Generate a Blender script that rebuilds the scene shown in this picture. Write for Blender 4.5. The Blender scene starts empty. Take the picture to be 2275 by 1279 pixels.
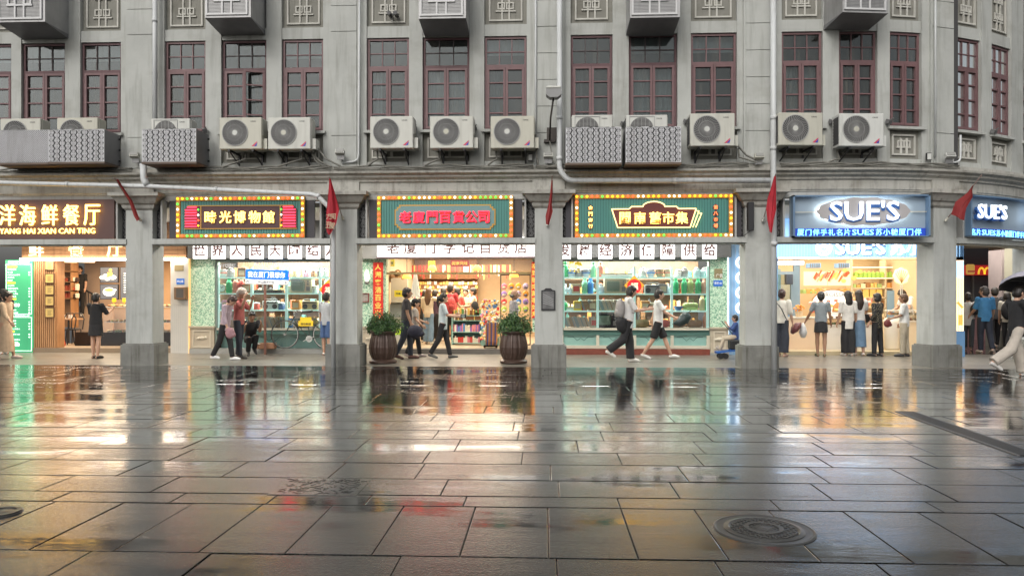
import bpy, math, random
from mathutils import Vector, Matrix
random.seed(7)
SC = bpy.context.scene
COL = SC.collection
R = math.radians
# ---------------------------------------------------------------- camera, world, sun, exposure
F = 1640.0; TH = R(2.52); HZ = 655.0; CH = 1.6; YF = 16.4; YS = 20.0
cam_d = bpy.data.cameras.new('camera'); cam = bpy.data.objects.new('camera', cam_d); COL.objects.link(cam)
cam_d.sensor_width = 36; cam_d.lens = F*36/2275; cam_d.shift_y = (HZ-639.5)/2275
cam_d.clip_start = .1; cam_d.clip_end = 500
cam.location = (0, 0, CH); cam.rotation_euler = (R(90), 0, TH)
SC.camera = cam
w = bpy.data.worlds.new('World'); SC.world = w; w.use_nodes = True
nt = w.node_tree; bg = nt.nodes['Background']
sky = nt.nodes.new('ShaderNodeTexSky'); sky.sky_type = 'NISHITA'; sky.sun_disc = False
sky.sun_elevation = R(38); sky.sun_rotation = R(200); sky.air_density = 1.2; sky.dust_density = 5; sky.ozone_density = .4
hs = nt.nodes.new('ShaderNodeHueSaturation'); hs.inputs['Saturation'].default_value = .22
nt.links.new(sky.outputs[0], hs.inputs['Color']); nt.links.new(hs.outputs[0], bg.inputs[0])
bg.inputs[1].default_value = .125
sd = bpy.data.lights.new('sun', 'SUN'); sd.energy = .5; sd.angle = R(30); sd.color = (1, .97, .92)
so = bpy.data.objects.new('sun', sd); COL.objects.link(so)
so.rotation_euler = (R(52), 0, R(-20)); so.location = (0, 0, 20)
SC.view_settings.view_transform = 'Standard'; SC.view_settings.look = 'None'
SC.view_settings.exposure = 0; SC.view_settings.gamma = 1
SC.cycles.max_bounces = 7; SC.cycles.glossy_bounces = 4; SC.cycles.diffuse_bounces = 3; SC.cycles.transparent_max_bounces = 10
SC.cycles.caustics_reflective = False; SC.cycles.caustics_refractive = False; SC.cycles.sample_clamp_indirect = 4
# ---------------------------------------------------------------- photo measurements -> places
def at(px, py, Y):
    u = (px-1137.5)/F; v = (HZ-py)/F; t = Y/(math.cos(TH)+u*math.sin(TH))
    return Vector((t*(-math.sin(TH)+u*math.cos(TH)), Y, CH+t*v))
def X(px, Y=YS): return at(px, HZ, Y).x
def Zp(px, py, Y=YS): return at(px, py, Y).z
def gnd(px, py, z=0.0):
    u = (px-1137.5)/F; v = (HZ-py)/F; t = (z-CH)/v
    return Vector((t*(-math.sin(TH)+u*math.cos(TH)), t*(math.cos(TH)+u*math.sin(TH)), z))
X0 = 6.5; RC = 8.0
def bend(x, y, z):
    if x <= X0: return (x, y, z)
    a = (x-X0)/RC; yc = YF+RC; r = yc-y
    return (X0+r*math.sin(a), yc-r*math.cos(a), z)
def projx(p):
    x, y = p[0], p[1]; d = -x*math.sin(TH)+y*math.cos(TH); s = x*math.cos(TH)+y*math.sin(TH)
    return 1137.5+F*s/d, d
def S(px, y=YF):
    lo, hi = -25.0, X0+RC*1.3
    for _ in range(40):
        m = (lo+hi)/2
        if projx(bend(m, y, 0))[0] < px: lo = m
        else: hi = m
    return (lo+hi)/2
def ZF(px, py, y=YF):
    d = projx(bend(S(px, y), y, 0))[1]
    return CH+(HZ-py)*d/F
# ---------------------------------------------------------------- mesh builder
def lin(h):
    h = h.lstrip('#'); o = []
    for i in (0, 2, 4):
        v = int(h[i:i+2], 16)/255; o.append(v/12.92 if v <= .04045 else ((v+.055)/1.055)**2.4)
    return tuple(o)
class MB:
    def __init__(s): s.v = []; s.f = []; s.mi = []; s.m = 0
    def add(s, vs, fs):
        n = len(s.v); s.v += [tuple(p) for p in vs]
        for f in fs: s.f.append(tuple(i+n for i in f)); s.mi.append(s.m)
        return s
    def box(s, x0, x1, y0, y1, z0, z1, seg=0):
        if x1 < x0: x0, x1 = x1, x0
        n = max(1, int((x1-x0)/seg)) if seg else 1
        vs = []; fs = []
        for i in range(n+1):
            x = x0+(x1-x0)*i/n; vs += [(x, y0, z0), (x, y1, z0), (x, y1, z1), (x, y0, z1)]
        for i in range(n):
            a = 4*i
            for k in range(4): fs.append((a+k, a+4+k, a+4+(k+1) % 4, a+(k+1) % 4))
        fs.append((0, 3, 2, 1)[::-1][::-1]); fs[-1] = (3, 2, 1, 0)[::-1] if False else (0, 1, 2, 3)
        e = 4*n; fs.append((e+3, e+2, e+1, e))
        return s.add(vs, fs)
    def rbox(s, c, size, rot=(0, 0, 0)):
        from mathutils import Euler
        M = Euler(rot).to_matrix(); a, b, d = size[0]/2, size[1]/2, size[2]/2
        vs = [Vector(c)+M @ Vector(p) for p in ((-a,-b,-d),(a,-b,-d),(a,b,-d),(-a,b,-d),(-a,-b,d),(a,-b,d),(a,b,d),(-a,b,d))]
        return s.add(vs, [(0,3,2,1),(4,5,6,7),(0,1,5,4),(1,2,6,5),(2,3,7,6),(3,0,4,7)])
    def bbox(s, x0, x1, y0, y1, z0, z1, b=.01):
        # box with chamfered vertical+horizontal edges (front side octagonal)
        pts = [(x0+b, z0), (x1-b, z0), (x1, z0+b), (x1, z1-b), (x1-b, z1), (x0+b, z1), (x0, z1-b), (x0, z0+b)]
        ins = [(min(max(x, x0+b), x1-b), min(max(z, z0+b), z1-b)) for x, z in pts]
        vs = [(x, y0, z) for x, z in ins]+[(x, y0+b, z) for x, z in pts]+[(x, y1, z) for x, z in pts]
        fs = [tuple(range(8)), tuple(range(23, 15, -1))]
        for k in range(8):
            j = (k+1) % 8; fs += [(k, 8+k, 8+j, j), (8+k, 16+k, 16+j, 8+j)]
        return s.add(vs, fs)
    def prism(s, pts, y0, y1):   # polygon in XZ, counter-clockwise seen from -Y
        n = len(pts); vs = [(x, y0, z) for x, z in pts]+[(x, y1, z) for x, z in pts]
        fs = [tuple(range(n)), tuple(range(2*n-1, n-1, -1))]+[(k, n+k, n+(k+1) % n, (k+1) % n) for k in range(n)]
        return s.add(vs, fs)
    def profx(s, pts, x0, x1, seg=.5):   # YZ profile swept along X
        n = max(1, int(abs(x1-x0)/seg)); m = len(pts); vs = []; fs = []
        for i in range(n+1):
            x = x0+(x1-x0)*i/n; vs += [(x, y, z) for y, z in pts]
        for i in range(n):
            for k in range(m): fs.append((i*m+k, (i+1)*m+k, (i+1)*m+(k+1) % m, i*m+(k+1) % m))
        fs += [tuple(range(m)), tuple(n*m+k for k in range(m-1, -1, -1))]
        return s.add(vs, fs)
    def loft(s, pts, rad, n=10, side=None):   # closed tube; rad = r or (side radius, other radius)
        P = [Vector(p) for p in pts]; vs = []; fs = []; prev = Vector(side) if side else None
        for i, p in enumerate(P):
            d = (P[min(i+1, len(P)-1)]-P[max(i-1, 0)])
            d = d.normalized() if d.length > 1e-9 else Vector((0, 0, 1))
            if prev is None: prev = Vector((0, 1, 0)) if abs(d.y) < .9 else Vector((1, 0, 0))
            a = prev-d*prev.dot(d)
            a = a.normalized() if a.length > 1e-6 else d.orthogonal().normalized()
            if not side: prev = a
            b = d.cross(a); r = rad[i] if isinstance(rad, (list, tuple)) else rad
            ra, rb = r if isinstance(r, (tuple, list)) else (r, r)
            for k in range(n):
                t = 2*math.pi*k/n; vs.append(p+a*(ra*math.cos(t))+b*(rb*math.sin(t)))
        for i in range(len(P)-1):
            for k in range(n): fs.append((i*n+k, i*n+(k+1) % n, (i+1)*n+(k+1) % n, (i+1)*n+k))
        fs += [tuple(range(n-1, -1, -1)), tuple((len(P)-1)*n+k for k in range(n))]
        return s.add(vs, fs)
    def tube(s, pts, r, n=8): return s.loft(pts, r, n)
    def lathe(s, prof, c=(0, 0, 0), n=20, flute=None):
        vs = []; fs = []; m = len(prof)
        for k in range(n):
            t = 2*math.pi*k/n
            for (r, z) in prof:
                q = r*(flute(k, z) if flute else 1); vs.append((c[0]+q*math.cos(t), c[1]+q*math.sin(t), c[2]+z))
        for k in range(n):
            j = (k+1) % n
            for i in range(m-1): fs.append((k*m+i, j*m+i, j*m+i+1, k*m+i+1))
        fs += [tuple(k*m for k in range(n-1, -1, -1)), tuple(k*m+m-1 for k in range(n))]
        return s.add(vs, fs)
    def ell(s, c, r, n=12, m=8, M=None):
        vs = []; fs = []
        for i in range(1, m):
            a = math.pi*i/m
            for k in range(n):
                t = 2*math.pi*k/n; v = Vector((r[0]*math.sin(a)*math.cos(t), r[1]*math.sin(a)*math.sin(t), r[2]*math.cos(a)))
                vs.append(Vector(c)+(M @ v if M else v))
        vs += [Vector(c)+(M @ Vector((0, 0, r[2])) if M else Vector((0, 0, r[2]))), Vector(c)-(M @ Vector((0, 0, r[2])) if M else Vector((0, 0, r[2])))]
        T = len(vs)-2
        for i in range(m-2):
            for k in range(n): fs.append((i*n+k, (i+1)*n+k, (i+1)*n+(k+1) % n, i*n+(k+1) % n))
        for k in range(n):
            fs.append((T, k, (k+1) % n)); fs.append((T+1, (m-2)*n+(k+1) % n, (m-2)*n+k))
        return s.add(vs, fs)
    def disc(s, c, r, y1, n=24, rz=None):   # disc facing -Y, thickness to y1
        rz = rz or r
        return s.prism([(c[0]+r*math.cos(2*math.pi*k/n), c[2]+rz*math.sin(2*math.pi*k/n)) for k in range(n)], c[1], y1)
    def ring(s, c, r0, r1, y0, y1, n=20, kz=1):
        vs = []; fs = []
        for k in range(n):
            t = 2*math.pi*k/n; a, b = math.cos(t), math.sin(t)*kz
            vs += [(c[0]+r0*a, y0, c[1]+r0*b), (c[0]+r1*a, y0, c[1]+r1*b), (c[0]+r1*a, y1, c[1]+r1*b), (c[0]+r0*a, y1, c[1]+r0*b)]
        for k in range(n):
            a, b = 4*k, 4*((k+1) % n)
            for i in range(4): fs.append((a+i, a+(i+1) % 4, b+(i+1) % 4, b+i))
        return s.add(vs, fs)
    def bar(s, p, q, wd, y0, y1):   # bar in XZ plane between p and q
        d = Vector((q[0]-p[0], q[1]-p[1])); L = d.length or 1; nx, nz = -d.y/L*wd/2, d.x/L*wd/2
        return s.prism([(p[0]-nx, p[1]-nz), (q[0]-nx, q[1]-nz), (q[0]+nx, q[1]+nz), (p[0]+nx, p[1]+nz)], y0, y1)
    def frame(s, x0, x1, z0, z1, t, y0, y1):
        s.box(x0, x1, y0, y1, z0, z0+t); s.box(x0, x1, y0, y1, z1-t, z1)
        s.box(x0, x0+t, y0, y1, z0+t, z1-t); return s.box(x1-t, x1, y0, y1, z0+t, z1-t)
    def bend(s): s.v = [bend(*p) for p in s.v]; return s
    def move(s, dx, dy, dz): s.v = [(a+dx, b+dy, c+dz) for a, b, c in s.v]; return s
    def xf(s, M): s.v = [tuple(M @ Vector(p)) for p in s.v]; return s
    def text(s, body, cx, cz, h, y, depth=.01, bold=0., w=None, gap=1., vert=False, res=2, shear=0):
        """lettering facing -Y; cx, cz its centre, h the height of one character"""
        if vert: 
            for i, ch in enumerate(body): s.text(ch, cx, cz+((len(body)-1)/2-i)*h*gap, h, y, depth, bold)
            return s
        cu = bpy.data.curves.new('lettering', 'FONT'); cu.body = body; cu.size = 1; cu.offset = bold
        cu.space_character = gap; cu.resolution_u = res; cu.extrude = .5; cu.shear = shear
        ob = bpy.data.objects.new('lettering', cu)
        me = ob.to_mesh(); vs = [v.co.copy() for v in me.vertices]; fs = [tuple(p.vertices) for p in me.polygons]
        ob.to_mesh_clear(); bpy.data.objects.remove(ob); bpy.data.curves.remove(cu)
        if not vs: return s
        xa, xb = min(v.x for v in vs), max(v.x for v in vs); ya, yb = min(v.y for v in vs), max(v.y for v in vs)
        k = h/max(yb-ya, 1e-6); kx = (w/(xb-xa)) if w else k
        return s.add([(cx+(v.x-(xa+xb)/2)*kx, y-(v.z+.5)*depth, cz+(v.y-(ya+yb)/2)*k) for v in vs], fs)
# ---------------------------------------------------------------- objects
def tag(o, label=None, cat=None, group=None, kind=None):
    if label: o['label'] = label
    if cat: o['category'] = cat
    if group: o['group'] = group
    if kind: o['kind'] = kind
    return o
def wloc(o):
    v = Vector((0, 0, 0))
    while o: v = v+o.location; o = o.parent
    return v
def obj(name, mb, mats, parent=None, world=True, smooth=False, label=None, cat=None, group=None, kind=None):
    me = bpy.data.meshes.new(name)
    off = wloc(parent) if (parent and world) else Vector((0, 0, 0))
    vs = [(a-off.x, b-off.y, c-off.z) for a, b, c in mb.v] if off.length else mb.v
    me.from_pydata(vs, [], mb.f)
    for m in (mats if isinstance(mats, (list, tuple)) else [mats]): me.materials.append(m)
    if any(mb.mi): me.polygons.foreach_set('material_index', mb.mi)
    if smooth: me.polygons.foreach_set('use_smooth', [True]*len(mb.f))
    me.update()
    o = bpy.data.objects.new(name, me); COL.objects.link(o)
    if parent: o.parent = parent
    return tag(o, label, cat, group, kind)
def thing(name, loc, label, cat, group=None, rotz=0):
    o = bpy.data.objects.new(name, None); COL.objects.link(o); o.location = loc; o.rotation_euler = (0, 0, rotz)
    o.empty_display_size = .1
    return tag(o, label, cat, group)
def copy_tree(o, parent=None):
    c = o.copy(); COL.objects.link(c); c.parent = parent
    for ch in list(o.children): copy_tree(ch, c)
    return c
def dup(o, loc, label=None, group=None, rotz=None):
    c = copy_tree(o); c.location = loc
    if label: c['label'] = label
    if group: c['group'] = group
    if rotz is not None: c.rotation_euler = (0, 0, rotz)
    return c
# ---------------------------------------------------------------- materials
_M = {}
def mat(name, col, rough=.6, metal=0., em=0., emc=None, var=0., vs=3., bump=0., bs=40., spec=.5, streak=0., stain=0., alpha=None, sss=0, grime=0.):
    if name in _M: return _M[name]
    if isinstance(col, str): col = lin(col)
    m = bpy.data.materials.new(name); _M[name] = m; m.use_nodes = True
    n = m.node_tree.nodes; L = m.node_tree.links; p = n['Principled BSDF']
    p.inputs['Base Color'].default_value = (*col, 1); p.inputs['Roughness'].default_value = rough
    p.inputs['Metallic'].default_value = metal; p.inputs['Specular IOR Level'].default_value = spec
    if em:
        e = emc or col
        if isinstance(e, str): e = lin(e)
        p.inputs['Emission Color'].default_value = (*e, 1); p.inputs['Emission Strength'].default_value = em
    if var or bump or streak or stain or grime:
        g = n.new('ShaderNodeNewGeometry'); src = g.outputs['Position']
    if var or streak or stain or grime:
        cur = None
        def mixin(fac, c2, cur):
            mx = n.new('ShaderNodeMix'); mx.data_type = 'RGBA'
            L.new(fac, mx.inputs[0])
            if cur is None: mx.inputs[6].default_value = (*col, 1)
            else: L.new(cur, mx.inputs[6])
            mx.inputs[7].default_value = (*c2, 1); return mx.outputs[2]
        def noise(scale, lo, hi, amt, sc=(1, 1, 1), detail=4):
            mp = n.new('ShaderNodeMapping'); mp.inputs['Scale'].default_value = sc; L.new(src, mp.inputs[0])
            t = n.new('ShaderNodeTexNoise'); t.inputs['Scale'].default_value = scale; t.inputs['Detail'].default_value = detail
            t.inputs['Roughness'].default_value = .6; L.new(mp.outputs[0], t.inputs['Vector'])
            r = n.new('ShaderNodeMapRange'); r.inputs[1].default_value = lo; r.inputs[2].default_value = hi
            r.inputs[3].default_value = 0; r.inputs[4].default_value = amt; L.new(t.outputs[0], r.inputs[0]); return r.outputs[0]
        if var:
            cur = mixin(noise(vs, .35, .7, var), tuple(c*.45 for c in col), cur)
            cur = mixin(noise(vs*.37+.1, .4, .75, var*.7), tuple(min(1, c*1.5) for c in col), cur)
        if streak: cur = mixin(noise(2.2, .5, .72, streak, (4, 4, .35), 5), (col[0]*.35, col[1]*.33, col[2]*.28), cur)
        if stain: cur = mixin(noise(.9, .55, .68, stain, (1, 1, 1.6), 9), (col[0]*.4, col[1]*.36, col[2]*.3), cur)
        if grime: cur = mixin(noise(7., .52, .7, grime, (1, 1, .6), 8), (.03, .027, .02), cur)
        L.new(cur, p.inputs['Base Color'])
        if em and not emc: pass
    if bump:
        t = n.new('ShaderNodeTexNoise'); t.inputs['Scale'].default_value = bs; t.inputs['Detail'].default_value = 3; L.new(src, t.inputs['Vector'])
        b = n.new('ShaderNodeBump'); b.inputs['Strength'].default_value = bump; b.inputs['Distance'].default_value = .02
        L.new(t.outputs[0], b.inputs['Height']); L.new(b.outputs[0], p.inputs['Normal'])
    return m
def glassm(name, tint=(1, 1, 1), gloss=.12, rough=.02, dirt=0):
    if name in _M: return _M[name]
    m = bpy.data.materials.new(name); _M[name] = m; m.use_nodes = True; n = m.node_tree.nodes; L = m.node_tree.links
    n.remove(n['Principled BSDF']); out = n['Material Output']
    tr = n.new('ShaderNodeBsdfTransparent'); tr.inputs[0].default_value = (*tint, 1)
    gl = n.new('ShaderNodeBsdfGlossy'); gl.inputs['Roughness'].default_value = rough; gl.inputs['Color'].default_value = (.9, .95, .95, 1)
    fr = n.new('ShaderNodeFresnel'); fr.inputs[0].default_value = 1.45
    ad = n.new('ShaderNodeMath'); ad.operation = 'MULTIPLY_ADD'; ad.inputs[1].default_value = 1.; ad.inputs[2].default_value = gloss; L.new(fr.outputs[0], ad.inputs[0])
    mx = n.new('ShaderNodeMixShader'); L.new(ad.outputs[0], mx.inputs[0]); L.new(tr.outputs[0], mx.inputs[1]); L.new(gl.outputs[0], mx.inputs[2])
    last = mx.outputs[0]
    if dirt:
        df = n.new('ShaderNodeBsdfDiffuse'); df.inputs[0].default_value = (.35, .33, .28, 1)
        g = n.new('ShaderNodeNewGeometry'); mp = n.new('ShaderNodeMapping'); mp.inputs['Scale'].default_value = (9, 9, .7); L.new(g.outputs['Position'], mp.inputs[0])
        t = n.new('ShaderNodeTexNoise'); t.inputs['Scale'].default_value = 1.3; t.inputs['Detail'].default_value = 6; L.new(mp.outputs[0], t.inputs['Vector'])
        r = n.new('ShaderNodeMapRange'); r.inputs[1].default_value = .5; r.inputs[2].default_value = .75; r.inputs[3].default_value = .03; r.inputs[4].default_value = dirt; L.new(t.outputs[0], r.inputs[0])
        m2 = n.new('ShaderNodeMixShader'); L.new(r.outputs[0], m2.inputs[0]); L.new(last, m2.inputs[1]); L.new(df.outputs[0], m2.inputs[2]); last = m2.outputs[0]
    L.new(last, out.inputs['Surface']); return m
def emis(name, col, s): return mat(name, col, .5, em=s)
PL = mat('plaster', (.47, .482, .455), .85, var=.3, vs=1.4, streak=.36, stain=.25, bump=.12, bs=25)
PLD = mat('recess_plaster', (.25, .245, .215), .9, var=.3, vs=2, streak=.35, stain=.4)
PLC = mat('cornice_plaster', (.45, .44, .40), .88, var=.3, vs=1.2, streak=.5, stain=.4, grime=.35, bump=.1)
PLB = mat('column_base_stone', (.22, .22, .20), .75, var=.5, vs=3, streak=.8, stain=.6, bump=.3, bs=30)
PLO = mat('ornament_plaster', (.56, .55, .50), .85, var=.2, vs=4, streak=.3)
MAROON = mat('maroon_paint', (.175, .095, .098), .5, var=.3, vs=6, streak=.3)
DKFR = mat('dark_frame_paint', (.07, .055, .055), .6, var=.2)
WHP = mat('white_pipe_plastic', (.6, .62, .62), .45, var=.15, vs=2, streak=.35)
WHM = mat('white_metal', (.62, .63, .6), .4, var=.12, vs=3, streak=.25)
BLK = mat('black_metal', (.02, .02, .022), .4)
GRYM = mat('grey_metal', (.22, .22, .22), .45, .4, var=.2)
CAGE = mat('pale_cage_metal', (.7, .7, .72), .4, .1, var=.15, streak=.3)
CAGED = mat('dark_cage_metal', (.2, .2, .21), .45, .3, var=.3)
CABLE = mat('grey_cable', (.2, .195, .17), .7, var=.4, vs=8)
GLS = glassm('shop_glass', (1, 1, 1), .02)
GLU = glassm('upper_window_glass', (.58, .63, .65), .01, .04, dirt=.15)
# casings age differently from unit to unit
_n = WHM.node_tree.nodes; _L = WHM.node_tree.links; _p = _n['Principled BSDF']; _src = _p.inputs['Base Color'].links[0].from_socket
_oi = _n.new('ShaderNodeObjectInfo'); _mx = _n.new('ShaderNodeMix'); _mx.data_type = 'RGBA'; _mx.blend_type = 'MULTIPLY'; _mx.inputs[7].default_value = (.80, .76, .64, 1)
_L.new(_oi.outputs['Random'], _mx.inputs[0]); _L.new(_src, _mx.inputs[6]); _L.new(_mx.outputs[2], _p.inputs['Base Color'])
# ---------------------------------------------------------------- ground
def ground_mat():
    m = bpy.data.materials.new('wet_granite'); m.use_nodes = True; n = m.node_tree.nodes; L = m.node_tree.links; p = n['Principled BSDF']
    g = n.new('ShaderNodeNewGeometry'); at_ = n.new('ShaderNodeAttribute'); at_.attribute_name = 'slab'; at_.attribute_type = 'GEOMETRY'
    def noise(sc, scale, detail=5, rough=.6):
        mp = n.new('ShaderNodeMapping'); mp.inputs['Scale'].default_value = sc; L.new(g.outputs['Position'], mp.inputs[0])
        t = n.new('ShaderNodeTexNoise'); t.inputs['Scale'].default_value = scale; t.inputs['Detail'].default_value = detail; t.inputs['Roughness'].default_value = rough
        L.new(mp.outputs[0], t.inputs['Vector']); return t.outputs[0]
    def mr(x, a, b, c, d):
        r = n.new('ShaderNodeMapRange'); r.inputs[1].default_value = a; r.inputs[2].default_value = b; r.inputs[3].default_value = c; r.inputs[4].default_value = d; L.new(x, r.inputs[0]); return r.outputs[0]
    def math_(op, a, b):
        q = n.new('ShaderNodeMath'); q.operation = op
        for i, v in enumerate((a, b)):
            if isinstance(v, (int, float)): q.inputs[i].default_value = v
            else: L.new(v, q.inputs[i])
        return q.outputs[0]
    sep = n.new('ShaderNodeSeparateXYZ'); L.new(g.outputs['Position'], sep.inputs[0])
    far = mr(sep.outputs['Y'], 7.5, 10.5, 0, 1)      # water lies in a sheet along the arcade
    pud = noise((.35, 1.1, 1), 1.1, 8, .65)
    pudm = mr(math_('ADD', pud, math_('MULTIPLY', far, .12)), .50, .60, 0, 1)
    grain = noise((1, 1, 1), 75, 3); grain2 = noise((1, 1, 1), 38, 3)
    rr = mr(noise((.6, 1.4, 1), 3, 6), .3, .7, .10, .21)
    streaky = mr(noise((.25, 5, 1), 1.6, 7, .7), .4, .62, .6, 1.3)
    rr = math_('MULTIPLY', rr, streaky)
    rough = math_('ADD', math_('MULTIPLY', rr, math_('SUBTRACT', 1., math_('MULTIPLY', pudm, .72))), math_('MULTIPLY', at_.outputs['Fac'], .05))
    L.new(rough, p.inputs['Roughness'])
    cr = n.new('ShaderNodeValToRGB'); cr.color_ramp.elements[0].position = .44; cr.color_ramp.elements[1].position = .66
    cr.color_ramp.elements[0].color = (.006, .006, .006, 1); cr.color_ramp.elements[1].color = (.055, .054, .052, 1)
    L.new(math_('ADD', math_('ADD', math_('MULTIPLY', grain, .62), math_('MULTIPLY', grain2, .23)), math_('MULTIPLY', at_.outputs['Fac'], .13)), cr.inputs[0])
    mx = n.new('ShaderNodeMix'); mx.data_type = 'RGBA'; L.new(math_('MULTIPLY', pudm, .55), mx.inputs[0]); L.new(cr.outputs[0], mx.inputs[6]); mx.inputs[7].default_value = (.02, .019, .017, 1)
    L.new(mx.outputs[2], p.inputs['Base Color'])
    p.inputs['IOR'].default_value = 1.5; p.inputs['Specular IOR Level'].default_value = .6
    b = n.new('ShaderNodeBump'); b.inputs['Distance'].default_value = .0017
    L.new(mr(pudm, 0, 1, 1., .2), b.inputs['Strength'])
    L.new(math_('ADD', math_('MULTIPLY', grain, .8), grain2), b.inputs['Height'])
    b2 = n.new('ShaderNodeBump'); b2.inputs['Distance'].default_value = .012; b2.inputs['Strength'].default_value = .10
    L.new(noise((.5, 2.2, 1), 4.5, 3), b2.inputs['Height']); L.new(b.outputs[0], b2.inputs['Normal']); L.new(b2.outputs[0], p.inputs['Normal'])
    p.inputs['Coat Weight'].default_value = .7; p.inputs['Coat IOR'].default_value = 1.55; L.new(math_('MULTIPLY', rough, .55), p.inputs['Coat Roughness']); L.new(b2.outputs[0], p.inputs['Coat Normal'])
    return m
GM = ground_mat()
g = MB().box(-120, 120, -40, 200, -.5, -.022)
obj('ground', g, mat('wet_dark_joint', (.012, .012, .012), .35, bump=.3, bs=60), kind='structure')
rows = [2.2, 3.2, 4.27, 5.57, 5.86, 6.38, 6.98, 7.52, 8.15, 8.69, 9.3, 9.98]
rows[2] = 4.50; rows[1] = 3.45; rows[0] = 2.4
while rows[-1] < 16.6: rows.append(rows[-1]+random.choice((.55, .6, .62, .7)))
rows = [r for r in rows if r < 16.7]
MH = gnd(1697, 1176); MHR = .335
GR0, GR1 = gnd(2010, 914), gnd(2290, 1012)
def slabs():
    mb = MB(); val = []
    def slab(x0, x1, y0, y1):
        gp = .0045; x0 += gp; x1 -= gp; y0 += gp*1.7; y1 -= gp*1.7
        a, b, c = random.gauss(0, .0022), random.gauss(0, .0026), random.gauss(0, .0009)
        cx, cy = (x0+x1)/2, (y0+y1)/2; e = .005
        def zz(x, y): return c+(x-cx)*a*.5+(y-cy)*b*.5
        v = [(x, y, zz(x, y)) for x, y in ((x0+e, y0+e), (x1-e, y0+e), (x1-e, y1-e), (x0+e, y1-e))]
        v += [(x, y, zz(x, y)-.0012) for x, y in ((x0, y0), (x1, y0), (x1, y1), (x0, y1))]
        v += [(x, y, -.03) for x, y in ((x0, y0), (x1, y0), (x1, y1), (x0, y1))]
        f = [(0, 1, 2, 3)]+[(4+k, 4+(k+1) % 4, (k+1) % 4, k) for k in range(4)]+[(8+k, 8+(k+1) % 4, 4+(k+1) % 4, 4+k) for k in range(4)]
        mb.add(v, f); r = random.random(); val.extend([r]*12)
    for i in range(len(rows)-1):
        y0, y1 = rows[i], rows[i+1]; wd = .545 if abs(y0-4.5) < .01 else random.choice((.95, 1.02))
        x = -16+random.random()*wd
        if abs(y0-4.5) < .01: x = -12*.545-5.0+.12
        while x < 17:
            ww = wd if wd < .6 else wd*random.choice((1, 1, .8, 1.25))
            slab(x, x+ww, y0, y1); x += ww
    return mb, val
mb, val = slabs()
pv = obj('paving', mb, GM, kind='structure')
a_ = pv.data.attributes.new('slab', 'FLOAT', 'POINT'); a_.data.foreach_set('value', val)
# arcade walkway of long stone strips
def walk_mat():
    m = mat('arcade_granite', (.19, .175, .15), .3, var=.45, vs=1.5, bump=.1, bs=70, spec=.5); return m
wm = MB(); y = rows[-1]
while y < YS+.05:
    x = -18+random.random()
    while x < 22:
        ww = random.choice((1.2, 1.5, .9)); wm.box(x+.003, x+ww-.003, y+.003, y+.397, -.03, random.gauss(0, .0006)); x += ww
    y += .4
obj('arcade_floor', wm, walk_mat(), kind='structure')
wm = MB()
for i in range(16):
    for j in range(14): wm.box(9.6+i*.8+.003, 10.4+i*.8-.003, 20.1+j*.8+.003, 20.9+j*.8-.003, -.03, random.gauss(0, .0008))
obj('side_street_paving', wm, GM, kind='structure')
# manhole cover and drain
def manhole(c, r, label):
    t = thing('manhole_cover', (c.x, c.y, .004), label, 'manhole cover', 'round manhole covers in the paving')
    IR = mat('wet_cast_iron', (.10, .10, .097), .3, .5, var=.3, vs=9)
    m = MB().lathe([(r, -.012), (r, .0), (r-.012, .004), (r-.022, .001), (r-.035, .001), (r-.05, .0)], (0, 0, 0), 48); obj('frame', m, IR, t, False)
    m = MB().lathe([(r-.07, -.01), (r-.07, .004), (r-.1, .009), (r-.115, .002), (0.001, .002)], (0, 0, 0), 48)
    n = int(r*1.3/.035)
    for i in range(-n, n+1):
        q = i*.035*1.15; h2 = (r-.12)**2-q*q
        if h2 <= 0: continue
        h = math.sqrt(h2)
        for sgn in (1, -1):
            m.rbox((q*.7071, -q*.7071*sgn, .005), (.012, 2*h, .008), (0, 0, R(-45*sgn)))
    m.lathe([(.13, .002), (.13, .013), (.10, .013), (.10, .004), (.001, .011)], (0, 0, 0), 32)
    obj('lid', m, IR, t, False)
manhole(MH, MHR, 'large round cast iron manhole cover with cross pattern in the wet paving')
MH2 = gnd(2, 1139); manhole(MH2, .14, 'small round iron cover at the left edge of the wet paving')
dm = MB(); d = (GR1-GR0); Ld = d.length; ang = math.atan2(d.y, d.x)
dt = thing('drain_grate', GR0, 'long dark slotted drain channel crossing the wet paving on the right', 'drain', rotz=ang)
m = MB().rbox((Ld/2, .12, .0), (Ld, .03, .016)).rbox((Ld/2, -.12, .0), (Ld, .03, .016)); obj('frame', m, GRYM, dt, False)
m = MB().rbox((Ld/2, 0, .001), (Ld, .21, .006)); m.m = 1
for i in range(int(Ld/.045)): m.rbox((.02+i*.045, 0, .006), (.024, .21, .006))
obj('grating', m, [BLK, mat('wet_grate_iron', (.09, .09, .09), .35, .7)], dt, False)
cm = gnd(715, 1080); m = MB()
rs = random.Random(3)
for i in range(130):
    px, py = rs.uniform(-.33, .33), rs.uniform(-.24, .24); a = rs.uniform(0, 3.14)
    m.rbox((cm.x+px, cm.y+py, .003), (rs.uniform(.02, .09), .008, .006), (0, 0, a))
m.box(cm.x-.36, cm.x+.36, cm.y-.27, cm.y+.27, -.01, .0035)
obj('carved_slab', m, GM, label='square paving slab carved with a worn relief, near the middle left of the wet street', cat='paving slab')
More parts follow.
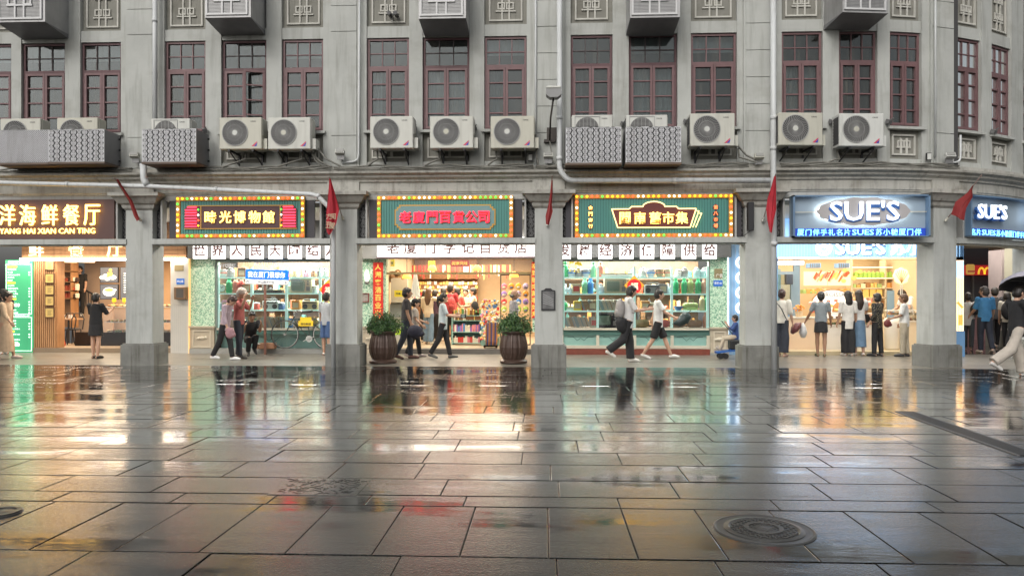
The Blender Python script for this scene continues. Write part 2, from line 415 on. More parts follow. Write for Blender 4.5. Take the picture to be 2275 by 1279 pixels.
# ---------------------------------------------------------------- the arcade building
B = thing('arcade_building', (0, YF, 0), 'long grey stucco arcade building with maroon casements above a row of lit shops', 'building')
def bp(name, mb, m, parent=None, smooth=False, label=None):
    mb.bend(); return obj(name, mb, m, parent or B, True, smooth, label)
COLS = [-1300+0, -601, -146, 309, 763, 1219, 1688, 2100]
cs = [S(309)-4.62*k for k in (3, 2, 1)]+[S(p) for p in COLS[3:]]
cs.append(cs[-1]+4.0)
S0, S1 = cs[0], cs[-1]+.3
cap = [(0, 0), (.05, .05), (.07, .12), (.12, .15), (.20, .26), (.22, .29), (.27, .30), (.27, .38)]
for i, s in enumerate(cs):
    hw = .31
    m = MB().box(s-hw, s+hw, YF, YF+.5, .5, 3.52); m.v = m.v
    sh = bp('column', m, PL)
    m = MB().box(s-hw-.08, s+hw+.08, YF-.08, YF+.56, -.02, .47).box(s-hw-.05, s+hw+.05, YF-.05, YF+.53, .47, .50)
    bp('base', m, PLB, sh)
    m = MB(); z0 = 3.52
    for k in range(len(cap)-1):
        (o0, h0), (o1, h1) = cap[k], cap[k+1]
        if h1-h0 < .001: continue
        vs = []
        for o, h in ((o0, h0), (o1, h1)):
            vs += [(s-hw-o, YF-o, z0+h), (s+hw+o, YF-o, z0+h), (s+hw+o, YF+.5, z0+h), (s-hw-o, YF+.5, z0+h)]
        m.add(vs, [(0, 1, 5, 4), (1, 2, 6, 5), (2, 3, 7, 6), (3, 0, 4, 7), (0, 3, 2, 1), (4, 5, 6, 7)])
    bp('capital', m, PLC, sh)
    # pilaster above
    m = MB(); zs = [4.48, 5.2] + [5.2+.59*k for k in range(1, 8)] if i in (5, 6) else [4.48, 5.18, 7.52, 8.1, 8.7, 9.3]
    for a, b in zip(zs[:-1], zs[1:]): m.box(s-.29, s+.29, YF+.02, YF+.3, a+.008, b-.008)
    m.box(s-.34, s+.34, YF+.04, YF+.4, 4.45, 9.4)
    bp('pilaster', m, PL)
# beam between the columns, entablature, cornice
for i in range(len(cs)-1):
    a, b = cs[i]+.31, cs[i+1]-.31
    bp('beam', MB().box(a-.02, b+.02, YF-.03, YF+.42, 2.75, 2.87, .5).box(a, b, YF+.02, YF+.36, 2.73, 2.75, .5), PL)
    m = MB().box(a, b, YF+.06, YF+.3, 3.74, 3.87, .5).box(a+.19, a+.23, YF+.0, YF+.2, 2.872, 3.745).box(b-.23, b-.19, YF, YF+.2, 2.872, 3.745)
    bp('sign_frame', m, mat('pale_sign_frame', (.42, .42, .40), .7, var=.2, streak=.4))
m = MB().profx([(YF+.5, 3.87), (YF+.04, 3.87), (YF+.04, 3.90), (YF+.02, 3.91), (YF+.02, 4.12), (YF-.02, 4.13), (YF-.03, 4.17), (YF-.10, 4.22), (YF-.11, 4.26), (YF-.19, 4.30), (YF-.20, 4.345), (YF+.5, 4.36)], S0, S1, .4)
bp('cornice', m, PLC)
for s in cs: bp('entablature_block', MB().box(s-.36, s+.36, YF-.03, YF+.1, 3.905, 4.13), PLC)
bp('ledge', MB().box(S0, S1, YF-.02, YF+.5, 4.36, 4.46, .4), PLC)
# windows
WIN = [(-1, (-87, -8)), (-1, (-8, 18)), (0, (40, 138)), (0, (172, 263)), (1, (360, 452)), (0, (487, 588)), (1, (622, 715)), (1, (812, 907)), (0, (937, 1042)), (1, (1075, 1170)),
       (0, (1268, 1362)), (0, (1398, 1507)), (1, (1537, 1640)), (1, (1740, 1832)), (1, (1868, 1955)), (1, (1983, 2055)), (1, (2133, 2190)), (1, (2213, 2258)), (0, (2284, 2325))]
wins = []
for k in range(len(cs)-1):
    a, b = cs[k]+.34, cs[k+1]-.34
    if k < 2:
        w3 = (b-a-.56)/3; wins += [(a+.1+j*(w3+.18), a+.1+j*(w3+.18)+w3, 0, k) for j in range(3)]
    elif k == 2:
        wins += [(S(40)-1.33, S(18), 0, k), (S(40), S(138), 0, k), (S(172), S(263), 0, k)]
    else:
        for fl, (p, q) in WIN:
            if p > 300 and cs[k] < S(p) < cs[k+1]: wins.append((S(p), S(q), fl, k))
ZW0, ZW1, ZT = 5.30, 7.40, 6.74
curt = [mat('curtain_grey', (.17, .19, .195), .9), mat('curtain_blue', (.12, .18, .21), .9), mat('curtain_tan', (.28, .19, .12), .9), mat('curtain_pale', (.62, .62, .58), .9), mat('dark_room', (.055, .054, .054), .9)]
gw = 0
wi = 0
for k in range(len(cs)-1):
    a, b = cs[k]+.34, cs[k+1]-.34
    ws = [w_ for w_ in wins if w_[3] == k]
    e = [a]+[v for w_ in ws for v in (w_[0], w_[1])]+[b]
    if len(ws) < 3 and k == len(cs)-2: pass
    for j in range(0, len(e), 2):   # piers
        bp('pier', MB().box(e[j], e[j+1], YF+.1, YF+.45, 4.46, 9.4), PL)
    for w_ in ws:
        bp('lintel', MB().box(w_[0], w_[1], YF+.13, YF+.45, 7.40, 7.66), PL); bp('lower_band', MB().box(w_[0], w_[1], YF+.13, YF+.45, 4.46, 4.60), PL)
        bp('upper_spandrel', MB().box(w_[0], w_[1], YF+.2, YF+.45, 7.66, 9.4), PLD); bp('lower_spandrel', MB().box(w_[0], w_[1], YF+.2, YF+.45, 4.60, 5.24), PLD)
        bp('window_sill', MB().box(w_[0]-.06, w_[1]+.06, YF+.02, YF+.3, 5.24, 5.30), PL)
    for w_ in ws:
        c = (w_[0]+w_[1])/2; hw = (w_[1]-w_[0])/2
        for (zc, H) in ((4.92, .46), (8.17, .84)):
            m = MB(); q = hw-.10; z0, z1 = zc-H/2, zc+H/2; y0, y1 = YF+.165, YF+.2
            m.frame(c-q, c+q, z0, z1, .035, y0, y1)
            sq = q*.42; bz = (z0+z1)/2 if H < .6 else zc; 
            for sg in (-1, 1):
                for zz, up in (((bz+.0), 1),) if H < .6 else ((zc-.08, 1), (zc+.3, 1)):
                    xx = c+sg*sq*.62; h5 = .09
                    if H < .6: m.frame(xx-.085, xx+.085, zz-.06, zz+.1, .028, y0, y1).box(c+sg*.06-.016, c+sg*.06+.016, y0+.002, y1, z0+.036, z1-.10)
                    else:
                        m.frame(xx-.085, xx+.085, zz-.08, zz+.08, .028, y0, y1)
                m.box(c+sg*.08-.018, c+sg*.08+.018, y0+.003, y1, z0+.036, z1-.08)
            m.box(c-q*.6, c+q*.6, y0+.005, y1, bz-.075 if H < .6 else zc-.21, bz-.045 if H < .6 else zc-.18)
            bp('spandrel_ornament', m, PLO)
        # the window: outer frame > transom, casement, pane, curtain
        col = MAROON if w_[2] else DKFR
        x0, x1 = w_[0]+.01, w_[1]-.01; y0, y1 = YF+.17, YF+.25
        m = MB().frame(x0, x1, ZW0, ZW1-.01, .045, y0, y1).box(x0+.045, x1-.045, y0, y1, ZT-.03, ZT+.03)
        W_ = bp('window', m, MAROON if w_[2] else mat('worn_maroon', (.12, .06, .065), .6, var=.4, vs=5))
        m = MB(); t = (x1-x0-.09)/3
        for j in (1, 2): m.box(x0+.045+j*t-.011, x0+.045+j*t+.011, y0+.015, y1-.015, ZT+.03, ZW1-.055)
        zt = (ZT+.03+ZW1-.055)/2; m.box(x0+.045, x1-.045, y0+.02, y1-.02, zt-.011, zt+.011)
        bp('transom_bars', m, col, W_)
        xm = (x0+x1)/2; opened = (abs(c-S(537)) < .3)
        for sg, (p, q) in enumerate(((x0+.05, xm-.004), (xm+.004, x1-.05))):
            m = MB().frame(p, q, ZW0+.05, ZT-.035, .05, y0-.012, y1-.03)
            h = (ZT-.035-ZW0-.05)
            for j in (1, 2, 3): zz = ZW0+.05+h*j/4; m.box(p+.05, q-.05, y0, y1-.04, zz-.014, zz+.014)
            for zz in (ZW0+.3, ZT-.22): m.box((p-.012 if sg == 0 else q-.002), (p+.002 if sg == 0 else q+.012), y0-.02, y0, zz-.04, zz+.04)
            if opened and sg == 1:
                M = Matrix.Translation((q, y0, 0)) @ Matrix.Rotation(R(16), 4, 'Z') @ Matrix.Translation((-q, -y0, 0)); m.xf(M)
            bp('casement', m, MAROON, W_)
        m = MB().box(x0+.03, x1-.03, YF+.208, YF+.213, ZW0+.04, ZW1-.04); bp('pane', m, GLU, W_)
        rs = random.Random(wi*5+1); wi += 1
        kind = rs.choice((0, 0, 1, 1, 2, 3, 4))
        m = MB(); n = 26; yb = YF+.36
        vs = []; fs = []
        for j in range(n+1):
            x = x0+(x1-x0)*j/n; yy = yb+.02*math.sin(j*1.9)+.008*math.sin(j*.7)
            vs += [(x, yy, ZW0), (x, yy, ZT if rs.random() < 2 else ZW1)]
        fs = [(2*j, 2*j+2, 2*j+3, 2*j+1) for j in range(n)]
        lo, hi = (0, n) if kind in (0, 2) else ((0, n//2-rs.randrange(6)) if kind == 1 else (n//2+rs.randrange(6), n) if kind == 3 else (0, 1))
        m.add(vs, fs[lo:hi]); m.m = 1
        m.box(x0, x1, YF+.42, YF+.44, ZW0, ZW1)
        if rs.random() < .5 or c < S(270): m.m = 2; m.box(x0+.02, x1-.02, YF+.34, YF+.345, ZT+.28, ZW1)
        cc = rs.choice(curt[:4]) if c > S(300) else curt[2]
        bp('curtain', m, [cc, curt[4], curt[3]], W_)
bp('upper_wall', MB().box(S0, S1, YF+.1, YF+.5, 9.4, 9.9, .4), PL)
# arcade ceiling, back and shell of the house so that it stands from other sides
obj('arcade_ceiling', MB().box(S0, 8.2, YF+.42, YS+.2, 3.62, 3.72), mat('ceiling_paint', (.78, .76, .71), .8), B)
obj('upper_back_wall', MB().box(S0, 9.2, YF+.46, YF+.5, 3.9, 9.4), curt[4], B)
obj('roof', MB().box(S0, 8.6, YF+.5, YS+8, 9.7, 9.9), PLD, B)
# lattice panels beside the capitals
def lattice(s0, s1):
    m = MB().box(s0, s1, YF+.20, YF+.22, 2.872, 3.74); m.m = 1
    w_ = s1-s0; c = (s0+s1)/2; h = .21; n = 4
    for k in range(n):
        zc = 2.98+k*h
        m.ring((c, zc), w_*.26, w_*.34, YF+.185, YF+.197, 14, 1.05).ring((c, zc), w_*.10, w_*.17, YF+.185, YF+.197, 10, 1.4)
        for sg in (-1, 1):
            m.bar((c+sg*w_*.30, zc), (c+sg*w_*.5, zc), .012, YF+.185, YF+.197)
            m.ring((c+sg*w_*.46, zc+h/2), .018, .032, YF+.185, YF+.197, 8)
            m.bar((c, zc+h*.30), (c+sg*w_*.42, zc+h/2), .012, YF+.185, YF+.197)
        m.ring((c, zc+h/2), .012, .028, YF+.185, YF+.197, 8)
    return m
LATB = mat('lattice_backing', (.035, .033, .035), .7); LATF = mat('lattice_iron', (.17, .17, .17), .5, .3, var=.3)
for i in range(2, len(cs)):
    if i > 2: bp('lattice_panel', lattice(cs[i]-.31-.19, cs[i]-.31), [LATB, LATF])
    if i < len(cs)-1: bp('lattice_panel', lattice(cs[i]+.31, cs[i]+.31+.19), [LATB, LATF])
# ---------------------------------------------------------------- shops
def area(name, loc, sx, sy, power, col, rot=(0, 0, 0)):
    l = bpy.data.lights.new(name, 'AREA'); l.shape = 'RECTANGLE'; l.size = sx; l.size_y = sy; l.energy = power; l.color = col; l.spread = R(168)
    o = bpy.data.objects.new(name, l); COL.objects.link(o); o.location = loc; o.rotation_euler = rot; return o
def mosaic():
    m = mat('green_mosaic', (.5, .6, .5), .35); n = m.node_tree.nodes; L = m.node_tree.links; p = n['Principled BSDF']
    g = n.new('ShaderNodeNewGeometry'); v = n.new('ShaderNodeTexVoronoi'); v.inputs['Scale'].default_value = 42; v.distance = 'CHEBYCHEV'; v.inputs['Randomness'].default_value = .25
    L.new(g.outputs['Position'], v.inputs['Vector']); sp = n.new('ShaderNodeSeparateColor'); L.new(v.outputs['Color'], sp.inputs[0])
    cr = n.new('ShaderNodeValToRGB'); cr.color_ramp.interpolation = 'CONSTANT'; e = cr.color_ramp.elements
    e[0].position = 0; e[0].color = (.20, .42, .28, 1); e[1].position = .22; e[1].color = (.52, .74, .56, 1)
    for q, c in ((.55, (.72, .84, .68, 1)), (.82, (.36, .58, .42, 1))):
        x = e.new(q); x.color = c
    L.new(sp.outputs[0], cr.inputs[0]); L.new(cr.outputs[0], p.inputs['Base Color']); return m
MOS = mosaic()
STONE = mat('cream_stone', (.50, .43, .33), .6, var=.25, vs=4)
WOOD = mat('warm_wood', (.36, .19, .09), .5, var=.3, vs=6, streak=.5)
WOODD = mat('dark_wood', (.10, .05, .03), .5, var=.3)
TEAL = mat('teal_paint', (.27, .47, .43), .5, var=.25, vs=3)
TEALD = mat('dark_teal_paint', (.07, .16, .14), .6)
SHELF = mat('pale_green_shelf', (.62, .85, .78), .4, em=.45, emc=(.6, 1, .88))
CREAM = mat('cream_paint', (.62, .58, .48), .6, var=.1)
GREYP = mat('grey_fascia', (.45, .45, .44), .6)
FCOL = mat('shop_floor', (.36, .28, .20), .4, var=.3)
WARMW = mat('warm_wall', (.55, .38, .24), .7, var=.15)
def sb(name, m, mt, par, smooth=False, **k): return obj(name, m, mt, par, True, smooth, **k)
BX = MB
def xr(p, Y=YS): return X(p, Y)
zr = lambda py, Y=YS, px=1137: Zp(px, py, Y)
# --- shop one: seafood restaurant
s1 = thing('shopfront', (X(200), YS, 0), 'wood-lined seafood restaurant open to the arcade, left of the first column and around it', 'shop')
xa, xb = -14.5, X(425)
sb('fascia', BX().box(xa, X(418), YS-.12, YS+.1, 2.62, 3.6), WOOD, s1)
fl = MB()
for i in range(8): fl.box(xa, X(418), YS-.126, YS-.12, 2.72+i*.11, 2.725+i*.11)
sb('fascia_groove', fl, WOODD, s1)
L1 = emis('warm_gold_letter', (1, .72, .28), 3.2)
m = MB()
for ch, px in zip('海鲜餐厅', (-10, 88, 176, 262)): m.text(ch, X(px), 2.87, .42, YS-.13, .03, .012)
sb('lettering', m, emis('pale_gold_letter', (1, .85, .5), 1.8), s1)
sb('light_strip', BX().box(xa, X(418), YS-.2, YS-.1, 2.555, 2.615), emis('strip_light', (1, .9, .82), 14), s1)
sb('slatted_wall', BX().box(X(78), X(128), YS-.02, YS+.3, .1, 2.56), WOOD, s1); sb('wood_wall', BX().box(xa, X(15), YS, YS+.3, .0, 2.56), WOOD, s1)
m = MB()
for i in range(11): m.box(X(78)+i*.057, X(78)+i*.057+.038, YS-.05, YS-.02, .12, 2.55)
sb('slat_boards', m, mat('pale_wood_slats', (.45, .25, .12), .5, var=.3, vs=5, streak=.4), s1)
sb('step', BX().box(xa, X(1), YS-.06, YS+.3, 0, .12).box(X(76), X(383), YS-.06, YS+.3, 0, .13), mat('brown_step_stone', (.26, .2, .14), .35, var=.3), s1)
sb('interior_floor', BX().box(xa, X(425), YS+.3, YS+7, -.01, .125), FCOL, s1)
sb('interior_wall', BX().box(xa, X(425), YS+6.6, YS+6.8, 0, 3.6), WARMW, s1); sb('menu_wall', BX().box(X(14), X(78), YS+.05, YS+.3, 0, 2.56), WARMW, s1)
sb('ceiling', BX().box(xa, X(425), YS+.1, YS+6.8, 3.1, 3.2), mat('warm_ceiling', (.42, .3, .2), .8), s1)
sb('end_wall', BX().box(X(410), X(425), YS+.3, YS+6.8, 0, 3.2), WARMW, s1)
sb('pillar', BX().box(X(383), X(423), YS-.1, YS+.3, 0, 2.6), mat('white_tile_pillar', (.58, .57, .54), .35, var=.1), s1)
m = MB()
for i in range(9): m.box(X(384)+i*.052, X(384)+i*.052+.006, YS-.104, YS-.1, .05, 1.35)
sb('pillar_joint', m, GREYP, s1)
sb('edge_strip', BX().box(X(423), X(425), YS-.12, YS, 0, 2.6), emis('gold_edge', (1, .6, .25), .5), s1)
def lamp_shade(x, y, z, r, col, name='pendant_lamp', lab='', grp=None, h=.12, es=2.2):
    t = thing(name, (x, y, z), lab, 'lamp', grp)
    m = MB().lathe([(r*.35, h), (r*.8, h*.7), (r, h*.2), (r, 0), (.002, 0)], (0, 0, 0), 16); obj('lamp_shade', m, emis('lit_shade_' + name, col, es), t, False, True)
    m = MB().lathe([(.008, h), (.008, h+.6)], (0, 0, 0), 6); obj('cord', m, BLK, t, False); return t
EB = thing
# lit menu
Y_ = YS-.04
mt = thing('menu_board', (X(46), Y_, .15), 'tall glowing green menu board with white rows of dishes beside the restaurant door', 'menu board')
x0, x1, z0, z1 = X(16), X(76), Zp(46, 782), Zp(46, 577)
sb('panel', BX().box(x0, x1, Y_-.03, Y_+.06, z0, z1), emis('lit_green', (.05, .36, .17), .75), mt)
m = MB(); m.frame(x0+.02, x1-.02, z0+.04, z0+.98, .012, Y_-.036, Y_-.03).frame(x0+.02, x1-.02, z0+1.06, z1-.12, .012, Y_-.036, Y_-.03)
m.text('鲜活海鲜 招牌推荐', (x0+x1)/2, z1-.06, .06, Y_-.031, .004, .01, w=.62).text('套餐 | 招牌海鲜小炒', (x0+x1)/2, z0+1.015, .05, Y_-.031, .004, .01, w=.62)
rs = random.Random(5); food = '鲜虾海蟹鱼粥饭面炒煮蒸花甲蚝煎土笋冻汤'
z = z1-.2; k = 0; rws = []
ye = MB()
while z > z0+.12:
    if not (z0+.94 < z < z0+1.1):
        if k % 6 == 0: ye.box(x0+.05, x0+.05+rs.uniform(.2, .34), Y_-.034, Y_-.03, z-.02, z+.03)
        else:
            n_ = rs.randint(3, 7); m.text(''.join(rs.choice(food) for _ in range(n_)), x0+.05+n_*.028, z, .040, Y_-.031, .003, .003, w=n_*.05)
            if rs.random() < .8: m.text(rs.choice(('38', '68', '88', '58')), x1-.09, z, .038, Y_-.031, .003, .004)
    k += 1; z -= .075
for zz in (z1-1.28, z0+.2): ye.m = 0; m.text('¥288' if zz > 1 else '¥188', x0+.27, zz+.02, .10, Y_-.031, .004, .02)
sb('lettering', m, emis('lit_white_letters', (.85, 1, .93), 1.5), mt); sb('heading_band', ye, emis('lit_yellow', (.75, .9, .08), 1.), mt)
# plaques
pq = None
for i, py in enumerate((589, 618, 644, 668, 694)):
    x, z = X(111, YS-.06), Zp(111, py, YS-.06)
    lab = 'gold award plaque on the slatted wall, %s of its column of five' % ('topmost', 'second from top', 'middle one', 'second from bottom', 'lowest')[i]
    if pq: dup(pq, (x, YS-.07, z), lab)
    else:
        pq = thing('wall_plaque', (x, YS-.07, z), lab, 'plaque', 'gold plaques in a column on the slatted wall')
        obj('frame', MB().frame(-.13, .13, -.135, .135, .015, -.02, .02), WOODD, pq, False)
        obj('plate', MB().box(-.115, .115, -.01, .01, -.12, .12), mat('gold_plate', (.72, .52, .18), .35, .3, em=.12), pq, False)
        m = MB(); [m.box(-.06+.01*(j % 2), .06-.012*(j % 3), -.014, -.01, .05-j*.03, .058-j*.03) for j in range(5)]; obj('engraving', m, WOODD, pq, False)
# shelf unit inside
Yi = YS+4.2
sh = thing('bookcase', (X(150, Yi), Yi, .12), 'wooden shelf unit of jars and boxes inside the seafood restaurant', 'shelf')
xa_, xb_ = X(128, Yi), X(158, Yi)
m = MB().box(xa_, xb_, Yi+.35, Yi+.4, .5, 2.75)
for py in (602, 625, 645, 662): m.box(xa_, xb_, Yi, Yi+.35, Zp(140, py, Yi)-.03, Zp(140, py, Yi))
m.box(xb_-.03, xb_, Yi, Yi+.35, .5, 2.75); sb('carcass', m, WOOD, sh)
m = MB(); rs = random.Random(8)
for py in (625, 645, 662):
    z = Zp(140, py, Yi)
    for j in range(5): m.m = rs.randrange(3); h = rs.uniform(.1, .26); xx = xa_+.06+j*.12; m.bbox(xx, xx+.09, Yi+.1, Yi+.2, z, z+h, .01)
sb('jars', m, [mat('jar_white', (.7, .66, .55), .3), mat('jar_red', (.4, .08, .04), .4), mat('jar_dark', (.05, .03, .025), .4)], sh)
# stairs, rail, beige stair wall
t = thing('staircase', (X(210, YS+5), YS+5, .12), 'stair wall with sloping dark railing at the back of the seafood restaurant', 'staircase')
m = MB(); Yj = YS+5.2
pa, pb = at(160, 680, Yj), at(250, 680, Yj)
m.box(pa.x, pb.x, Yj, Yj+.1, .12, pa.z).box(X(164, Yj), X(266, Yj), Yj+.6, Yj+.7, .12, 3.1); sb('wall', m, mat('beige_stair_wall', (.45, .33, .25), .8, var=.1), t)
m = MB(); q0, q1 = at(185, 642, Yj-.05), at(220, 660, Yj-.05)
m.bar((q0.x, q0.z), (q1.x, q1.z), .05, Yj-.07, Yj-.03)
for j in range(7):
    f = j/6; xx = q0.x+(q1.x-q0.x)*f; zz = q0.z+(q1.z-q0.z)*f; m.box(xx-.01, xx+.01, Yj-.06, Yj-.04, pa.z, zz)
sb('railing', m, BLK, t)
for i, px in enumerate((190, 150)):
    lamp_shade(X(px, YS+2.5), YS+2.5, 2.62, .26, (1, .75, .45), 'ceiling_lamp', ('round cream lamp over the restaurant stair', 'round cream lamp over the restaurant shelf unit')[i], 'round cream ceiling lamps in the restaurant', .16, 1.6)
# screens
Yk = YS+3.0
for i, (p, q, r_, s_) in enumerate(((222, 263, 593, 628), (222, 263, 631, 665), (267, 300, 593, 665))):
    x0, x1, z0, z1 = X(p, Yk), X(q, Yk), Zp(q, s_, Yk), Zp(q, r_, Yk)
    t = thing('menu_screen', (x0, Yk, z0), ('dark lit screen of seafood dishes with a yellow cake above the counter', 'lit screen of a white soup bowl above the counter', 'tall narrow lit price screen half hidden by the column')[i], 'screen')
    sb('housing', BX().box(x0, x1, Yk, Yk+.06, z0, z1), BLK, t); sb('picture', BX().box(x0+.02, x1-.02, Yk-.005, Yk, z0+.02, z1-.02), emis('screen_dark', (.09, .10, .12), 1), t)
    m = MB(); c = (x0+x1)/2; zc = (z0+z1)/2
    if i == 0:
        for dx, dz, r2 in ((-.2, -.08, .11), (-.05, -.13, .09), (.12, -.08, .12), (-.12, 0, .06)): m.disc((c+dx, Yk-.012, zc+dz), r2, Yk-.005, 14, r2*.6)
        m.m = 1; m.box(c-.05, c+.11, Yk-.018, Yk-.012, zc-.05, zc+.08).disc((c+.05, Yk-.016, zc+.15), .05, Yk-.005, 8, .05)
    elif i == 1:
        m.disc((c, Yk-.012, zc), .2, Yk-.005, 20, .14).disc((c+.19, Yk-.010, zc+.06), .06, Yk-.005, 10, .03); m.m = 1; m.disc((c, Yk-.016, zc+.06), .15, Yk-.012, 16, .05)
    else:
        for j in range(9): m.box(c-.12, c+.1-.02*(j % 3), Yk-.012, Yk-.005, zc+.3-j*.075, zc+.33-j*.075)
    sb('dishes', m, [emis('screen_white', (.75, .85, .82), 1.1), emis('screen_yellow', (.95, .65, .12), 1.)], t)
# counter, glass case, food
Yc = YS+.9
ct = thing('counter', (X(220, Yc), Yc, .12), 'black glass food counter with a lit case of snacks in the seafood restaurant', 'counter')
x0, x1 = X(166, Yc), X(384, Yc)
sb('body', BX().box(x0, x1, Yc, Yc+.8, .125, Zp(220, 738, Yc)), mat('black_gloss', (.015, .015, .017), .12), ct)
zc0 = Zp(220, 738, Yc); zc1 = Zp(220, 682, Yc)
sb('glass_case', BX().box(X(228, Yc), x1, Yc+.02, Yc+.03, zc0, zc1), GLS, ct)
sb('case_shelf', BX().box(X(228, Yc), x1, Yc+.03, Yc+.7, zc1-.01, zc1+.012).box(X(228, Yc), x1, Yc+.1, Yc+.7, zc0+.28, zc0+.3), mat('case_steel', (.55, .55, .5), .3, .5), ct)
m = MB(); rs = random.Random(4)
for z in (zc0, zc0+.3, zc1+.012):
    for j in range(60):
        m.m = rs.randrange(4); xx = rs.uniform(X(230, Yc), x1-.05); yy = rs.uniform(Yc+.1, Yc+.5); m.ell((xx, yy, z+.03), (.05, .05, .035), 7, 5)
sb('snacks', m, [mat('snack_gold', (.65, .38, .1), .5), mat('snack_brown', (.35, .15, .05), .5), mat('snack_cream', (.75, .62, .35), .5), mat('snack_green', (.25, .35, .1), .5)], ct, kind='stuff')
for i, px in enumerate((240, 263, 378)):
    t = thing('price_sign', (X(px, Yc), Yc+.3, zc1), 'yellow price sign on a stalk above the snack case, %s' % ('nearest the woman in black', 'beside the column', 'seen right of the column')[i], 'price sign', 'yellow price signs on the snack case')
    sb('card', BX().bbox(X(px, Yc)-.06, X(px, Yc)+.06, Yc+.29, Yc+.31, zc1+.14, zc1+.26, .01), mat('yellow_card', (.9, .6, .03), .5, em=.3), t)
    sb('stalk', BX().box(X(px, Yc)-.012, X(px, Yc)+.012, Yc+.29, Yc+.3, zc1, zc1+.14), mat('yellow_card2', (.8, .55, .05), .5), t)
# small tables and chairs inside
Yt = YS+2.2
t = thing('dining_table', (X(140, Yt), Yt, .12), 'small restaurant table set with glasses behind the slatted wall', 'table')
sb('tabletop', BX().box(X(128, Yt), X(168, Yt), Yt-.3, Yt+.4, .83, .87), mat('table_wood', (.4, .25, .15), .4), t)
for dx in (.05, .45):
    sb('leg', BX().box(X(128, Yt)+dx, X(128, Yt)+dx+.04, Yt-.2, Yt-.16, .12, .83), BLK, t)
m = MB()
for j in range(5): m.lathe([(.02, 0), (.035, .02), (.035, .12), (.03, .12), (.002, .03)], (X(130, Yt)+.07+j*.1, Yt-.1+.06*(j % 2), .87), 8)
sb('glasses', m, mat('glassware', (.6, .6, .6), .15), t)
for i, (px, yy) in enumerate(((146, YS+1.4), (164, YS+1.5))):
    t = thing('chair', (X(px, yy), yy, .125), ('black bentwood chair at the restaurant table, its seat towards the street', 'black chair with curved back beside the snack counter')[i], 'chair', 'black restaurant chairs')
    m = MB(); m.lathe([(.001, .43), (.2, .43), (.2, .46), (.001, .46)], (0, 0, 0), 16); obj('seat', m, BLK, t, False)
    for a, b in ((-.16, -.16), (.16, -.16), (-.16, .16), (.16, .16)): obj('leg', MB().tube([(a, b, 0), (a*.8, b*.8, .44)], .016, 6), BLK, t, False)
    obj('backrest', MB().tube([(-.17, .15, .44), (-.19, .2, .75), (-.1, .21, .92), (.1, .21, .92), (.19, .2, .75), (.17, .15, .44)], .016, 6), BLK, t, False)
x0, z0 = X(133, YS+.8), .125
obj('red_stand', MB().bar((x0-.02, z0), (x0+.04, z0+.55), .03, YS+.8, YS+.83).bar((x0+.14, z0), (x0+.04, z0+.55), .03, YS+.8, YS+.83).box(x0, x0+.1, YS+.8, YS+.83, z0+.2, z0+.23), mat('red_plastic', (.7, .05, .03), .4), label='small red folding stand on the floor inside the restaurant door', cat='stand')
# mailbox, blue plate, wall poster on the pillar
t = thing('mailbox', (X(401, YS-.2), YS-.2, 1.3), 'brown metal mailbox on the white tiled pillar', 'mailbox')
x0, x1, z0, z1 = X(388, YS-.2), X(415, YS-.2), Zp(400, 665, YS-.2), Zp(400, 637, YS-.2)
sb('body', BX().bbox(x0, x1, YS-.25, YS-.1, z0, z1, .012), mat('brown_metal', (.22, .13, .07), .4, .3), t); sb('door', BX().box(x0+.07, x1-.07, YS-.256, YS-.25, z0+.05, z1-.05), mat('mail_glass', (.10, .09, .08), .2), t)
def blueplate(px, py, Y, w_, h_, tx, lab):
    x, z = X(px, Y), Zp(px, py, Y); t = thing('address_plate', (x, Y, z), lab, 'plate')
    sb('plate', BX().box(x-w_/2, x+w_/2, Y-.01, Y, z-h_/2, z+h_/2), mat('blue_enamel', (.03, .16, .6), .35, em=.15), t)
    sb('lettering', MB().text(tx, x, z, h_*.45, Y-.011, .003, .01, w=w_*.8), mat('white_enamel', (.8, .8, .8), .4, em=.2), t)
blueplate(401, 625, YS-.1, .22, .16, '中山路', 'small blue address plate above the brown mailbox')
m = MB().box(X(392), X(412), YS-.112, YS-.1, Zp(400, 602), Zp(400, 589)); obj('notice', m, mat('brown_notice', (.3, .24, .13), .4), label='small brown notice plate high on the white tiled pillar', cat='plate')
area('restaurant_light', (X(150), YS+2.6, 3.05), 5, 3.2, 520, (1, .76, .5))
area('restaurant_front_light', (X(190), YS-.28, 2.6), 5, .15, 60, (1, .82, .62))
area('restaurant_back_light', (X(170), YS+5.2, 3.05), 4, 1.5, 60, (1, .74, .47))
# --- heritage shop: display windows either side of the open door, all one long shopfront
ORD = ('first', 'second', 'third', 'fourth', 'fifth', 'sixth', 'seventh', 'eighth', 'ninth', 'tenth', 'eleventh')
def cabinet(px0, px1, lab_par):
    x0, x1 = X(px0), X(px1); z1 = Zp(500, 728)
    sb('stone_cabinet', BX().box(x0, x1, YS-.08, YS+.3, .0, z1).box(x0-.02, x1+.03, YS-.12, YS+.3, z1, z1+.05).box(x0-.01, x1+.01, YS-.1, YS+.3, 0, .1), STONE, lab_par)
    m = MB().frame(x0+.08, x1-.08, .16, z1-.06, .03, YS-.1, YS-.08); c = (x0+x1)/2
    m.ell((c, YS-.09, .42), (.09, .03, .05), 10, 6).ell((c+.1, YS-.09, .43), (.06, .03, .04), 8, 5).ell((c-.1, YS-.09, .41), (.05, .03, .035), 8, 5)
    sb('carving', m, mat('pale_carving', (.62, .56, .45), .6), lab_par)
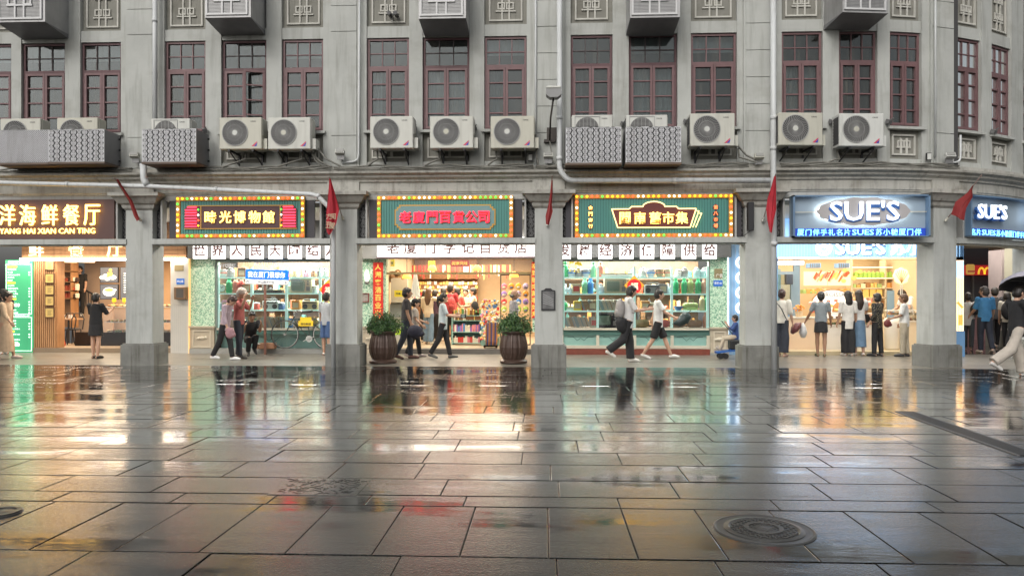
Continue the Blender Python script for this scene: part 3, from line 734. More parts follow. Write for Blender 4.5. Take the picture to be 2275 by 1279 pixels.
def window_shop(nm, lab, pa, pb, verts, shelves, mosL, mosR, par=None):
    s = thing(nm, (X((pa+pb)/2), YS, 0), lab, 'shop')
    x0, x1 = X(pa), X(pb); ztop = 2.58; zsill = Zp((pa+pb)/2, 728)
    sb('step', BX().box(X(mosL[0]) if mosL else x0, X(mosR[1]) if mosR else x1, YS-.12, YS+.2, -.02, Zp(600, 774) if not mosR else .06), mat('grey_step_stone', (.33, .33, .31), .4, var=.3), s)
    for mm in (mosL, mosR):
        if mm:
            sb('mosaic_pillar', BX().box(X(mm[0]), X(mm[1]), YS-.04, YS+.3, zsill, 2.6), MOS, s); cabinet(mm[0], mm[1], s)
    m = MB(); m.box(x0-.04, x1+.04, YS-.03, YS+.06, 2.50, 2.60).box(x0-.05, x0, YS-.03, YS+.06, .15, 2.5).box(x1, x1+.05, YS-.03, YS+.06, .15, 2.5)
    sb('window_frame', m, mat('grey_green_frame', (.20, .25, .22), .45), s)
    m = MB()
    for p in verts: m.box(X(p)-.03, X(p)+.03, YS+.02, YS+.1, zsill, 2.36 if p not in (483,) else 2.42)
    sb('upright', m, SHELF, s)
    for py in shelves:
        z = Zp((pa+pb)/2, py); sb('shelf', BX().box(x0, x1, YS+.03, YS+.55, z-.035, z), SHELF, s)
    sb('glass', BX().box(x0, x1, YS-.012, YS-.006, zsill, 2.5), GLS, s)
    sb('sill', BX().box(x0, x1, YS-.06, YS+.6, zsill-.06, zsill-.005), CREAM, s)
    return s, x0, x1, zsill
sh2, x0, x1, zs2 = window_shop('shopfront', 'old-time museum shop with a lit display window, green mosaic pillar and a leaning bicycle', 483, 795, (483, 558, 635, 710, 785), (615, 651, 688), (425, 478), None)
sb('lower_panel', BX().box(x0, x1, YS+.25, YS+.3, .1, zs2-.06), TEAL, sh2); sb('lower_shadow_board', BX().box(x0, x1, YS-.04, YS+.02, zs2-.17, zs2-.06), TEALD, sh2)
def zig(c, z, par):
    m = MB(); pts = [(c-.35, z+.05), (c-.2, z+.05), (c-.09, z-.05), (c, z+.02), (c+.09, z-.05), (c+.2, z+.05), (c+.35, z+.05)]
    yy = YS+.02 if par is not sh2 else YS+.24
    for a, b in zip(pts[:-1], pts[1:]): m.bar(a, b, .014, yy-.008, yy)
    sb('zigzag_trim', m, TEALD, par)
for p in (520, 597, 672, 748): zig(X(p), .37, sh2)
sh4, x0, x1, zs4 = window_shop('shopfront', 'old market shop with a long lit display window above teal panels and a mosaic pillar', 1252, 1575, (1252, 1328, 1410, 1493, 1573), (615, 652, 690), None, (1577, 1617))
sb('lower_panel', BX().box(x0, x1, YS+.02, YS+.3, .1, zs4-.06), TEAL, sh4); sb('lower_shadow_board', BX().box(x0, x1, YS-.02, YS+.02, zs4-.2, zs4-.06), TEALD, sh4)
m = MB()
for p in (1248, 1328, 1410, 1493, 1573): m.box(X(p)-.04, X(p)+.04, YS-.035, YS+.02, .1, zs4-.2)
m.box(x0, x1, YS-.05, YS+.02, .16, .24); sb('lower_frame', m, CREAM, sh4)
sb('tile_plinth', BX().box(x0, x1, YS-.13, YS+.1, -.01, .15), mat('red_tile', (.22, .06, .04), .35, var=.4, vs=14), sh4)
for p in (1290, 1369, 1451, 1533): zig(X(p), .42, sh4)
for sh_, a, b in ((sh2, 478, 800), (sh4, 1195, 1577)):
    sb('back_wall', BX().box(X(a), X(b), YS+1.5, YS+1.6, .1, 3.2), mat('brown_shop_wall', (.30, .20, .13), .8, var=.5, vs=5), sh_)
    sb('ceiling', BX().box(X(a), X(b), YS+.1, YS+1.6, 3.0, 3.08), CREAM, sh_)
    sb('base_floor', BX().box(X(a), X(b), YS+.3, YS+1.5, 0, .7), WOODD, sh_)
def backgoods(par, a, b, seed):
    m = MB(); rs = random.Random(seed)
    for z in (.78, 1.22, 1.66, 2.1):
        m.m = 5; m.box(X(a), X(b), YS+1.1, YS+1.45, z-.03, z); x = X(a)+.05
        while x < X(b)-.2:
            w_ = rs.uniform(.03, .16); h = rs.uniform(.08, .34); m.m = rs.randrange(7)
            q = rs.random()
            if q < .55: m.bbox(x, x+w_, YS+1.12, YS+1.3, z, z+h, .008)
            elif q < .8: m.lathe([(w_*.35, 0), (w_*.5, h*.4), (w_*.45, h*.7), (w_*.2, h*.85), (w_*.2, h)], (x+w_/2, YS+1.2, z), 9)
            else: m.ell((x+w_/2, YS+1.2, z+w_*.5), (w_*.5, w_*.4, w_*.5), 9, 6)
            x += w_+rs.uniform(.004, .04)
    sb('stacked_oddments', m, [mat('odd_red', (.5, .10, .05), .5), mat('odd_cream', (.65, .56, .38), .5), mat('odd_brown', (.22, .11, .05), .5), mat('odd_teal', (.1, .3, .27), .5), mat('odd_dark', (.04, .04, .04), .5), WOOD, mat('odd_orange', (.6, .27, .06), .5)], par, kind='stuff')
backgoods(sh2, 478, 800, 2); backgoods(sh4, 1200, 1577, 3)
for a, b, nm in ((478, 800, 'museum_window'), (1195, 1577, 'market_window')):
    area(nm+'_light', (X((a+b)/2), YS+.6, 2.95), abs(X(b)-X(a))-.3, .8, 420, (1, .96, .86))
    for py in (652, 690): area(nm+'_shelf_light', (X((a+b)/2), YS+.35, Zp(1000, py-36)-.05), abs(X(b)-X(a))-.2, .4, 46, (.9, 1, .92))
# character light boxes above the windows
LBW = emis('lit_white_box', (1, .97, .95), 1.7); LBT = mat('brown_lettering', (.13, .06, .06), .6)
Yl = YS-.35
def charbox(px, ch, lab, grp, first=[None]):
    x = X(px, Yl); w_ = .36; z0 = Zp(px, 575, Yl)
    t = thing('character_lightbox', (x, Yl, z0), lab, 'light box', grp)
    sb('box', BX().box(x-w_/2, x+w_/2, Yl, Yl+.08, z0, z0+.5), LBW, t); sb('lettering', MB().text(ch, x, z0+.235, .315, Yl-.002, .008, .024), LBT, t)
for i, (px, ch) in enumerate(zip((443, 484, 526, 569, 611, 654, 695, 737), '世界人民大团结万')):
    charbox(px, ch, 'white lit character box above the museum window, %s of eight from the left' % ORD[i], 'white character boxes above the museum window')
for i, (px, ch) in enumerate(zip((1253, 1299, 1345, 1392, 1438, 1484, 1531, 1577), '发展经济保障供给')):
    charbox(px, ch, 'white lit character box above the market window, %s of eight from the left' % ORD[i], 'white character boxes above the market window')
obj('fascia', BX().box(X(425), X(800), YS-.22, YS+.1, 2.6, 3.62), mat('dim_fascia', (.16, .16, .16), .6), sh2); obj('fascia', BX().box(X(1195), X(1620), YS-.22, YS+.1, 2.6, 3.62), mat('dim_fascia', 0), sh4)
# long box over the door
t = thing('lightbox_sign', (X(1000, Yl), Yl, 2.6), 'long white lit sign with dark characters over the open general store', 'sign')
x0, x1 = X(838, Yl), X(1196, Yl); z0 = Zp(1000, 570, Yl)
sb('box', BX().box(x0, x1, Yl, Yl+.12, z0, z0+.52), LBW, t); sb('trim', BX().box(x0-.02, x1, Yl-.01, Yl+.13, z0-.03, z0), mat('mauve_trim', (.3, .2, .25), .5), t)
m = MB()
for px, ch in zip((873, 912, 955, 999, 1040, 1078, 1118, 1157), '老厦门字记百货店'): m.text(ch, X(px, Yl), z0+.24, .33, Yl-.002, .01, .016)
sb('lettering', m, LBT, t)
obj('fascia', BX().box(X(800), X(1195), YS-.2, YS+.1, 2.58, 3.62), GREYP, sh4)
# --- general store
s3 = thing('shopfront', (X(1000), YS, 0), 'open general store crammed with souvenirs between the two display windows', 'shop')
D3 = 6.0
sb('step', BX().box(X(800), X(1195), YS-.05, YS+.3, -.01, .13), mat('dark_step_stone', (.12, .11, .10), .3, var=.3), s3)
sb('interior_floor', BX().box(X(800), X(1195), YS+.3, YS+D3, -.01, .135), mat('store_floor', (.42, .34, .24), .35, var=.3), s3)
sb('mosaic_pillar', BX().box(X(800), X(858), YS-.04, YS+.3, zs2-.4, 2.6).box(X(1183), X(1197), YS-.04, YS+.3, .6, 2.6), MOS, s3)
cabinet(800, 852, s3)
sb('interior_wall', BX().box(X(855)-.3, X(855)-.2, YS+.3, YS+D3, 0, 3.2).box(X(1190)+.3, X(1190)+.4, YS+.3, YS+D3, 0, 3.2).box(X(855)-.3, X(1190)+.4, YS+D3, YS+D3+.1, 0, 3.2), mat('store_wall', (.42, .30, .18), .8, var=.2), s3)
sb('ceiling', BX().box(X(855)-.3, X(1190)+.4, YS+.1, YS+D3, 3.05, 3.15), mat('store_ceiling', (.40, .33, .22), .8), s3)
sb('transom_glass', BX().box(X(858), X(1183), YS+.05, YS+.06, Zp(1000, 602), 2.58), GLS, s3)
sb('transom_bar', BX().box(X(858), X(1183), YS+.03, YS+.1, Zp(1000, 606)-.04, Zp(1000, 606)+.02), mat('brass_bar', (.35, .27, .13), .4, .3), s3)
area('store_light', (X(1010), YS+3.4, 3.0), 3.4, 3.6, 520, (1, .87, .68))
area('store_front_light', (X(1010), YS+.9, 3.0), 3.4, .8, 70, (1, .85, .62))
RED = mat('couplet_red', (.62, .03, .02), .6, em=.25); GOLD = mat('couplet_gold', (.95, .6, .12), .5, em=.35)
for p, q, tx, a, b, lab in ((829, 851, '人潮客涌百业兴旺', 583, 722, 'long red couplet banner with gold characters on the mosaic pillar left of the store door'), (1181, 1194, '福到財來萬事如意', 582, 706, 'red couplet banner at the right edge of the store door, partly behind the column')):
    Yb = YS-.07; x0, x1, z0, z1 = X(p, Yb), X(q, Yb), Zp(p, b, Yb), Zp(p, a, Yb)
    t = thing('couplet_banner', (x0, Yb, z0), lab, 'banner')
    sb('cloth', BX().box(x0, x1, Yb-.008, Yb+.01, z0, z1), RED, t); h = (z1-z0)/len(tx)
    sb('lettering', MB().text(tx, (x0+x1)/2, (z0+z1)/2, h*.8, Yb-.009, .004, .02, vert=True, gap=1.22), GOLD, t)
for i, (px, py) in enumerate(((904, 614), (960, 596), (1060, 596), (1142, 611))):
    lamp_shade(X(px, YS+1.2), YS+1.2, Zp(px, py, YS+1.2)-.06, .13, (1, .45, .07), 'pendant_lamp', 'orange bamboo pendant lamp near the ceiling of the store, %s' % ('beside the straw hats', 'left of the red banner', 'right of the red banner', 'above the backpack rack')[i], 'orange pendant lamps in the store', .16, 2.4)
t = thing('name_banner', (X(1020, YS+1), YS+1, 2.6), 'small dark red banner with characters hanging under the store ceiling', 'banner')
x0, x1, z0, z1 = X(1001, YS+1), X(1042, YS+1), Zp(1020, 592, YS+1), Zp(1020, 578, YS+1)
sb('cloth', BX().box(x0, x1, YS+1, YS+1.02, z0, z1), mat('dark_red_cloth', (.35, .02, .03), .7), t); sb('lettering', MB().text('闽南风味', (x0+x1)/2, (z0+z1)/2, .11, YS+.999, .004, .01), GOLD, t)
for i, (px, py, c) in enumerate(((872, 584, 'yellow'), (959, 590, 'yellow'), (886, 652, 'yellow'))):
    Yb = YS+(.8, 1.4, 1.0)[i]; w_, h = ((.12, .2), (.2, .28), (.26, .19))[i]
    x, z = X(px, Yb), Zp(px, py, Yb); m = MB().box(x-w_/2, x+w_/2, Yb, Yb+.01, z-h/2, z+h/2); m.m = 1; m.text('特惠' if i == 2 else '福', x-.02, z, h*.35, Yb-.001, .003, .01)
    obj('paper_sign', m, [mat('yellow_paper', (.9, .72, .06), .6, em=.25), BLK], label=('small yellow paper card hung at the top left of the store', 'yellow paper sign between the pendant lamps of the store', 'yellow handwritten sign beside the hanging white cloths')[i], cat='paper sign')
# back wall shelving of the store
Yw = YS+D3-.5
bw = thing('shelf_unit', (X(1000, Yw), Yw, .13), 'wide back wall shelving packed with rows of boxed souvenirs in the store', 'shelf')
x0, x1 = X(915, Yw), X(1060, Yw); zz_ = [Zp(1000, p, Yw) for p in (618, 632, 640, 648, 657, 666, 676)]
m = MB().box(x0, x1, Yw+.32, Yw+.36, .2, 2.9)
for z in zz_: m.box(x0, x1, Yw, Yw+.32, z-.02, z)
sb('shelving', m, WOOD, bw)
SOUV = [mat('souvenir_%s' % n_, c, .5) for n_, c in (('red', (.6, .05, .04)), ('gold', (.85, .55, .15)), ('white', (.8, .74, .62)), ('green', (.15, .35, .12)), ('pink', (.75, .25, .3)), ('brown', (.25, .11, .05)), ('purple', (.32, .15, .5)), ('blue', (.1, .25, .55)))]
m = MB(); rs = random.Random(12)
for zi, z in enumerate(zz_[1:]):
    x = x0+.03
    while x < x1-.05: m.m = rs.choice((2, 2, 2, 1, 1, 5, 0)); w_ = rs.uniform(.05, .09); m.box(x, x+w_, Yw+.02, Yw+.14, z, z+rs.uniform(.07, .12)); x += w_+.02
x = x0
while x < x1+1.2:
    m.m = rs.choice((0, 0, 1, 5, 2)); l = rs.uniform(.15, .5); w_ = rs.uniform(.02, .06); m.box(x, x+w_, Yw-.3, Yw-.27, 2.62-l, 2.62); x += w_+.02
sb('boxed_goods', m, SOUV, bw, kind='stuff')
# counters and racks in the store
Yr = YS+1.6
rk = thing('book_rack', (X(1035, Yr), Yr, .135), 'green display counter stacked with books and boxed sweets in the middle of the store', 'counter')
x0, x1 = X(1006, Yr), X(1068, Yr); zt = Zp(1035, 700, Yr); m = MB()
for z in (.2, .52, .86, zt): m.box(x0, x1, Yr, Yr+.5, z-.025, z)
m.box(x0-.04, x0, Yr, Yr+.5, .135, zt).box(x1, x1+.05, Yr, Yr+.5, .135, zt); m.box(x0, x1, Yr+.46, Yr+.5, .2, zt)
sb('frame', m, TEAL, rk); m = MB()
for z, lo, hi, cs_ in ((.2, .1, .2, (0, 2, 4)), (.52, .14, .24, (6, 4, 2, 7)), (.86, .12, .24, (1, 5, 2)), (zt, .12, .24, (5, 1, 2, 3))):
    x = x0+.02
    while x < x1-.04: m.m = rs.choice(cs_); w_ = rs.uniform(.025, .06); m.box(x, x+w_, Yr+.03, Yr+.2, z, z+rs.uniform(lo, hi)); x += w_+.006
sb('books_and_boxes', m, SOUV, rk, kind='stuff')
t = thing('bag_rack', (X(1135, YS+1.4), YS+1.4, .135), 'wire rack of colourful round backpacks at the right of the store door', 'rack')
x0, x1 = X(1115, YS+1.5), X(1175, YS+1.5)
sb('frame', BX().frame(x0-.05, x1+.05, .135, 2.2, .03, YS+1.55, YS+1.58), BLK, t)
bc = [('pink', (.85, .25, .4)), ('lime', (.55, .75, .15)), ('yellow', (.9, .65, .05)), ('violet', (.4, .25, .7)), ('blue', (.12, .3, .7)), ('orange', (.9, .4, .05)), ('red', (.75, .06, .06)), ('lilac', (.6, .5, .8))]
k = 0; rows_ = ('top', 'second', 'third', 'fourth')
for r_ in range(4):
    for c_ in range(4):
        nm, cc = bc[(r_*3+c_*5+r_*c_) % 8]; px = 1120+c_*16; py = 636+r_*17; Yb = YS+1.45
        x, z = X(px, Yb), Zp(px, py, Yb)
        b_ = thing('backpack', (x, Yb, z), '%s toy backpack, %s row of the store rack, %s from the left' % (nm, rows_[r_], ORD[c_]), 'backpack', 'small backpacks on the store rack')
        obj('bag', MB().ell((0, 0, 0), (.085, .05, .095), 12, 8), mat('bag_'+nm, cc, .5), b_, False, True); obj('pocket', MB().ell((0, -.035, -.03), (.055, .03, .04), 10, 6), mat('pocket_%d' % (k % 2), ((.85, .8, .7), (.2, .2, .3))[k % 2], .5), b_, False, True); k += 1
t = thing('display_table', (X(1090, YS+1.2), YS+1.2, .135), 'table heaped with wrapped sweets and trinkets beside the green counter', 'table')
x0, x1 = X(1070, YS+1.2), X(1108, YS+1.2)
sb('table_body', BX().box(x0, x1, YS+1.3, YS+1.9, .135, .95), TEAL, t); m = MB()
for j in range(240):
    q = rs.random(); m.m = rs.choice((0, 1, 2, 2, 2, 4, 7, 1)); z = .3+1.15*q; m.ell((rs.uniform(x0-.03, x1), YS+1.28-.15*(1-q)+rs.uniform(0, .05), z), (.04, .03, .035), 6, 4)
sb('wrapped_sweets', m, SOUV, t, kind='stuff')
t = thing('umbrella_stand', (X(1090, YS+.5), YS+.5, .135), 'low stand full of folded umbrellas on wheels by the store step', 'umbrella stand')
m = MB(); xc = X(1093, YS+.5)
sb('base', BX().frame(xc-.22, xc+.16, .17, .20, .03, YS+.3, YS+.6).box(xc-.2, xc+.14, YS+.35, YS+.55, .17, .2), BLK, t)
for j in range(9): m.m = j % 3; xx = xc-.16+j*.035; m.loft([(xx, YS+.45, .2), (xx+.01, YS+.45, .3), (xx+.02, YS+.46, .75), (xx+.02, YS+.46, .85)], [.01, .03, .028, .008], 7)
for dx in (-.2, .13): m.m = 0; m.ell((xc+dx, YS+.4, .155), (.03, .02, .025), 8, 6)
sb('folded_umbrellas', m, [mat('umb_brown', (.25, .1, .05), .5), mat('umb_navy', (.04, .06, .2), .5), mat('umb_rust', (.45, .18, .06), .5)], t)
# hats, white cloths, left racks
for i, (px, py, r_) in enumerate(((872, 615, .17), (896, 618, .16), (884, 606, .1))):
    Yb = YS+1.6; x, z = X(px, Yb), Zp(px, py, Yb)
    M = Matrix.Rotation(R(90), 3, 'X'); m = MB().disc((x, Yb-.02, z), r_, Yb, 20).ell((x, Yb-.03, z), (r_*.5, .09, r_*.5), 12, 8)
    obj('straw_hat', m, mat('straw_%d' % i, ((.30, .18, .1), (.55, .38, .18), (.4, .25, .12))[i], .8), label=('wide dark straw hat hanging left in the store', 'pale straw hat hanging right of the dark hat', 'small straw hat hanging above the other two')[i], cat='hat', group='straw hats hanging in the store')
t = thing('hanging_cloths', (X(925, YS+1.2), YS+1.2, 1.4), 'bunch of white cloth bags hanging beside the yellow sign in the store', 'cloths')
m = MB(); x = X(923, YS+1.2)
for j in range(11): a = (j-5)/5; m.loft([(x+a*.03, YS+1.2, 2.25), (x+a*.08, YS+1.18+.02*(j%3), 1.9), (x+a*.13, YS+1.15+.03*(j%2), 1.5+.05*(j%3))], [.010, .014, .024], 6)
m.lathe([(.16, 0), (.14, .1), (.05, .16), (.001, .17)], (X(918, YS+1), YS+1, 1.33), 14); sb('cloth', m, mat('white_cloth', (.75, .76, .74), .8, em=.12), t)
t = thing('goods_rack', (X(878, YS+1.1), YS+1.1, .135), 'white rack of folded clothes and bright snack bags at the left of the store', 'rack')
x0, x1 = X(862, YS+1.1), X(900, YS+1.1); m = MB().box(x0, x1, YS+1.5, YS+1.55, .135, 2.1)
for z in (.45, .95, 1.4): m.box(x0, x1, YS+1.1, YS+1.5, z-.02, z)
m.m = 1
for j in range(12): m.box(x0+.03+.035*j, x0+.045+.035*j, YS+1.2, YS+1.45, .97, 1.34)
m.m = 2; [m.ell((x0+.08+.1*(j % 4), YS+.9, .5+.09*(j//4)), (.06, .05, .05), 8, 6) for j in range(8)]
m.m = 0; m.box(x0, x1, YS+.8, YS+1.0, .135, .46)
sb('rack', m, [mat('rack_white', (.62, .62, .6), .5), mat('folded_cloth', (.55, .6, .62), .8), mat('lime_bag', (.55, .8, .05), .4, em=.15)], t)
t = thing('wall_lamp', (X(815, YS-.15), YS-.15, 1.9), 'white torch-shaped wall lamp on the green mosaic by the store', 'lamp')
x, z = X(815, YS-.15), Zp(815, 625, YS-.15)
sb('lamp_shade', MB().lathe([(.03, 0), (.07, .08), (.075, .15), (.04, .28), (.005, .33)], (x, YS-.15, z), 12), emis('torch_glow', (1, .95, .8), 2), t, True); sb('bracket', MB().ell((x, YS-.13, z-.03), (.07, .06, .05), 10, 6), GRYM, t)
t = thing('picture_frame', (X(811), YS-.06, 1.5), 'small framed picture on the green mosaic left of the store door', 'picture')
x0, x1, z0, z1 = X(803), X(821), Zp(811, 671), Zp(811, 651)
sb('frame', BX().frame(x0, x1, z0, z1, .02, YS-.08, YS-.04), mat('frame_red_wood', (.25, .06, .05), .5), t); sb('print', BX().box(x0+.02, x1-.02, YS-.06, YS-.04, z0+.02, z1-.02), mat('photo_print', (.4, .36, .33), .5, var=.6, vs=20), t)
# ---------------------------------------------------------------- goods on the display shelves
GY = YS+.22
def gmat(nm, c, r=.4): return mat('ware_'+nm, c, r)
WC = {'green': (.02, .38, .14), 'mint': (.25, .65, .40), 'red': (.62, .07, .05), 'coral': (.75, .25, .18), 'blue': (.04, .25, .65), 'olive': (.35, .42, .12), 'salmon': (.72, .33, .24),
      'white': (.72, .74, .72), 'cream': (.7, .6, .42), 'porcelain': (.68, .75, .85), 'brown': (.3, .15, .07), 'black': (.03, .03, .035), 'pale blue': (.45, .65, .68), 'tan': (.5, .38, .2), 'pink': (.85, .45, .6), 'yellow': (.85, .6, .08), 'orange': (.8, .35, .08), 'dark blue': (.04, .10, .25), 'grey': (.3, .3, .3)}
def add(t, name, m, c, sm=False, r=.4): return obj(name, m, c if not isinstance(c, str) else gmat(c.replace(' ', '_'), WC[c], r), t, False, sm)
def g_thermos(t, c, s=1):
    add(t, 'body', MB().lathe([(.065, 0), (.08, .02), (.082, .24), (.075, .30), (.045, .35)], n=16), c, True); add(t, 'cap', MB().lathe([(.045, .35), (.05, .36), (.045, .41), (.03, .43), (.001, .43)], n=12), 'cream' if c in ('red', 'coral') else c, True)
    add(t, 'handle', MB().tube([(.08, 0, .12), (.125, 0, .14), (.125, 0, .27), (.08, 0, .30)], .009, 6), 'cream')
def g_vase(t, c, s=1): add(t, 'body', MB().lathe([(.03, 0), (.045, .01), (.075, .07), (.07, .13), (.03, .18), (.02, .24), (.028, .27), (.02, .27), (.001, .2)], n=16), c, True)
def g_pot(t, c, s=1):
    add(t, 'body', MB().lathe([(.05, 0), (.09, .03), (.115, .12), (.10, .18), (.12, .21), (.10, .215), (.001, .17)], n=16), c, True); add(t, 'band', MB().lathe([(.117, .10), (.119, .115), (.117, .13)], n=16), 'blue' if c == 'porcelain' else 'coral', True)
def g_tv(t, c, s=1):
    add(t, 'cabinet', MB().bbox(-.30, .30, -.12, .2, 0, .40, .02), c); add(t, 'screen', MB().bbox(-.26, .12, -.135, -.12, .05, .35, .04), mat('tv_screen', (.30, .42, .33), .15)); m = MB()
    for z in (.32, .25): m.disc((.21, -.15, z), .025, -.12, 10)
    m.box(.16, .26, -.13, -.12, .06, .18); add(t, 'knobs', m, 'grey')
    for sx in (-.2, .2): add(t, 'foot', MB().box(sx-.02, sx+.02, -.1, .1, -.0, .012), 'black')
def g_radio(t, c, s=1):
    add(t, 'body', MB().bbox(-.22, .22, -.07, .07, 0, .24, .015), c); m = MB()
    for x in (-.13, .13): m.disc((x, -.08, .09), .07, -.07, 16)
    m.box(-.18, .18, -.078, -.07, .18, .215); add(t, 'speaker', m, 'black'); add(t, 'handle', MB().tube([(-.18, 0, .24), (-.17, 0, .29), (.17, 0, .29), (.18, 0, .24)], .008, 6), 'grey')
def g_box(t, c, s=1): add(t, 'carton', MB().bbox(-.11, .11, -.1, .1, 0, .26, .006), c); add(t, 'label_panel', MB().box(-.08, .08, -.104, -.1, .06, .2), 'cream' if c != 'cream' else 'red')
def g_tin(t, c, s=1): add(t, 'tin', MB().lathe([(.08, 0), (.085, .01), (.085, .17), (.001, .17)], n=14), c, True); add(t, 'lid', MB().lathe([(.088, .165), (.09, .19), (.06, .2), (.001, .205)], n=14), 'white' if c != 'white' else 'cream', True)
def g_bag(t, c, s=1): add(t, 'bag', MB().loft([(-.2, 0, .10), (-.14, 0, .11), (.14, 0, .11), (.2, 0, .10)], [(.05, .07), (.08, .105), (.08, .105), (.05, .07)], 12, side=(0, 1, 0)), c, True); add(t, 'handle', MB().tube([(-.08, -.05, .2), (-.06, -.05, .29), (.06, -.05, .29), (.08, -.05, .2)], .011, 6), c)
def g_books(t, c, s=1):
    m = MB(); rs = random.Random(9); x = -.55
    for j in range(38): m.m = rs.randrange(3); m.rbox((x, 0, .15), (.022, .2, .28+rs.uniform(-.03, .04)), (0, -.35 if j < 30 else -.1, 0)); x += .029
    obj('books', m, [gmat('page', (.6, .55, .42)), gmat('cover_blue', (.3, .4, .42)), gmat('cover_tan', (.45, .3, .16))], t, False)
def g_bowl(t, c, s=1): add(t, 'bowl', MB().lathe([(.05, 0), (.07, .02), (.14, .11), (.135, .115), (.06, .03), (.001, .025)], n=16), c, True)
def g_clock(t, c, s=1): add(t, 'case', MB().disc((0, -.05, .14), .13, .03, 20), c, False); add(t, 'dial', MB().disc((0, -.056, .14), .10, -.05, 20), 'white'); add(t, 'hand', MB().bar((0, .14), (.05, .19), .01, -.062, -.056).bar((0, .14), (-.02, .2), .01, -.062, -.056), 'black')
def g_tray(t, c, s=1): add(t, 'tray', MB().bbox(-.22, .22, -.08, .08, 0, .09, .02), c); add(t, 'rim', MB().box(-.24, .24, -.09, .09, .085, .1), 'cream' if c != 'cream' else 'tan')
def g_jarg(t, c, s=1): add(t, 'jar', MB().lathe([(.07, 0), (.1, .02), (.1, .18), (.06, .22), (.001, .22)], n=14), c, True); add(t, 'lid', MB().lathe([(.065, .215), (.07, .24), (.03, .26), (.001, .265)], n=12), 'grey', True)
GB = dict(thermos=g_thermos, vase=g_vase, pot=g_pot, television=g_tv, radio=g_radio, carton=g_box, tin=g_tin, handbag=g_bag, book_row=g_books, bowl=g_bowl, clock=g_clock, tray=g_tray, jar=g_jarg)
GW = dict(thermos='enamel thermos flask', vase='bottle vase', pot='painted pot', television='old television set', radio='radio cassette player', carton='carton', tin='round tin', handbag='old bag', book_row='row of leaning old books', bowl='bowl', clock='round clock', tray='long tray', jar='storage jar')
proto = {}
def goods(win, lst):
    names = {652: 'second', 651: 'second', 615: 'top', 688: 'third', 690: 'third', 728: 'bottom'}
    cnt = {}
    for k, px, sy, c in lst: cnt[(k, sy, c)] = cnt.get((k, sy, c), 0)+1
    lst = sorted(lst, key=lambda q: q[1]); seen = {}
    for k, px, sy, c in lst:
        x, z = X(px, GY), Zp(1000, sy, GY)-(0 if sy != 728 else .005)
        z = Zp((638 if win[0] == 'm' and win == 'museum' else 1413), sy)
        n = cnt[(k, sy, c)]; seen[(k, sy, c)] = seen.get((k, sy, c), 0)+1; i = seen[(k, sy, c)]
        o = {1: '', 2: (', left of two', ', right of two')[i-1] if n == 2 else ''}.get(n, ', %s of %s from the left' % (('first', 'second', 'third', 'fourth', 'fifth', 'sixth')[i-1], {3: 'three', 4: 'four', 5: 'five', 6: 'six'}.get(n, 'many')))
        lab = '%s %s on the %s %s window shelf%s' % (c, GW[k], names[sy], win, o)
        grp = '%s wares in the %s window' % (GW[k], win)
        if (k, c) in proto: dup(proto[(k, c)], (x, GY, z), lab, grp)
        else:
            t = thing(k, (x, GY, z), lab, GW[k].split()[-1] if k not in ('television', 'radio', 'book_row', 'handbag') else {'television': 'television', 'radio': 'radio', 'book_row': 'books', 'handbag': 'bag'}[k], grp); GB[k](t, c); proto[(k, c)] = t
T, V, P, TV, RA, C, TI, HB, BR, BO, CL, TR, J = GB.keys()
goods('museum', [(P, 495, 615, 'white'), (J, 513, 615, 'grey'), (C, 540, 615, 'brown'), (TR, 590, 615, 'brown'), (TI, 655, 615, 'tan'), (TI, 680, 615, 'pink'), (TI, 697, 615, 'brown'), (J, 722, 615, 'white'), (P, 620, 615, 'brown'),
    (CL, 494, 651, 'tan'), (T, 509, 651, 'green'), (T, 524, 651, 'coral'), (T, 537, 651, 'red'), (C, 550, 651, 'brown'), (TR, 580, 651, 'black'), (TR, 612, 651, 'black'), (TI, 640, 651, 'white'), (TV, 671, 651, 'cream'), (TI, 700, 651, 'white'), (T, 726, 651, 'white'),
    (TI, 490, 688, 'pale blue'), (C, 505, 688, 'pink'), (C, 520, 688, 'pink'), (J, 541, 688, 'pale blue'), (J, 552, 688, 'tan'), (TI, 570, 688, 'red'), (RA, 602, 688, 'white'), (TI, 626, 688, 'dark blue'), (C, 659, 688, 'orange'), (RA, 690, 688, 'tan'), (CL, 722, 688, 'yellow'),
    (TI, 545, 728, 'red'), (C, 566, 728, 'green'), (BR, 595, 728, 'tan'), (RA, 625, 728, 'grey'), (C, 645, 728, 'blue'), (TR, 670, 728, 'brown'), (J, 700, 728, 'tan'), (J, 520, 728, 'brown'), (P, 497, 728, 'grey')])
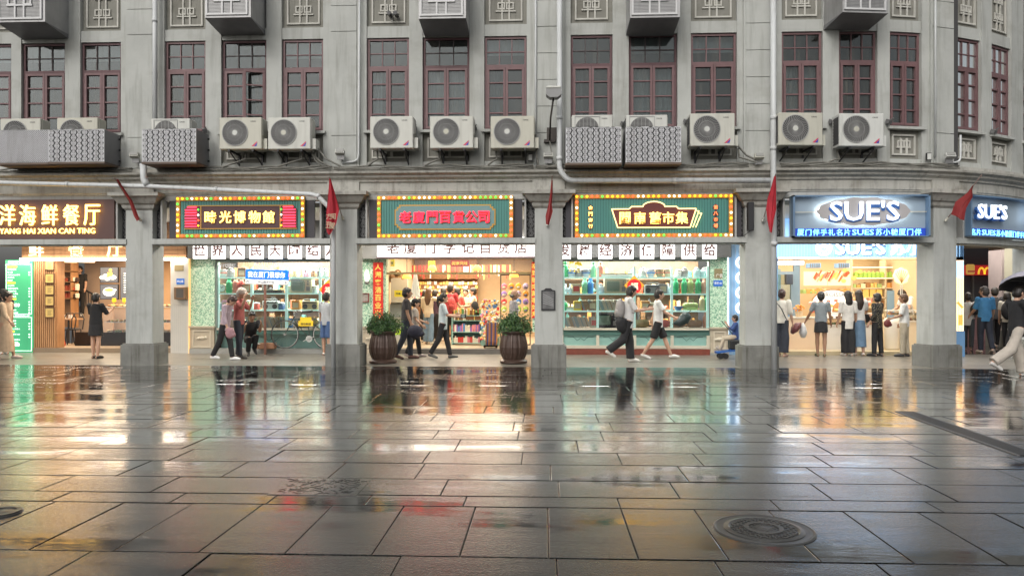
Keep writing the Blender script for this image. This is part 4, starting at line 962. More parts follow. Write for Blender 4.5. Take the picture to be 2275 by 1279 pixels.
goods('market', [(T, 1256, 615, 'green'), (P, 1270, 615, 'porcelain'), (J, 1286, 615, 'grey'), (P, 1302, 615, 'porcelain'), (T, 1318, 615, 'mint'), (T, 1334, 615, 'coral'), (TR, 1352, 615, 'white'), (TR, 1388, 615, 'white'), (J, 1428, 615, 'white'), (P, 1446, 615, 'porcelain'), (P, 1465, 615, 'tan'), (P, 1484, 615, 'cream'), (TI, 1507, 615, 'white'), (J, 1521, 615, 'grey'), (J, 1548, 615, 'pale blue'), (J, 1565, 615, 'pale blue'),
    (V, 1257, 652, 'porcelain'), (V, 1267, 652, 'porcelain'), (C, 1280, 652, 'cream'), (T, 1299, 652, 'mint'), (T, 1312, 652, 'blue'), (J, 1335, 652, 'porcelain'), (TV, 1367, 652, 'cream'), (C, 1396, 652, 'grey'), (RA, 1450, 652, 'grey'), (C, 1472, 652, 'grey'), (V, 1485, 652, 'porcelain'), (T, 1501, 652, 'green'), (T, 1520, 652, 'green'), (T, 1534, 652, 'olive'), (T, 1551, 652, 'green'), (T, 1565, 652, 'salmon'),
    (J, 1254, 690, 'green'), (TR, 1266, 690, 'white'), (C, 1283, 690, 'yellow'), (TI, 1298, 690, 'red'), (C, 1316, 690, 'brown'), (BR, 1338, 690, 'cream'), (RA, 1348, 690, 'tan'), (RA, 1368, 690, 'white'), (C, 1390, 690, 'cream'), (C, 1433, 690, 'orange'), (P, 1450, 690, 'cream'), (BO, 1470, 690, 'white'), (BO, 1507, 690, 'dark blue'), (HB, 1534, 690, 'olive'), (T, 1560, 690, 'tan'), (T, 1571, 690, 'green'),
    (BR, 1283, 728, 'cream'), (C, 1320, 728, 'cream'), (TV, 1348, 728, 'black'), (TR, 1350, 728, 'white'), (TI, 1366, 728, 'mint'), (HB, 1395, 728, 'olive'), (HB, 1425, 728, 'tan'), (HB, 1470, 728, 'red'), (HB, 1505, 728, 'brown'), (HB, 1543, 728, 'brown'), (T, 1568, 728, 'salmon')])
def fu(px, py, lab):
    Yb = YS-.03; x, z = X(px, Yb), Zp(px, py, Yb); t = thing('fortune_ornament', (x, Yb, z), lab, 'ornament', 'round red fortune ornaments on the display windows')
    obj('diamond', MB().prism([(x-.27, z), (x, z-.27), (x+.27, z), (x, z+.27)], Yb-.01, Yb), mat('ornament_orange', (.9, .42, .04), .5, em=.2), t)
    obj('disc', MB().disc((x, Yb-.03, z-.02), .19, Yb-.01, 20), mat('ornament_red', (.75, .02, .03), .4, em=.2), t); obj('lettering', MB().text('福', x, z-.02, .2, Yb-.031, .008, .03), mat('ornament_cream', (.9, .85, .6), .5, em=.3), t)
fu(1409, 634, 'round red and gold fortune ornament on the market window above two passers-by'); fu(730, 643, 'round red and gold fortune ornament at the right end of the museum window')
m = MB().text('糖', X(1278), Zp(1278, 590), .36, YS-.015, .003, .03); obj('window_lettering', m, mat('yellow_letter', (.9, .7, .05), .5, em=.3), label='yellow character stuck high on the left pane of the market window', cat='lettering')
m = MB().text('年代回忆', X(505), Zp(505, 590), .12, YS-.015, .003, .01); obj('window_lettering', m, mat('white_letter', (.85, .85, .85), .5, em=.3), label='small white lettering at the top left of the museum window', cat='lettering')
m = MB().text('我们的家', X(590), Zp(590, 583), .16, YS-.015, .003, .01); obj('window_lettering', m, mat('white_letter', 0), label='larger white lettering at the top middle of the museum window', cat='lettering')
# plates on the right mosaic pillar
m = MB().box(X(1586), X(1604), YS-.06, YS-.04, Zp(1595, 618), Zp(1595, 597)); m.m = 1; m.text('广告', X(1597), Zp(1595, 612), .09, YS-.061, .003)
obj('notice_plate', m, [mat('brown_notice', 0), mat('white_letter', 0)], label='brown notice plate on the mosaic pillar above a blue plate', cat='plate')
blueplate(1595, 629, YS-.045, .24, .16, '思明 88', 'blue address plate under a brown notice on the right mosaic pillar')
# street name sign, bicycle, crate
Ys_ = YS-.45; t = thing('street_name_sign', (X(588, Ys_), Ys_, 0), 'blue and white street name sign on a thin brown post before the museum window', 'street sign')
a, b = at(541, 600, Ys_), at(637, 631, Ys_); xc = X(588, Ys_)
def tilt(m): return m.xf(Matrix.Translation((xc, Ys_, 0)) @ Matrix.Rotation(R(1.6), 4, 'Y') @ Matrix.Translation((-xc, -Ys_, 0)))
zt, zb, zm = Zp(588, 599, Ys_), Zp(588, 632, Ys_), Zp(588, 621, Ys_)
sb('blue_plate', tilt(MB().bbox(a.x, b.x, Ys_-.03, Ys_, zm, zt, .01)), mat('sign_blue', (.0, .16, .72), .35, em=.35), t); sb('white_band', tilt(MB().bbox(a.x, b.x, Ys_-.03, Ys_, zb, zm-.002, .01)), mat('sign_white', (.8, .8, .8), .35, em=.25), t)
sb('lettering', tilt(MB().text('我在厦门很想你', xc, (zm+zt)/2, .17, Ys_-.031, .004, .008, w=1.02)), mat('sign_white2', (.9, .9, .9), .35, em=.6), t)
m = MB().text('中山路步行街', xc, (zb+zm)/2, .07, Ys_-.031, .003, .005).text('西', a.x+.07, (zb+zm)/2, .07, Ys_-.031, .003).text('东', b.x-.07, (zb+zm)/2, .07, Ys_-.031, .003); sb('small_lettering', tilt(m), mat('small_dark_letter', (.08, .12, .2), .5), t)
sb('post', MB().tube([(xc, Ys_+.03, .0), (xc, Ys_+.03, zm)], .035, 10), mat('brown_post', (.25, .12, .09), .4), t)
t = thing('cardboard_box', (X(595, YS-.5), YS-.5, 0), 'low brown cardboard box on the step at the foot of the street sign', 'box')
x = X(592, YS-.3); sb('carton', MB().bbox(x-.2, x+.22, YS-.35, YS-.13, .14, .30, .01).box(x-.3, x-.21, YS-.34, YS-.2, .14, .26), mat('cardboard', (.38, .2, .12), .8, var=.2), t); sb('papers', MB().rbox((x-.25, YS-.28, .28), (.2, .16, .02)), gmat('white', WC['white']), t)
Yb = YS-.32; t = thing('bicycle', (X(680, Yb), Yb, .14), 'old dark bicycle standing against the museum window beside the second column', 'bicycle')
wr = .385; c1 = Vector((X(633, Yb), Yb, .15+wr)); c2 = Vector((X(633, Yb)+1.14, Yb+.02, .15+wr)); TB = mat('bicycle_paint', (.06, .08, .07), .3, .4); RIM = mat('bicycle_rim', (.45, .45, .42), .25, .8)
for c in (c1, c2):
    w_ = sb('wheel', MB().ring((c.x, c.z), wr-.035, wr-.018, c.y-.012, c.y+.012, 36), RIM, t); sb('tyre', MB().ring((c.x, c.z), wr-.018, wr, c.y-.018, c.y+.018, 36), BLK, w_)
    m = MB()
    for k in range(18): a_ = math.pi*2*k/18; m.bar((c.x, c.z), (c.x+(wr-.03)*math.cos(a_), c.z+(wr-.03)*math.sin(a_)), .004, c.y-.002, c.y+.002)
    m.disc((c.x, c.y-.03, c.z), .03, c.y+.03, 12); sb('spokes', m, RIM, w_)
bb = Vector((c2.x-.46, Yb, .42)); hd = Vector((c1.x+.26, Yb, 1.02)); st = Vector((c2.x-.60+.08, Yb, 1.02)); m = MB()
for p, q in ((hd-Vector((0, 0, .08)), st-Vector((0, 0, .04))), (hd-Vector((0, 0, .12)), bb), (bb, st), (bb, c2), (c2, st-Vector((0, 0, .08))), (c1, hd)): m.tube([p, q], .016, 7)
sb('frame', m, TB, t); sb('handlebar', MB().tube([hd, hd+Vector((-.02, 0, .12)), hd+Vector((.02, -.2, .15)), hd+Vector((.16, -.26, .13))], .012, 7).tube([hd+Vector((-.02, 0, .12)), hd+Vector((.02, .16, .15)), hd+Vector((.16, .2, .13))], .012, 7), RIM, t)
sb('saddle', MB().loft([st+Vector((-.15, 0, .12)), st+Vector((0, 0, .13)), st+Vector((.12, 0, .14))], [(.02, .02), (.05, .03), (.1, .035)], 10), BLK, t, True); sb('carrier', MB().rbox(tuple(c2+Vector((.02, 0, .45))), (.45, .14, .02)).tube([c2, c2+Vector((.15, 0, .45))], .008, 5), TB, t)
sb('crank', MB().disc((bb.x, Yb-.06, bb.z), .09, Yb-.05, 18).bar((bb.x-.15, bb.z-.06), (bb.x+.15, bb.z+.06), .02, Yb-.09, Yb-.07).ring((bb.x, bb.z), .02, .03, Yb-.1, Yb-.05), RIM, t)
sb('mudguard', MB().loft([c2+Vector(((wr+.03)*math.cos(q), 0, (wr+.03)*math.sin(q))) for q in (.3, .8, 1.3, 1.8, 2.3, 2.8)], [(.03, .004)]*6, 8, side=(0, 1, 0)).loft([c1+Vector(((wr+.03)*math.cos(q), 0, (wr+.03)*math.sin(q))) for q in (.3, .8, 1.3, 1.8, 2.3)], [(.03, .004)]*5, 8, side=(0, 1, 0)), TB, t)
xq, zq = bb.x-.1, .82; sb('sign_card', MB().box(xq-.20, xq+.20, Yb-.03, Yb-.02, zq-.06, zq+.08).box(xq-.15, xq+.15, Yb-.03, Yb-.02, zq+.082, zq+.18), mat('yellow_board', (.9, .6, .03), .5, em=.2), t); sb('lettering', MB().text('请勿触碰', xq, zq, .07, Yb-.031, .003, .01), BLK, t)
# ---------------------------------------------------------------- cake shop behind the fifth arch
s5 = thing('shopfront', (X(1880), YS, 0), 'bright cream and blue pastry shop open to the arcade at the right', 'shop')
BLU = mat('shop_blue', (.13, .27, .48), .5, var=.1); BLUL = mat('shop_pale_blue', (.25, .42, .62), .5)
HON = mat('honey_panel', (.70, .53, .34), .5, em=.0); HON2 = mat('honey_pale', (.78, .64, .45), .5); PEACH = mat('peach_counter', (.82, .62, .44), .5)
xl, xr_ = X(1660), X(2126)
sb('blue_side_wall', BX().box(X(1618), X(1728), YS-.02, YS+.3, 0, 3.6), BLUL, s5)
m = MB(); x = X(1618)
while x < X(1728): m.box(x, x+.012, YS-.03, YS-.02, 0, 3.6); x += .09
sb('groove_strip', m, mat('pale_groove', (.4, .52, .66), .5), s5)
sb('edge_light', BX().box(X(1617)-.02, X(1617)+.015, YS-.05, YS-.03, .55, 2.6), emis('cool_edge', (.75, .9, 1), 2.2), s5)
Yf = YS-.3; zf0, zf1 = Zp(1880, 571, Yf), 3.6
m = MB().box(X(1722, Yf), xr_, Yf, Yf+.2, zf0, zf1); sb('blue_fascia', m, emis('lit_blue_fascia', (.25, .47, .78), .9), s5)
m = MB(); x = X(1722, Yf)
while x < xr_-.1: m.box(x, x+.014, Yf-.006, Yf, zf0, zf1); x += .075
sb('fascia_rib', m, emis('lit_blue_rib', (.35, .6, .9), .8), s5)
NEON = emis('white_neon', (.86, .94, 1), 2.2)
m = MB(); lz = Zp(1880, 551, Yf)
m.ring((X(1829, Yf), lz), .17, .21, Yf-.05, Yf-.01, 24).ring((X(1829, Yf), lz), .09, .115, Yf-.05, Yf-.01, 16).box(X(1829, Yf)-.11, X(1829, Yf)+.11, Yf-.05, Yf-.01, lz+.02, lz+.045)
m.text("SUE'S", X(1910, Yf), lz, .36, Yf-.03, .03, .02, w=1.28).text('苏小糖', X(2030, Yf), lz, .40, Yf-.03, .03, .012)
sb('lettering', m, NEON, s5); sb('letter_shadow', MB().text("SUE'S", X(1910, Yf)+.03, lz-.02, .36, Yf-.004, .004, .05, w=1.3), mat('deep_blue', (.04, .12, .32), .5), s5)
zo = zf0
sb('end_pillar', BX().box(X(2095), X(2126), YS-.3, YS+.3, 0, 3.6), HON, s5)
sb('interior_floor', BX().box(X(1722), xr_, YS-.02, YS+6, -.01, .10), mat('cream_floor', (.6, .5, .32), .3, em=.0), s5)
sb('interior_wall', BX().box(X(1722)-.12, X(1722)-.02, YS+.3, YS+5, 0, 3.4).box(xr_, xr_+.1, YS+.3, YS+5, 0, 3.4).box(X(1722)-.1, xr_, YS+4.6, YS+4.7, 0, 3.4), HON, s5)
sb('ceiling', BX().box(X(1722), xr_, YS-.1, YS+4.6, 3.02, 3.1), HON2, s5)
sb('soffit', BX().box(X(1722), xr_, YS+1.6, YS+2.0, 2.62, 3.02), HON, s5)
area('pastry_light', (X(1930), YS+1.3, 2.98), 4.2, 2.2, 200, (1, .93, .8)); area('pastry_back_light', (X(1930), YS+3.4, 2.98), 4.2, 1.6, 90, (1, .9, .72))
for i, (p, q, py) in enumerate(((1722, 1820, 574), (1722, 1786, 588))):
    Yq = YS+.5+i*.5; obj('tube_light', BX().box(X(p, Yq), X(q, Yq), Yq, Yq+.15, Zp(1750, py, Yq), Zp(1750, py, Yq)+.05+.05*i), emis('cool_tube', (1, .98, .95), 5), label=('thin long tube light under the pastry shop ceiling', 'wider bright ceiling panel light at the left of the pastry shop')[i], cat='light', )
for i, px in enumerate((1811, 1875)):
    Yq = YS+1.3; x, z = X(px, Yq), Zp(px, 590, Yq); t = thing('ceiling_cassette', (x, Yq, z), 'small grey slatted ceiling box in the pastry shop, %s' % ('left one', 'right one')[i], 'air vent', 'slatted ceiling boxes')
    sb('housing', BX().box(x-.16, x+.16, Yq, Yq+.3, z-.06, z+.07), BLUL, t); m = MB(); [m.box(x-.15+j*.06, x-.11+j*.06, Yq-.008, Yq, z-.05, z+.06) for j in range(5)]; sb('slat', m, GRYM, t)
# glass door and grey frame on the left
Yd = YS+1.8; t = thing('glass_door', (X(1740, Yd), Yd, .1), 'grey framed glass door at the left inside the pastry shop', 'door')
x0, x1 = X(1700, Yd), X(1764, Yd); sb('frame', BX().frame(x0, x1, .1, Zp(1740, 603, Yd), .09, Yd, Yd+.08).box(x1, X(1778, Yd), Yd+.02, Yd+.1, .1, 2.9), mat('blue_grey_frame', (.22, .30, .36), .4), t)
sb('pane', BX().box(x0+.09, x1-.09, Yd+.03, Yd+.035, .19, 2.2), glassm('door_glass', (.75, .85, .9), .1), t); sb('room_beyond', BX().box(x0, x1, Yd+1.2, Yd+1.25, .1, 2.4), mat('pale_teal_room', (.25, .38, .4), .6, em=.15), t)
x = X(1752, Yd-.2); obj('menu_speaker', BX().bbox(x-.1, x+.1, Yd-.3, Yd-.15, Zp(1752, 632, Yd), Zp(1752, 609, Yd), .015).disc((x, Yd-.31, Zp(1752, 624, Yd)), .06, Yd-.3).disc((x, Yd-.31, Zp(1752, 615, Yd)), .03, Yd-.3), mat('speaker_dark', (.06, .07, .09), .4), label='dark box speaker hung at the top of the glass door', cat='speaker')
# posters
Yp = YS+3.6
for i, (p, q) in enumerate(((1786, 1838), (1840, 1890))):
    x0, x1, z0, z1 = X(p, Yp), X(q, Yp), Zp(1840, 634, Yp), Zp(1840, 603, Yp); t = thing('food_poster', (x0, Yp, z0), ('lit poster of red and gold pastries in a row on the pastry shop wall', 'lit poster of scattered round cakes on the pastry shop wall')[i], 'poster')
    sb('panel', BX().box(x0, x1, Yp, Yp+.04, z0, z1), emis('poster_cream_%d' % i, (.9, .66, .4), .9), t); m = MB(); rs = random.Random(i+3)
    for j in range(26 if i == 0 else 6):
        m.m = rs.randrange(3)
        if i == 0: m.rbox((x0+.35+.035*j, Yp-.01, z0+.3+rs.uniform(-.1, .1)), (.05, .01, .22), (0, .5, 0))
        else: m.disc((x0+.35+rs.random()*.8, Yp-.015, z0+.12+rs.random()*.38), .075, Yp, 14, .06)
    sb('pictured_pastries', m, [emis('pastry_red', (.55, .1, .04), .8), emis('pastry_gold', (.85, .5, .12), .9), emis('pastry_rose', (.8, .32, .2), .9)], t)
# shelves at the back with boxes
sh = thing('shelf_unit', (X(1960, Yp), Yp, .1), 'honey coloured wall shelves with lit edges at the back of the pastry shop', 'shelf')
x0, x1 = X(1893, Yp), X(2050, Yp); m = MB()
for py in (617, 639, 660, 682, 703): m.box(x0, x1, Yp, Yp+.4, Zp(1960, py, Yp)-.03, Zp(1960, py, Yp))
for px in (1893, 1968, 2010): m.box(X(px, Yp)-.02, X(px, Yp)+.02, Yp, Yp+.4, .5, 2.7)
sb('shelf_board', m, HON2, sh); m = MB(); m.box(x0, x1, Yp-.004, Yp, Zp(1960, 617, Yp)-.02, Zp(1960, 617, Yp)-.005).box(x0, x1, Yp-.004, Yp, Zp(1960, 593, Yp)-.02, Zp(1960, 593, Yp)); sb('edge_light', m, emis('warm_edge', (1, .8, .45), 3), sh)
pb = None
for i in range(11):
    x = X(1905+i*9.5, Yp); z = Zp(1960, 617, Yp)
    lab = 'lime green gift box on the top pastry shelf, %s of eleven from the left' % ORD[i]
    if pb: dup(pb, (x, Yp+.15, z), lab)
    else:
        pb = thing('gift_box', (x, Yp+.15, z), lab, 'gift box', 'lime green gift boxes on the top shelf')
        obj('carton', MB().bbox(-.055, .055, -.1, .1, 0, .17, .006), mat('lime_box', (.38, .62, .12), .5, em=.1), pb, False); obj('bow', MB().ell((0, -.05, .185), (.035, .03, .025), 8, 5), mat('lime_bow', (.5, .75, .2), .5), pb, False, True)
pb = None
for c_ in range(3):
    for r_ in range(4):
        x = X(1925+c_*15, Yp); z = Zp(1960, 639, Yp)-.30+r_*.001+r_*.073
        z = Zp(1960, 639, Yp)+0*r_; z = Zp(1960, 660, Yp)+r_*.062
        lab = 'flat yellow cake box, %s in the %s pile on the second pastry shelf' % (('lowest', 'second lowest', 'second highest', 'topmost')[r_], ('left', 'middle', 'right')[c_])
        if pb: dup(pb, (x, Yp+.15, z), lab)
        else:
            pb = thing('cake_box', (x, Yp+.15, z), lab, 'cake box', 'flat yellow cake boxes in piles'); obj('carton', MB().bbox(-.085, .085, -.12, .12, 0, .055, .004), mat('yellow_box', (.85, .58, .16), .5, em=.1), pb, False); obj('lid', MB().box(-.088, .088, -.123, .12, .05, .06), mat('yellow_lid', (.9, .68, .28), .5), pb, False)
m = MB(); rs = random.Random(21)
for py in (639, 682, 703):
    x = x0+.05; z = Zp(1960, py, Yp)
    while x < x1-.1: m.m = rs.randrange(5); w_ = rs.uniform(.06, .16); m.bbox(x, x+w_, Yp+.05, Yp+.25, z, z+rs.uniform(.06, .2), .005); x += w_+.02
x = X(1784, Yp)
while x < X(1890, Yp):
    m.m = rs.randrange(5); w_ = rs.uniform(.05, .12); m.bbox(x, x+w_, Yp+.0, Yp+.25, Zp(1840, 652, Yp), Zp(1840, 652, Yp)+rs.uniform(.06, .18), .01); x += w_+.01
sb('packed_goods', m, [mat('pk_yellow', (.85, .6, .2), .5), mat('pk_green', (.4, .55, .2), .5), mat('pk_orange', (.8, .4, .12), .5), mat('pk_cream', (.85, .75, .5), .5), mat('pk_brown', (.4, .2, .08), .5)], sh, kind='stuff')
t = thing('fridge_panel', (X(1985, Yp), Yp, .1), 'pale blue pegboard cupboard behind the pastry counter', 'cupboard'); x0, x1 = X(1968, Yp)+.03, X(2018, Yp); sb('panel', BX().box(x0, x1, Yp-.1, Yp, .4, Zp(1985, 645, Yp)), BLUL, t); sb('hook', BX().box(x0+.2, x0+.25, Yp-.16, Yp-.1, 1.5, 1.56).box(x0+.5, x0+.55, Yp-.16, Yp-.1, 1.65, 1.7), GRYM, t)
# shell sign on two stalks
Ys2 = YS+1.2; t = thing('shell_sign', (X(2003, Ys2), Ys2, 1.3), 'round scalloped yellow pastry sign with rays on two stalks above the counter', 'sign'); c = at(2003, 613, Ys2)
sb('disc', MB().prism([(c.x+.21*math.cos(a)*(1+.05*math.cos(8*a)), c.z+.23*math.sin(a)*(1+.05*math.cos(8*a))) for a in [math.pi*2*k/48 for k in range(48)]], Ys2, Ys2+.05), emis('shell_face', (.95, .72, .4), .9), t)
m = MB()
for k in range(-3, 4): m.bar((c.x, c.z-.2), (c.x+.055*k, c.z+.17-.01*k*k), .012, Ys2-.006, Ys2)
sb('ray', m, mat('ray_brown', (.5, .3, .08), .5), t); sb('stalk', BX().box(c.x-.03, c.x-.015, Ys2, Ys2+.02, 1.25, c.z-.2).box(c.x+.015, c.x+.03, Ys2, Ys2+.02, 1.25, c.z-.2), WHM, t)
# counters
Yc = YS+.7
def counter(nm, p, q, y0, y1, ztop, lab, case=None, mt=None):
    t = thing(nm, (X((p+q)/2, y0), y0, .1), lab, 'counter'); x0, x1 = X(p, y0), X(q, y0)
    sb('body', BX().box(x0, x1, y0, y1, .1, ztop), mt or PEACH, t); sb('countertop', BX().box(x0-.02, x1+.02, y0-.03, y1, ztop, ztop+.04), mat('counter_top', (.8, .74, .64), .3), t)
    if case:
        sb('glass_case', BX().box(x0, x1, y0, y0+.01, ztop+.04, ztop+case), GLS, t); sb('case_top', BX().box(x0, x1, y0, y1-.1, ztop+case, ztop+case+.02), WHM, t); m = MB(); rs = random.Random(int(p))
        for z in (ztop+.04, ztop+.04+case*.5):
            for j in range(int(26*(x1-x0))): m.m = rs.randrange(4); m.ell((rs.uniform(x0+.04, x1-.04), rs.uniform(y0+.06, y0+.3), z+.035), (.04, .04, .035), 7, 5)
        sb('cakes', m, [mat('cake_gold', (.75, .45, .12), .5), mat('cake_green', (.35, .5, .2), .5), mat('cake_cream', (.85, .75, .55), .5), mat('cake_rose', (.7, .28, .2), .5)], t, kind='stuff')
    return t
counter('counter', 1700, 1832, YS+.75, YS+1.5, .95, 'long low peach counter at the left of the pastry shop', None)
counter('display_counter', 1832, 1950, YS+.6, YS+1.3, .74, 'pastry counter with a glass case and white front behind the queue', .34, mat('white_counter', (.8, .74, .66), .4, em=.12))
counter('service_counter', 1975, 2100, YS+.9, YS+1.6, .85, 'cream rounded service counter at the right of the pastry shop', .3, mat('cream_counter', (.8, .68, .5), .4))
x0, x1 = X(1974, YS+.7), X(1992, YS+.7); obj('cream_bin', MB().lathe([(.16, 0), (.19, .05), (.2, .75), (.18, .86), (.001, .88)], ((x0+x1)/2, YS+.75, .1), 20), mat('cream_bin', (.82, .76, .66), .4), smooth=True, label='tall rounded cream cabinet between the two pastry counters', cat='cabinet')
# half-round display with pictured biscuit
Yg = YS+1.35; t = thing('display_board', (X(1850, Yg), Yg, .8), 'large white oval board with a biscuit picture and dark lettering above the pastry case', 'display board'); c = at(1850, 676, Yg)
sb('board', MB().disc((c.x, Yg, c.z), .6, Yg+.05, 30, .42), emis('board_white', (.95, .9, .82), .8), t); sb('biscuit', MB().prism([(c.x-.02, c.z-.22), (c.x+.26, c.z-.22), (c.x+.3, c.z-.02), (c.x+.12, c.z+.08), (c.x-.0, c.z-.04)], Yg-.02, Yg), mat('biscuit_brown', (.55, .26, .10), .5), t)
sb('rim', MB().ring((c.x, c.z), .58, .62, Yg-.01, Yg, 30, .7), mat('rim_brown', (.45, .25, .1), .5), t); sb('lettering', MB().text('CROISSANT', c.x+.12, c.z+.28, .12, Yg-.01, .01, .01, w=.9), mat('grey_letter', (.3, .3, .3), .5), t)
t = thing('flower_basket', (X(1775, YS+.8), YS+.9, .99), 'small basket of orange flowers on the peach counter', 'flowers'); x = X(1775, YS+.9); sb('basket', MB().lathe([(.08, 0), (.11, .15), (.1, .15), (.001, .1)], (x, YS+.9, .99), 12), HON, t); m = MB(); [m.ell((x+rs.uniform(-.12, .12), YS+.9+rs.uniform(-.1, .1), 1.2+rs.uniform(-.05, .12)), (.035, .035, .03), 6, 4) for _ in range(18)]; sb('flowers', m, mat('flower_orange', (.8, .35, .08), .5), t)
x = X(1748, YS+.7); obj('pale_blue_card', BX().rbox((x, YS+.8, 1.16), (.34, .02, .32)), BLUL, label='pale blue card standing on the peach counter beside the flowers', cat='card')
m = MB(); rs = random.Random(2)
for j in range(60): m.m = rs.randrange(4); m.ell((rs.uniform(X(1790, Yg), X(1945, Yg)), Yg-.35+rs.uniform(0, .3), 1.12+rs.uniform(0, .35)), (.06, .05, .045), 7, 5)
obj('heap_of_snacks', m, [mat('sn_red', (.75, .2, .12), .5), mat('sn_cream', (.9, .82, .62), .5), mat('sn_pink', (.85, .5, .4), .5), mat('sn_gold', (.8, .5, .15), .5)], label='heap of wrapped snacks on top of the pastry display case', cat='snacks', kind='stuff')
for i, px in enumerate((1645,)*4):
    py = (583, 617, 650, 684)[i]; Yq = YS-.1; c = at(px+3, py, Yq); obj('ring_letter', MB().ring((c.x, c.z), .115, .165, Yq-.05, Yq, 24).box(c.x-.06, c.x+.06, Yq-.04, Yq, c.z-.015, c.z+.015), NEON, label='glowing white round emblem on the pale blue wall, %s of four beside the fourth column' % ('topmost', 'second', 'third', 'lowest')[i], cat='light sign', group='glowing round emblems on the blue wall')
# lit poster and the passage beyond the fifth column
Yq = YS-.3; t = thing('lit_poster', (X(2134), Yq, .5), 'tall lit poster panel with an orange drink right of the fifth column', 'poster'); x0, x1, z0, z1 = X(2120, Yq), X(2141, Yq), Zp(2134, 735, Yq), Zp(2134, 578, Yq)
sb('panel', BX().box(x0, x1, Yq, Yq+.1, z0, z1), emis('poster_glow', (1, .86, .66), 1.2), t); m = MB().box(x1-.14, x1-.03, Yq-.01, Yq, z0+.15, z0+.42).bar((x1-.16, z0+.75), (x1-.03, z0+.6), .06, Yq-.01, Yq); m.m = 1; m.box(x0, x1, Yq-.005, Yq, z1-.45, z1-.02); sb('picture', m, [emis('drink_orange', (.9, .38, .08), .9), emis('poster_sky', (.55, .75, .85), 1.)], t)
sb('base', BX().box(x0, x1+.02, Yq-.02, Yq+.2, 0, z0).box(x0, x1, Yq, Yq+.1, z1, 3.5), BLU, t)
Y6 = 27.0
d = thing('far_shopfront', (X(2200, Y6), Y6, 0), 'dark shop across the side street under a red sign band', 'building')
sb('wall', BX().box(12, 26, Y6+.2, Y6+.5, 0, 6), mat('dark_far_wall', (.07, .07, .08), .6), d); m = MB()
for j in range(9): m.box(12.3+j*1.0, 12.35+j*1.0, Y6+.1, Y6+.2, 0, 2.6)
m.box(12, 22, Y6+.1, Y6+.2, 1.0, 1.05).box(12, 22, Y6+.05, Y6+.2, 2.35, 2.5); sb('window_bar', m, GRYM, d); sb('pink_plinth', BX().box(12, 22, Y6, Y6+.2, 0, .8), mat('pink_wall', (.3, .17, .18), .6), d)
t = thing('fast_food_sign', (X(2184, Y6), Y6, 2.6), 'red sign band with yellow arches across the side street', 'sign'); x0, x1, z0, z1 = X(2140, Y6), X(2226, Y6), Zp(2184, 611, Y6), Zp(2184, 589, Y6)
sb('panel', BX().box(x0, x1, Y6-.05, Y6+.1, z0, z1), emis('sign_red', (.40, .02, .02), .7), t); m = MB()
def arches(c, z, s):
    for sg in (-1, 1):
        pts = [(c+sg*(.5-.5*math.cos(a))*s*.9+0, z+math.sin(a)*s) for a in [math.pi*k/10 for k in range(11)]]
        for a, b in zip(pts[:-1], pts[1:]): m.bar(a, b, .07*s/.3, Y6-.08, Y6-.05)
arches(X(2185, Y6), z0+.03, .23); arches(X(2217, Y6), z0+.03, .2); sb('arch_pair', m, emis('arch_yellow', (.85, .55, .05), .8), t)
m = MB().bbox(X(2144, Y6), X(2162, Y6), Y6-.14, Y6-.05, z0+.02, z1+.03, .04); m.m = 1; m.box(X(2145, Y6), X(2161, Y6), Y6-.15, Y6-.14, z0+.1, z0+.16); sb('burger_panel', m, [emis('bun_yellow', (.6, .35, .08), .6), emis('filling_red', (.35, .06, .04), .6)], t)
def farcol(p, q, Y, c, lab):
    t = thing('far_column', (X((p+q)/2, Y), Y, 0), lab, 'column'); sb('shaft', BX().box(X(p, Y), X(q, Y), Y, Y+.7, .5, 4), mat(c[0], c[1], .8, var=.15), t); sb('base', BX().box(X(p, Y)-.06, X(q, Y)+.06, Y-.06, Y+.76, 0, .5), PLB, t)
farcol(2226, 2261, 23.5, ('pinkish_plaster', (.36, .31, .31)), 'pinkish grey column of the side arcade beyond the crowd'); farcol(2264, 2300, 22.4, ('yellowish_plaster', (.38, .38, .30)), 'yellowish column at the right edge of the side arcade')
obj('side_arcade', BX().box(11.2, 20, 21.5, 24.5, 3.1, 6).box(16.5, 17, 18, 30, 0, 6).box(20, 26, 16, 30, 0, 6), PLD, label='dim plaster storey over the side arcade beyond the corner', cat='building')
area('side_street_light', (13.6, 23, 3.0), 3, 3, 150, (1, .9, .8)); area('corner_arcade_light', (X(2200), 19.2, 3.3), 2, 2, 50, (.9, .95, 1))
# arcade ceiling lamps: flat lit panels, two to a bay
lp = None
for i, (px, nm) in enumerate(zip((40, 190, 480, 650, 900, 1090, 1330, 1530, 1800, 1970), ('restaurant door', 'restaurant counter', 'mosaic pillar of the museum', 'leaning bicycle', 'left potted shrub', 'right potted shrub', 'left half of the market window', 'right half of the market window', 'left half of the pastry shop', 'right half of the pastry shop'))):
    x = X(px, 18.3); lab = 'square lit ceiling panel in the arcade by the %s' % nm
    if lp: dup(lp, (x, 18.3, 3.54), lab)
    else:
        lp = t = thing('ceiling_lamp', (x, 18.3, 3.54), lab, 'ceiling lamp', 'square lit panels under the arcade ceiling')
        obj('diffuser', MB().box(-.36, .36, -.26, .26, 0, .03), emis('arcade_diffuser', (1, .95, .86), 16), t, False); obj('frame', MB().box(-.4, .4, -.3, .3, .012, .08), WHM, t, False)
    a_ = area('arcade_light', (x, 18.3, 3.50), .7, .5, (50, 50, 50, 50, 42, 42, 50, 50, 40, 40)[i], ((1, .82, .6), (1, .82, .6), (1, .97, .88), (1, .97, .88), (1, .88, .7), (1, .88, .7), (.97, 1, .92), (.97, 1, .92), (1, .95, .88), (1, .95, .88))[i]); a_.data.spread = R(180)
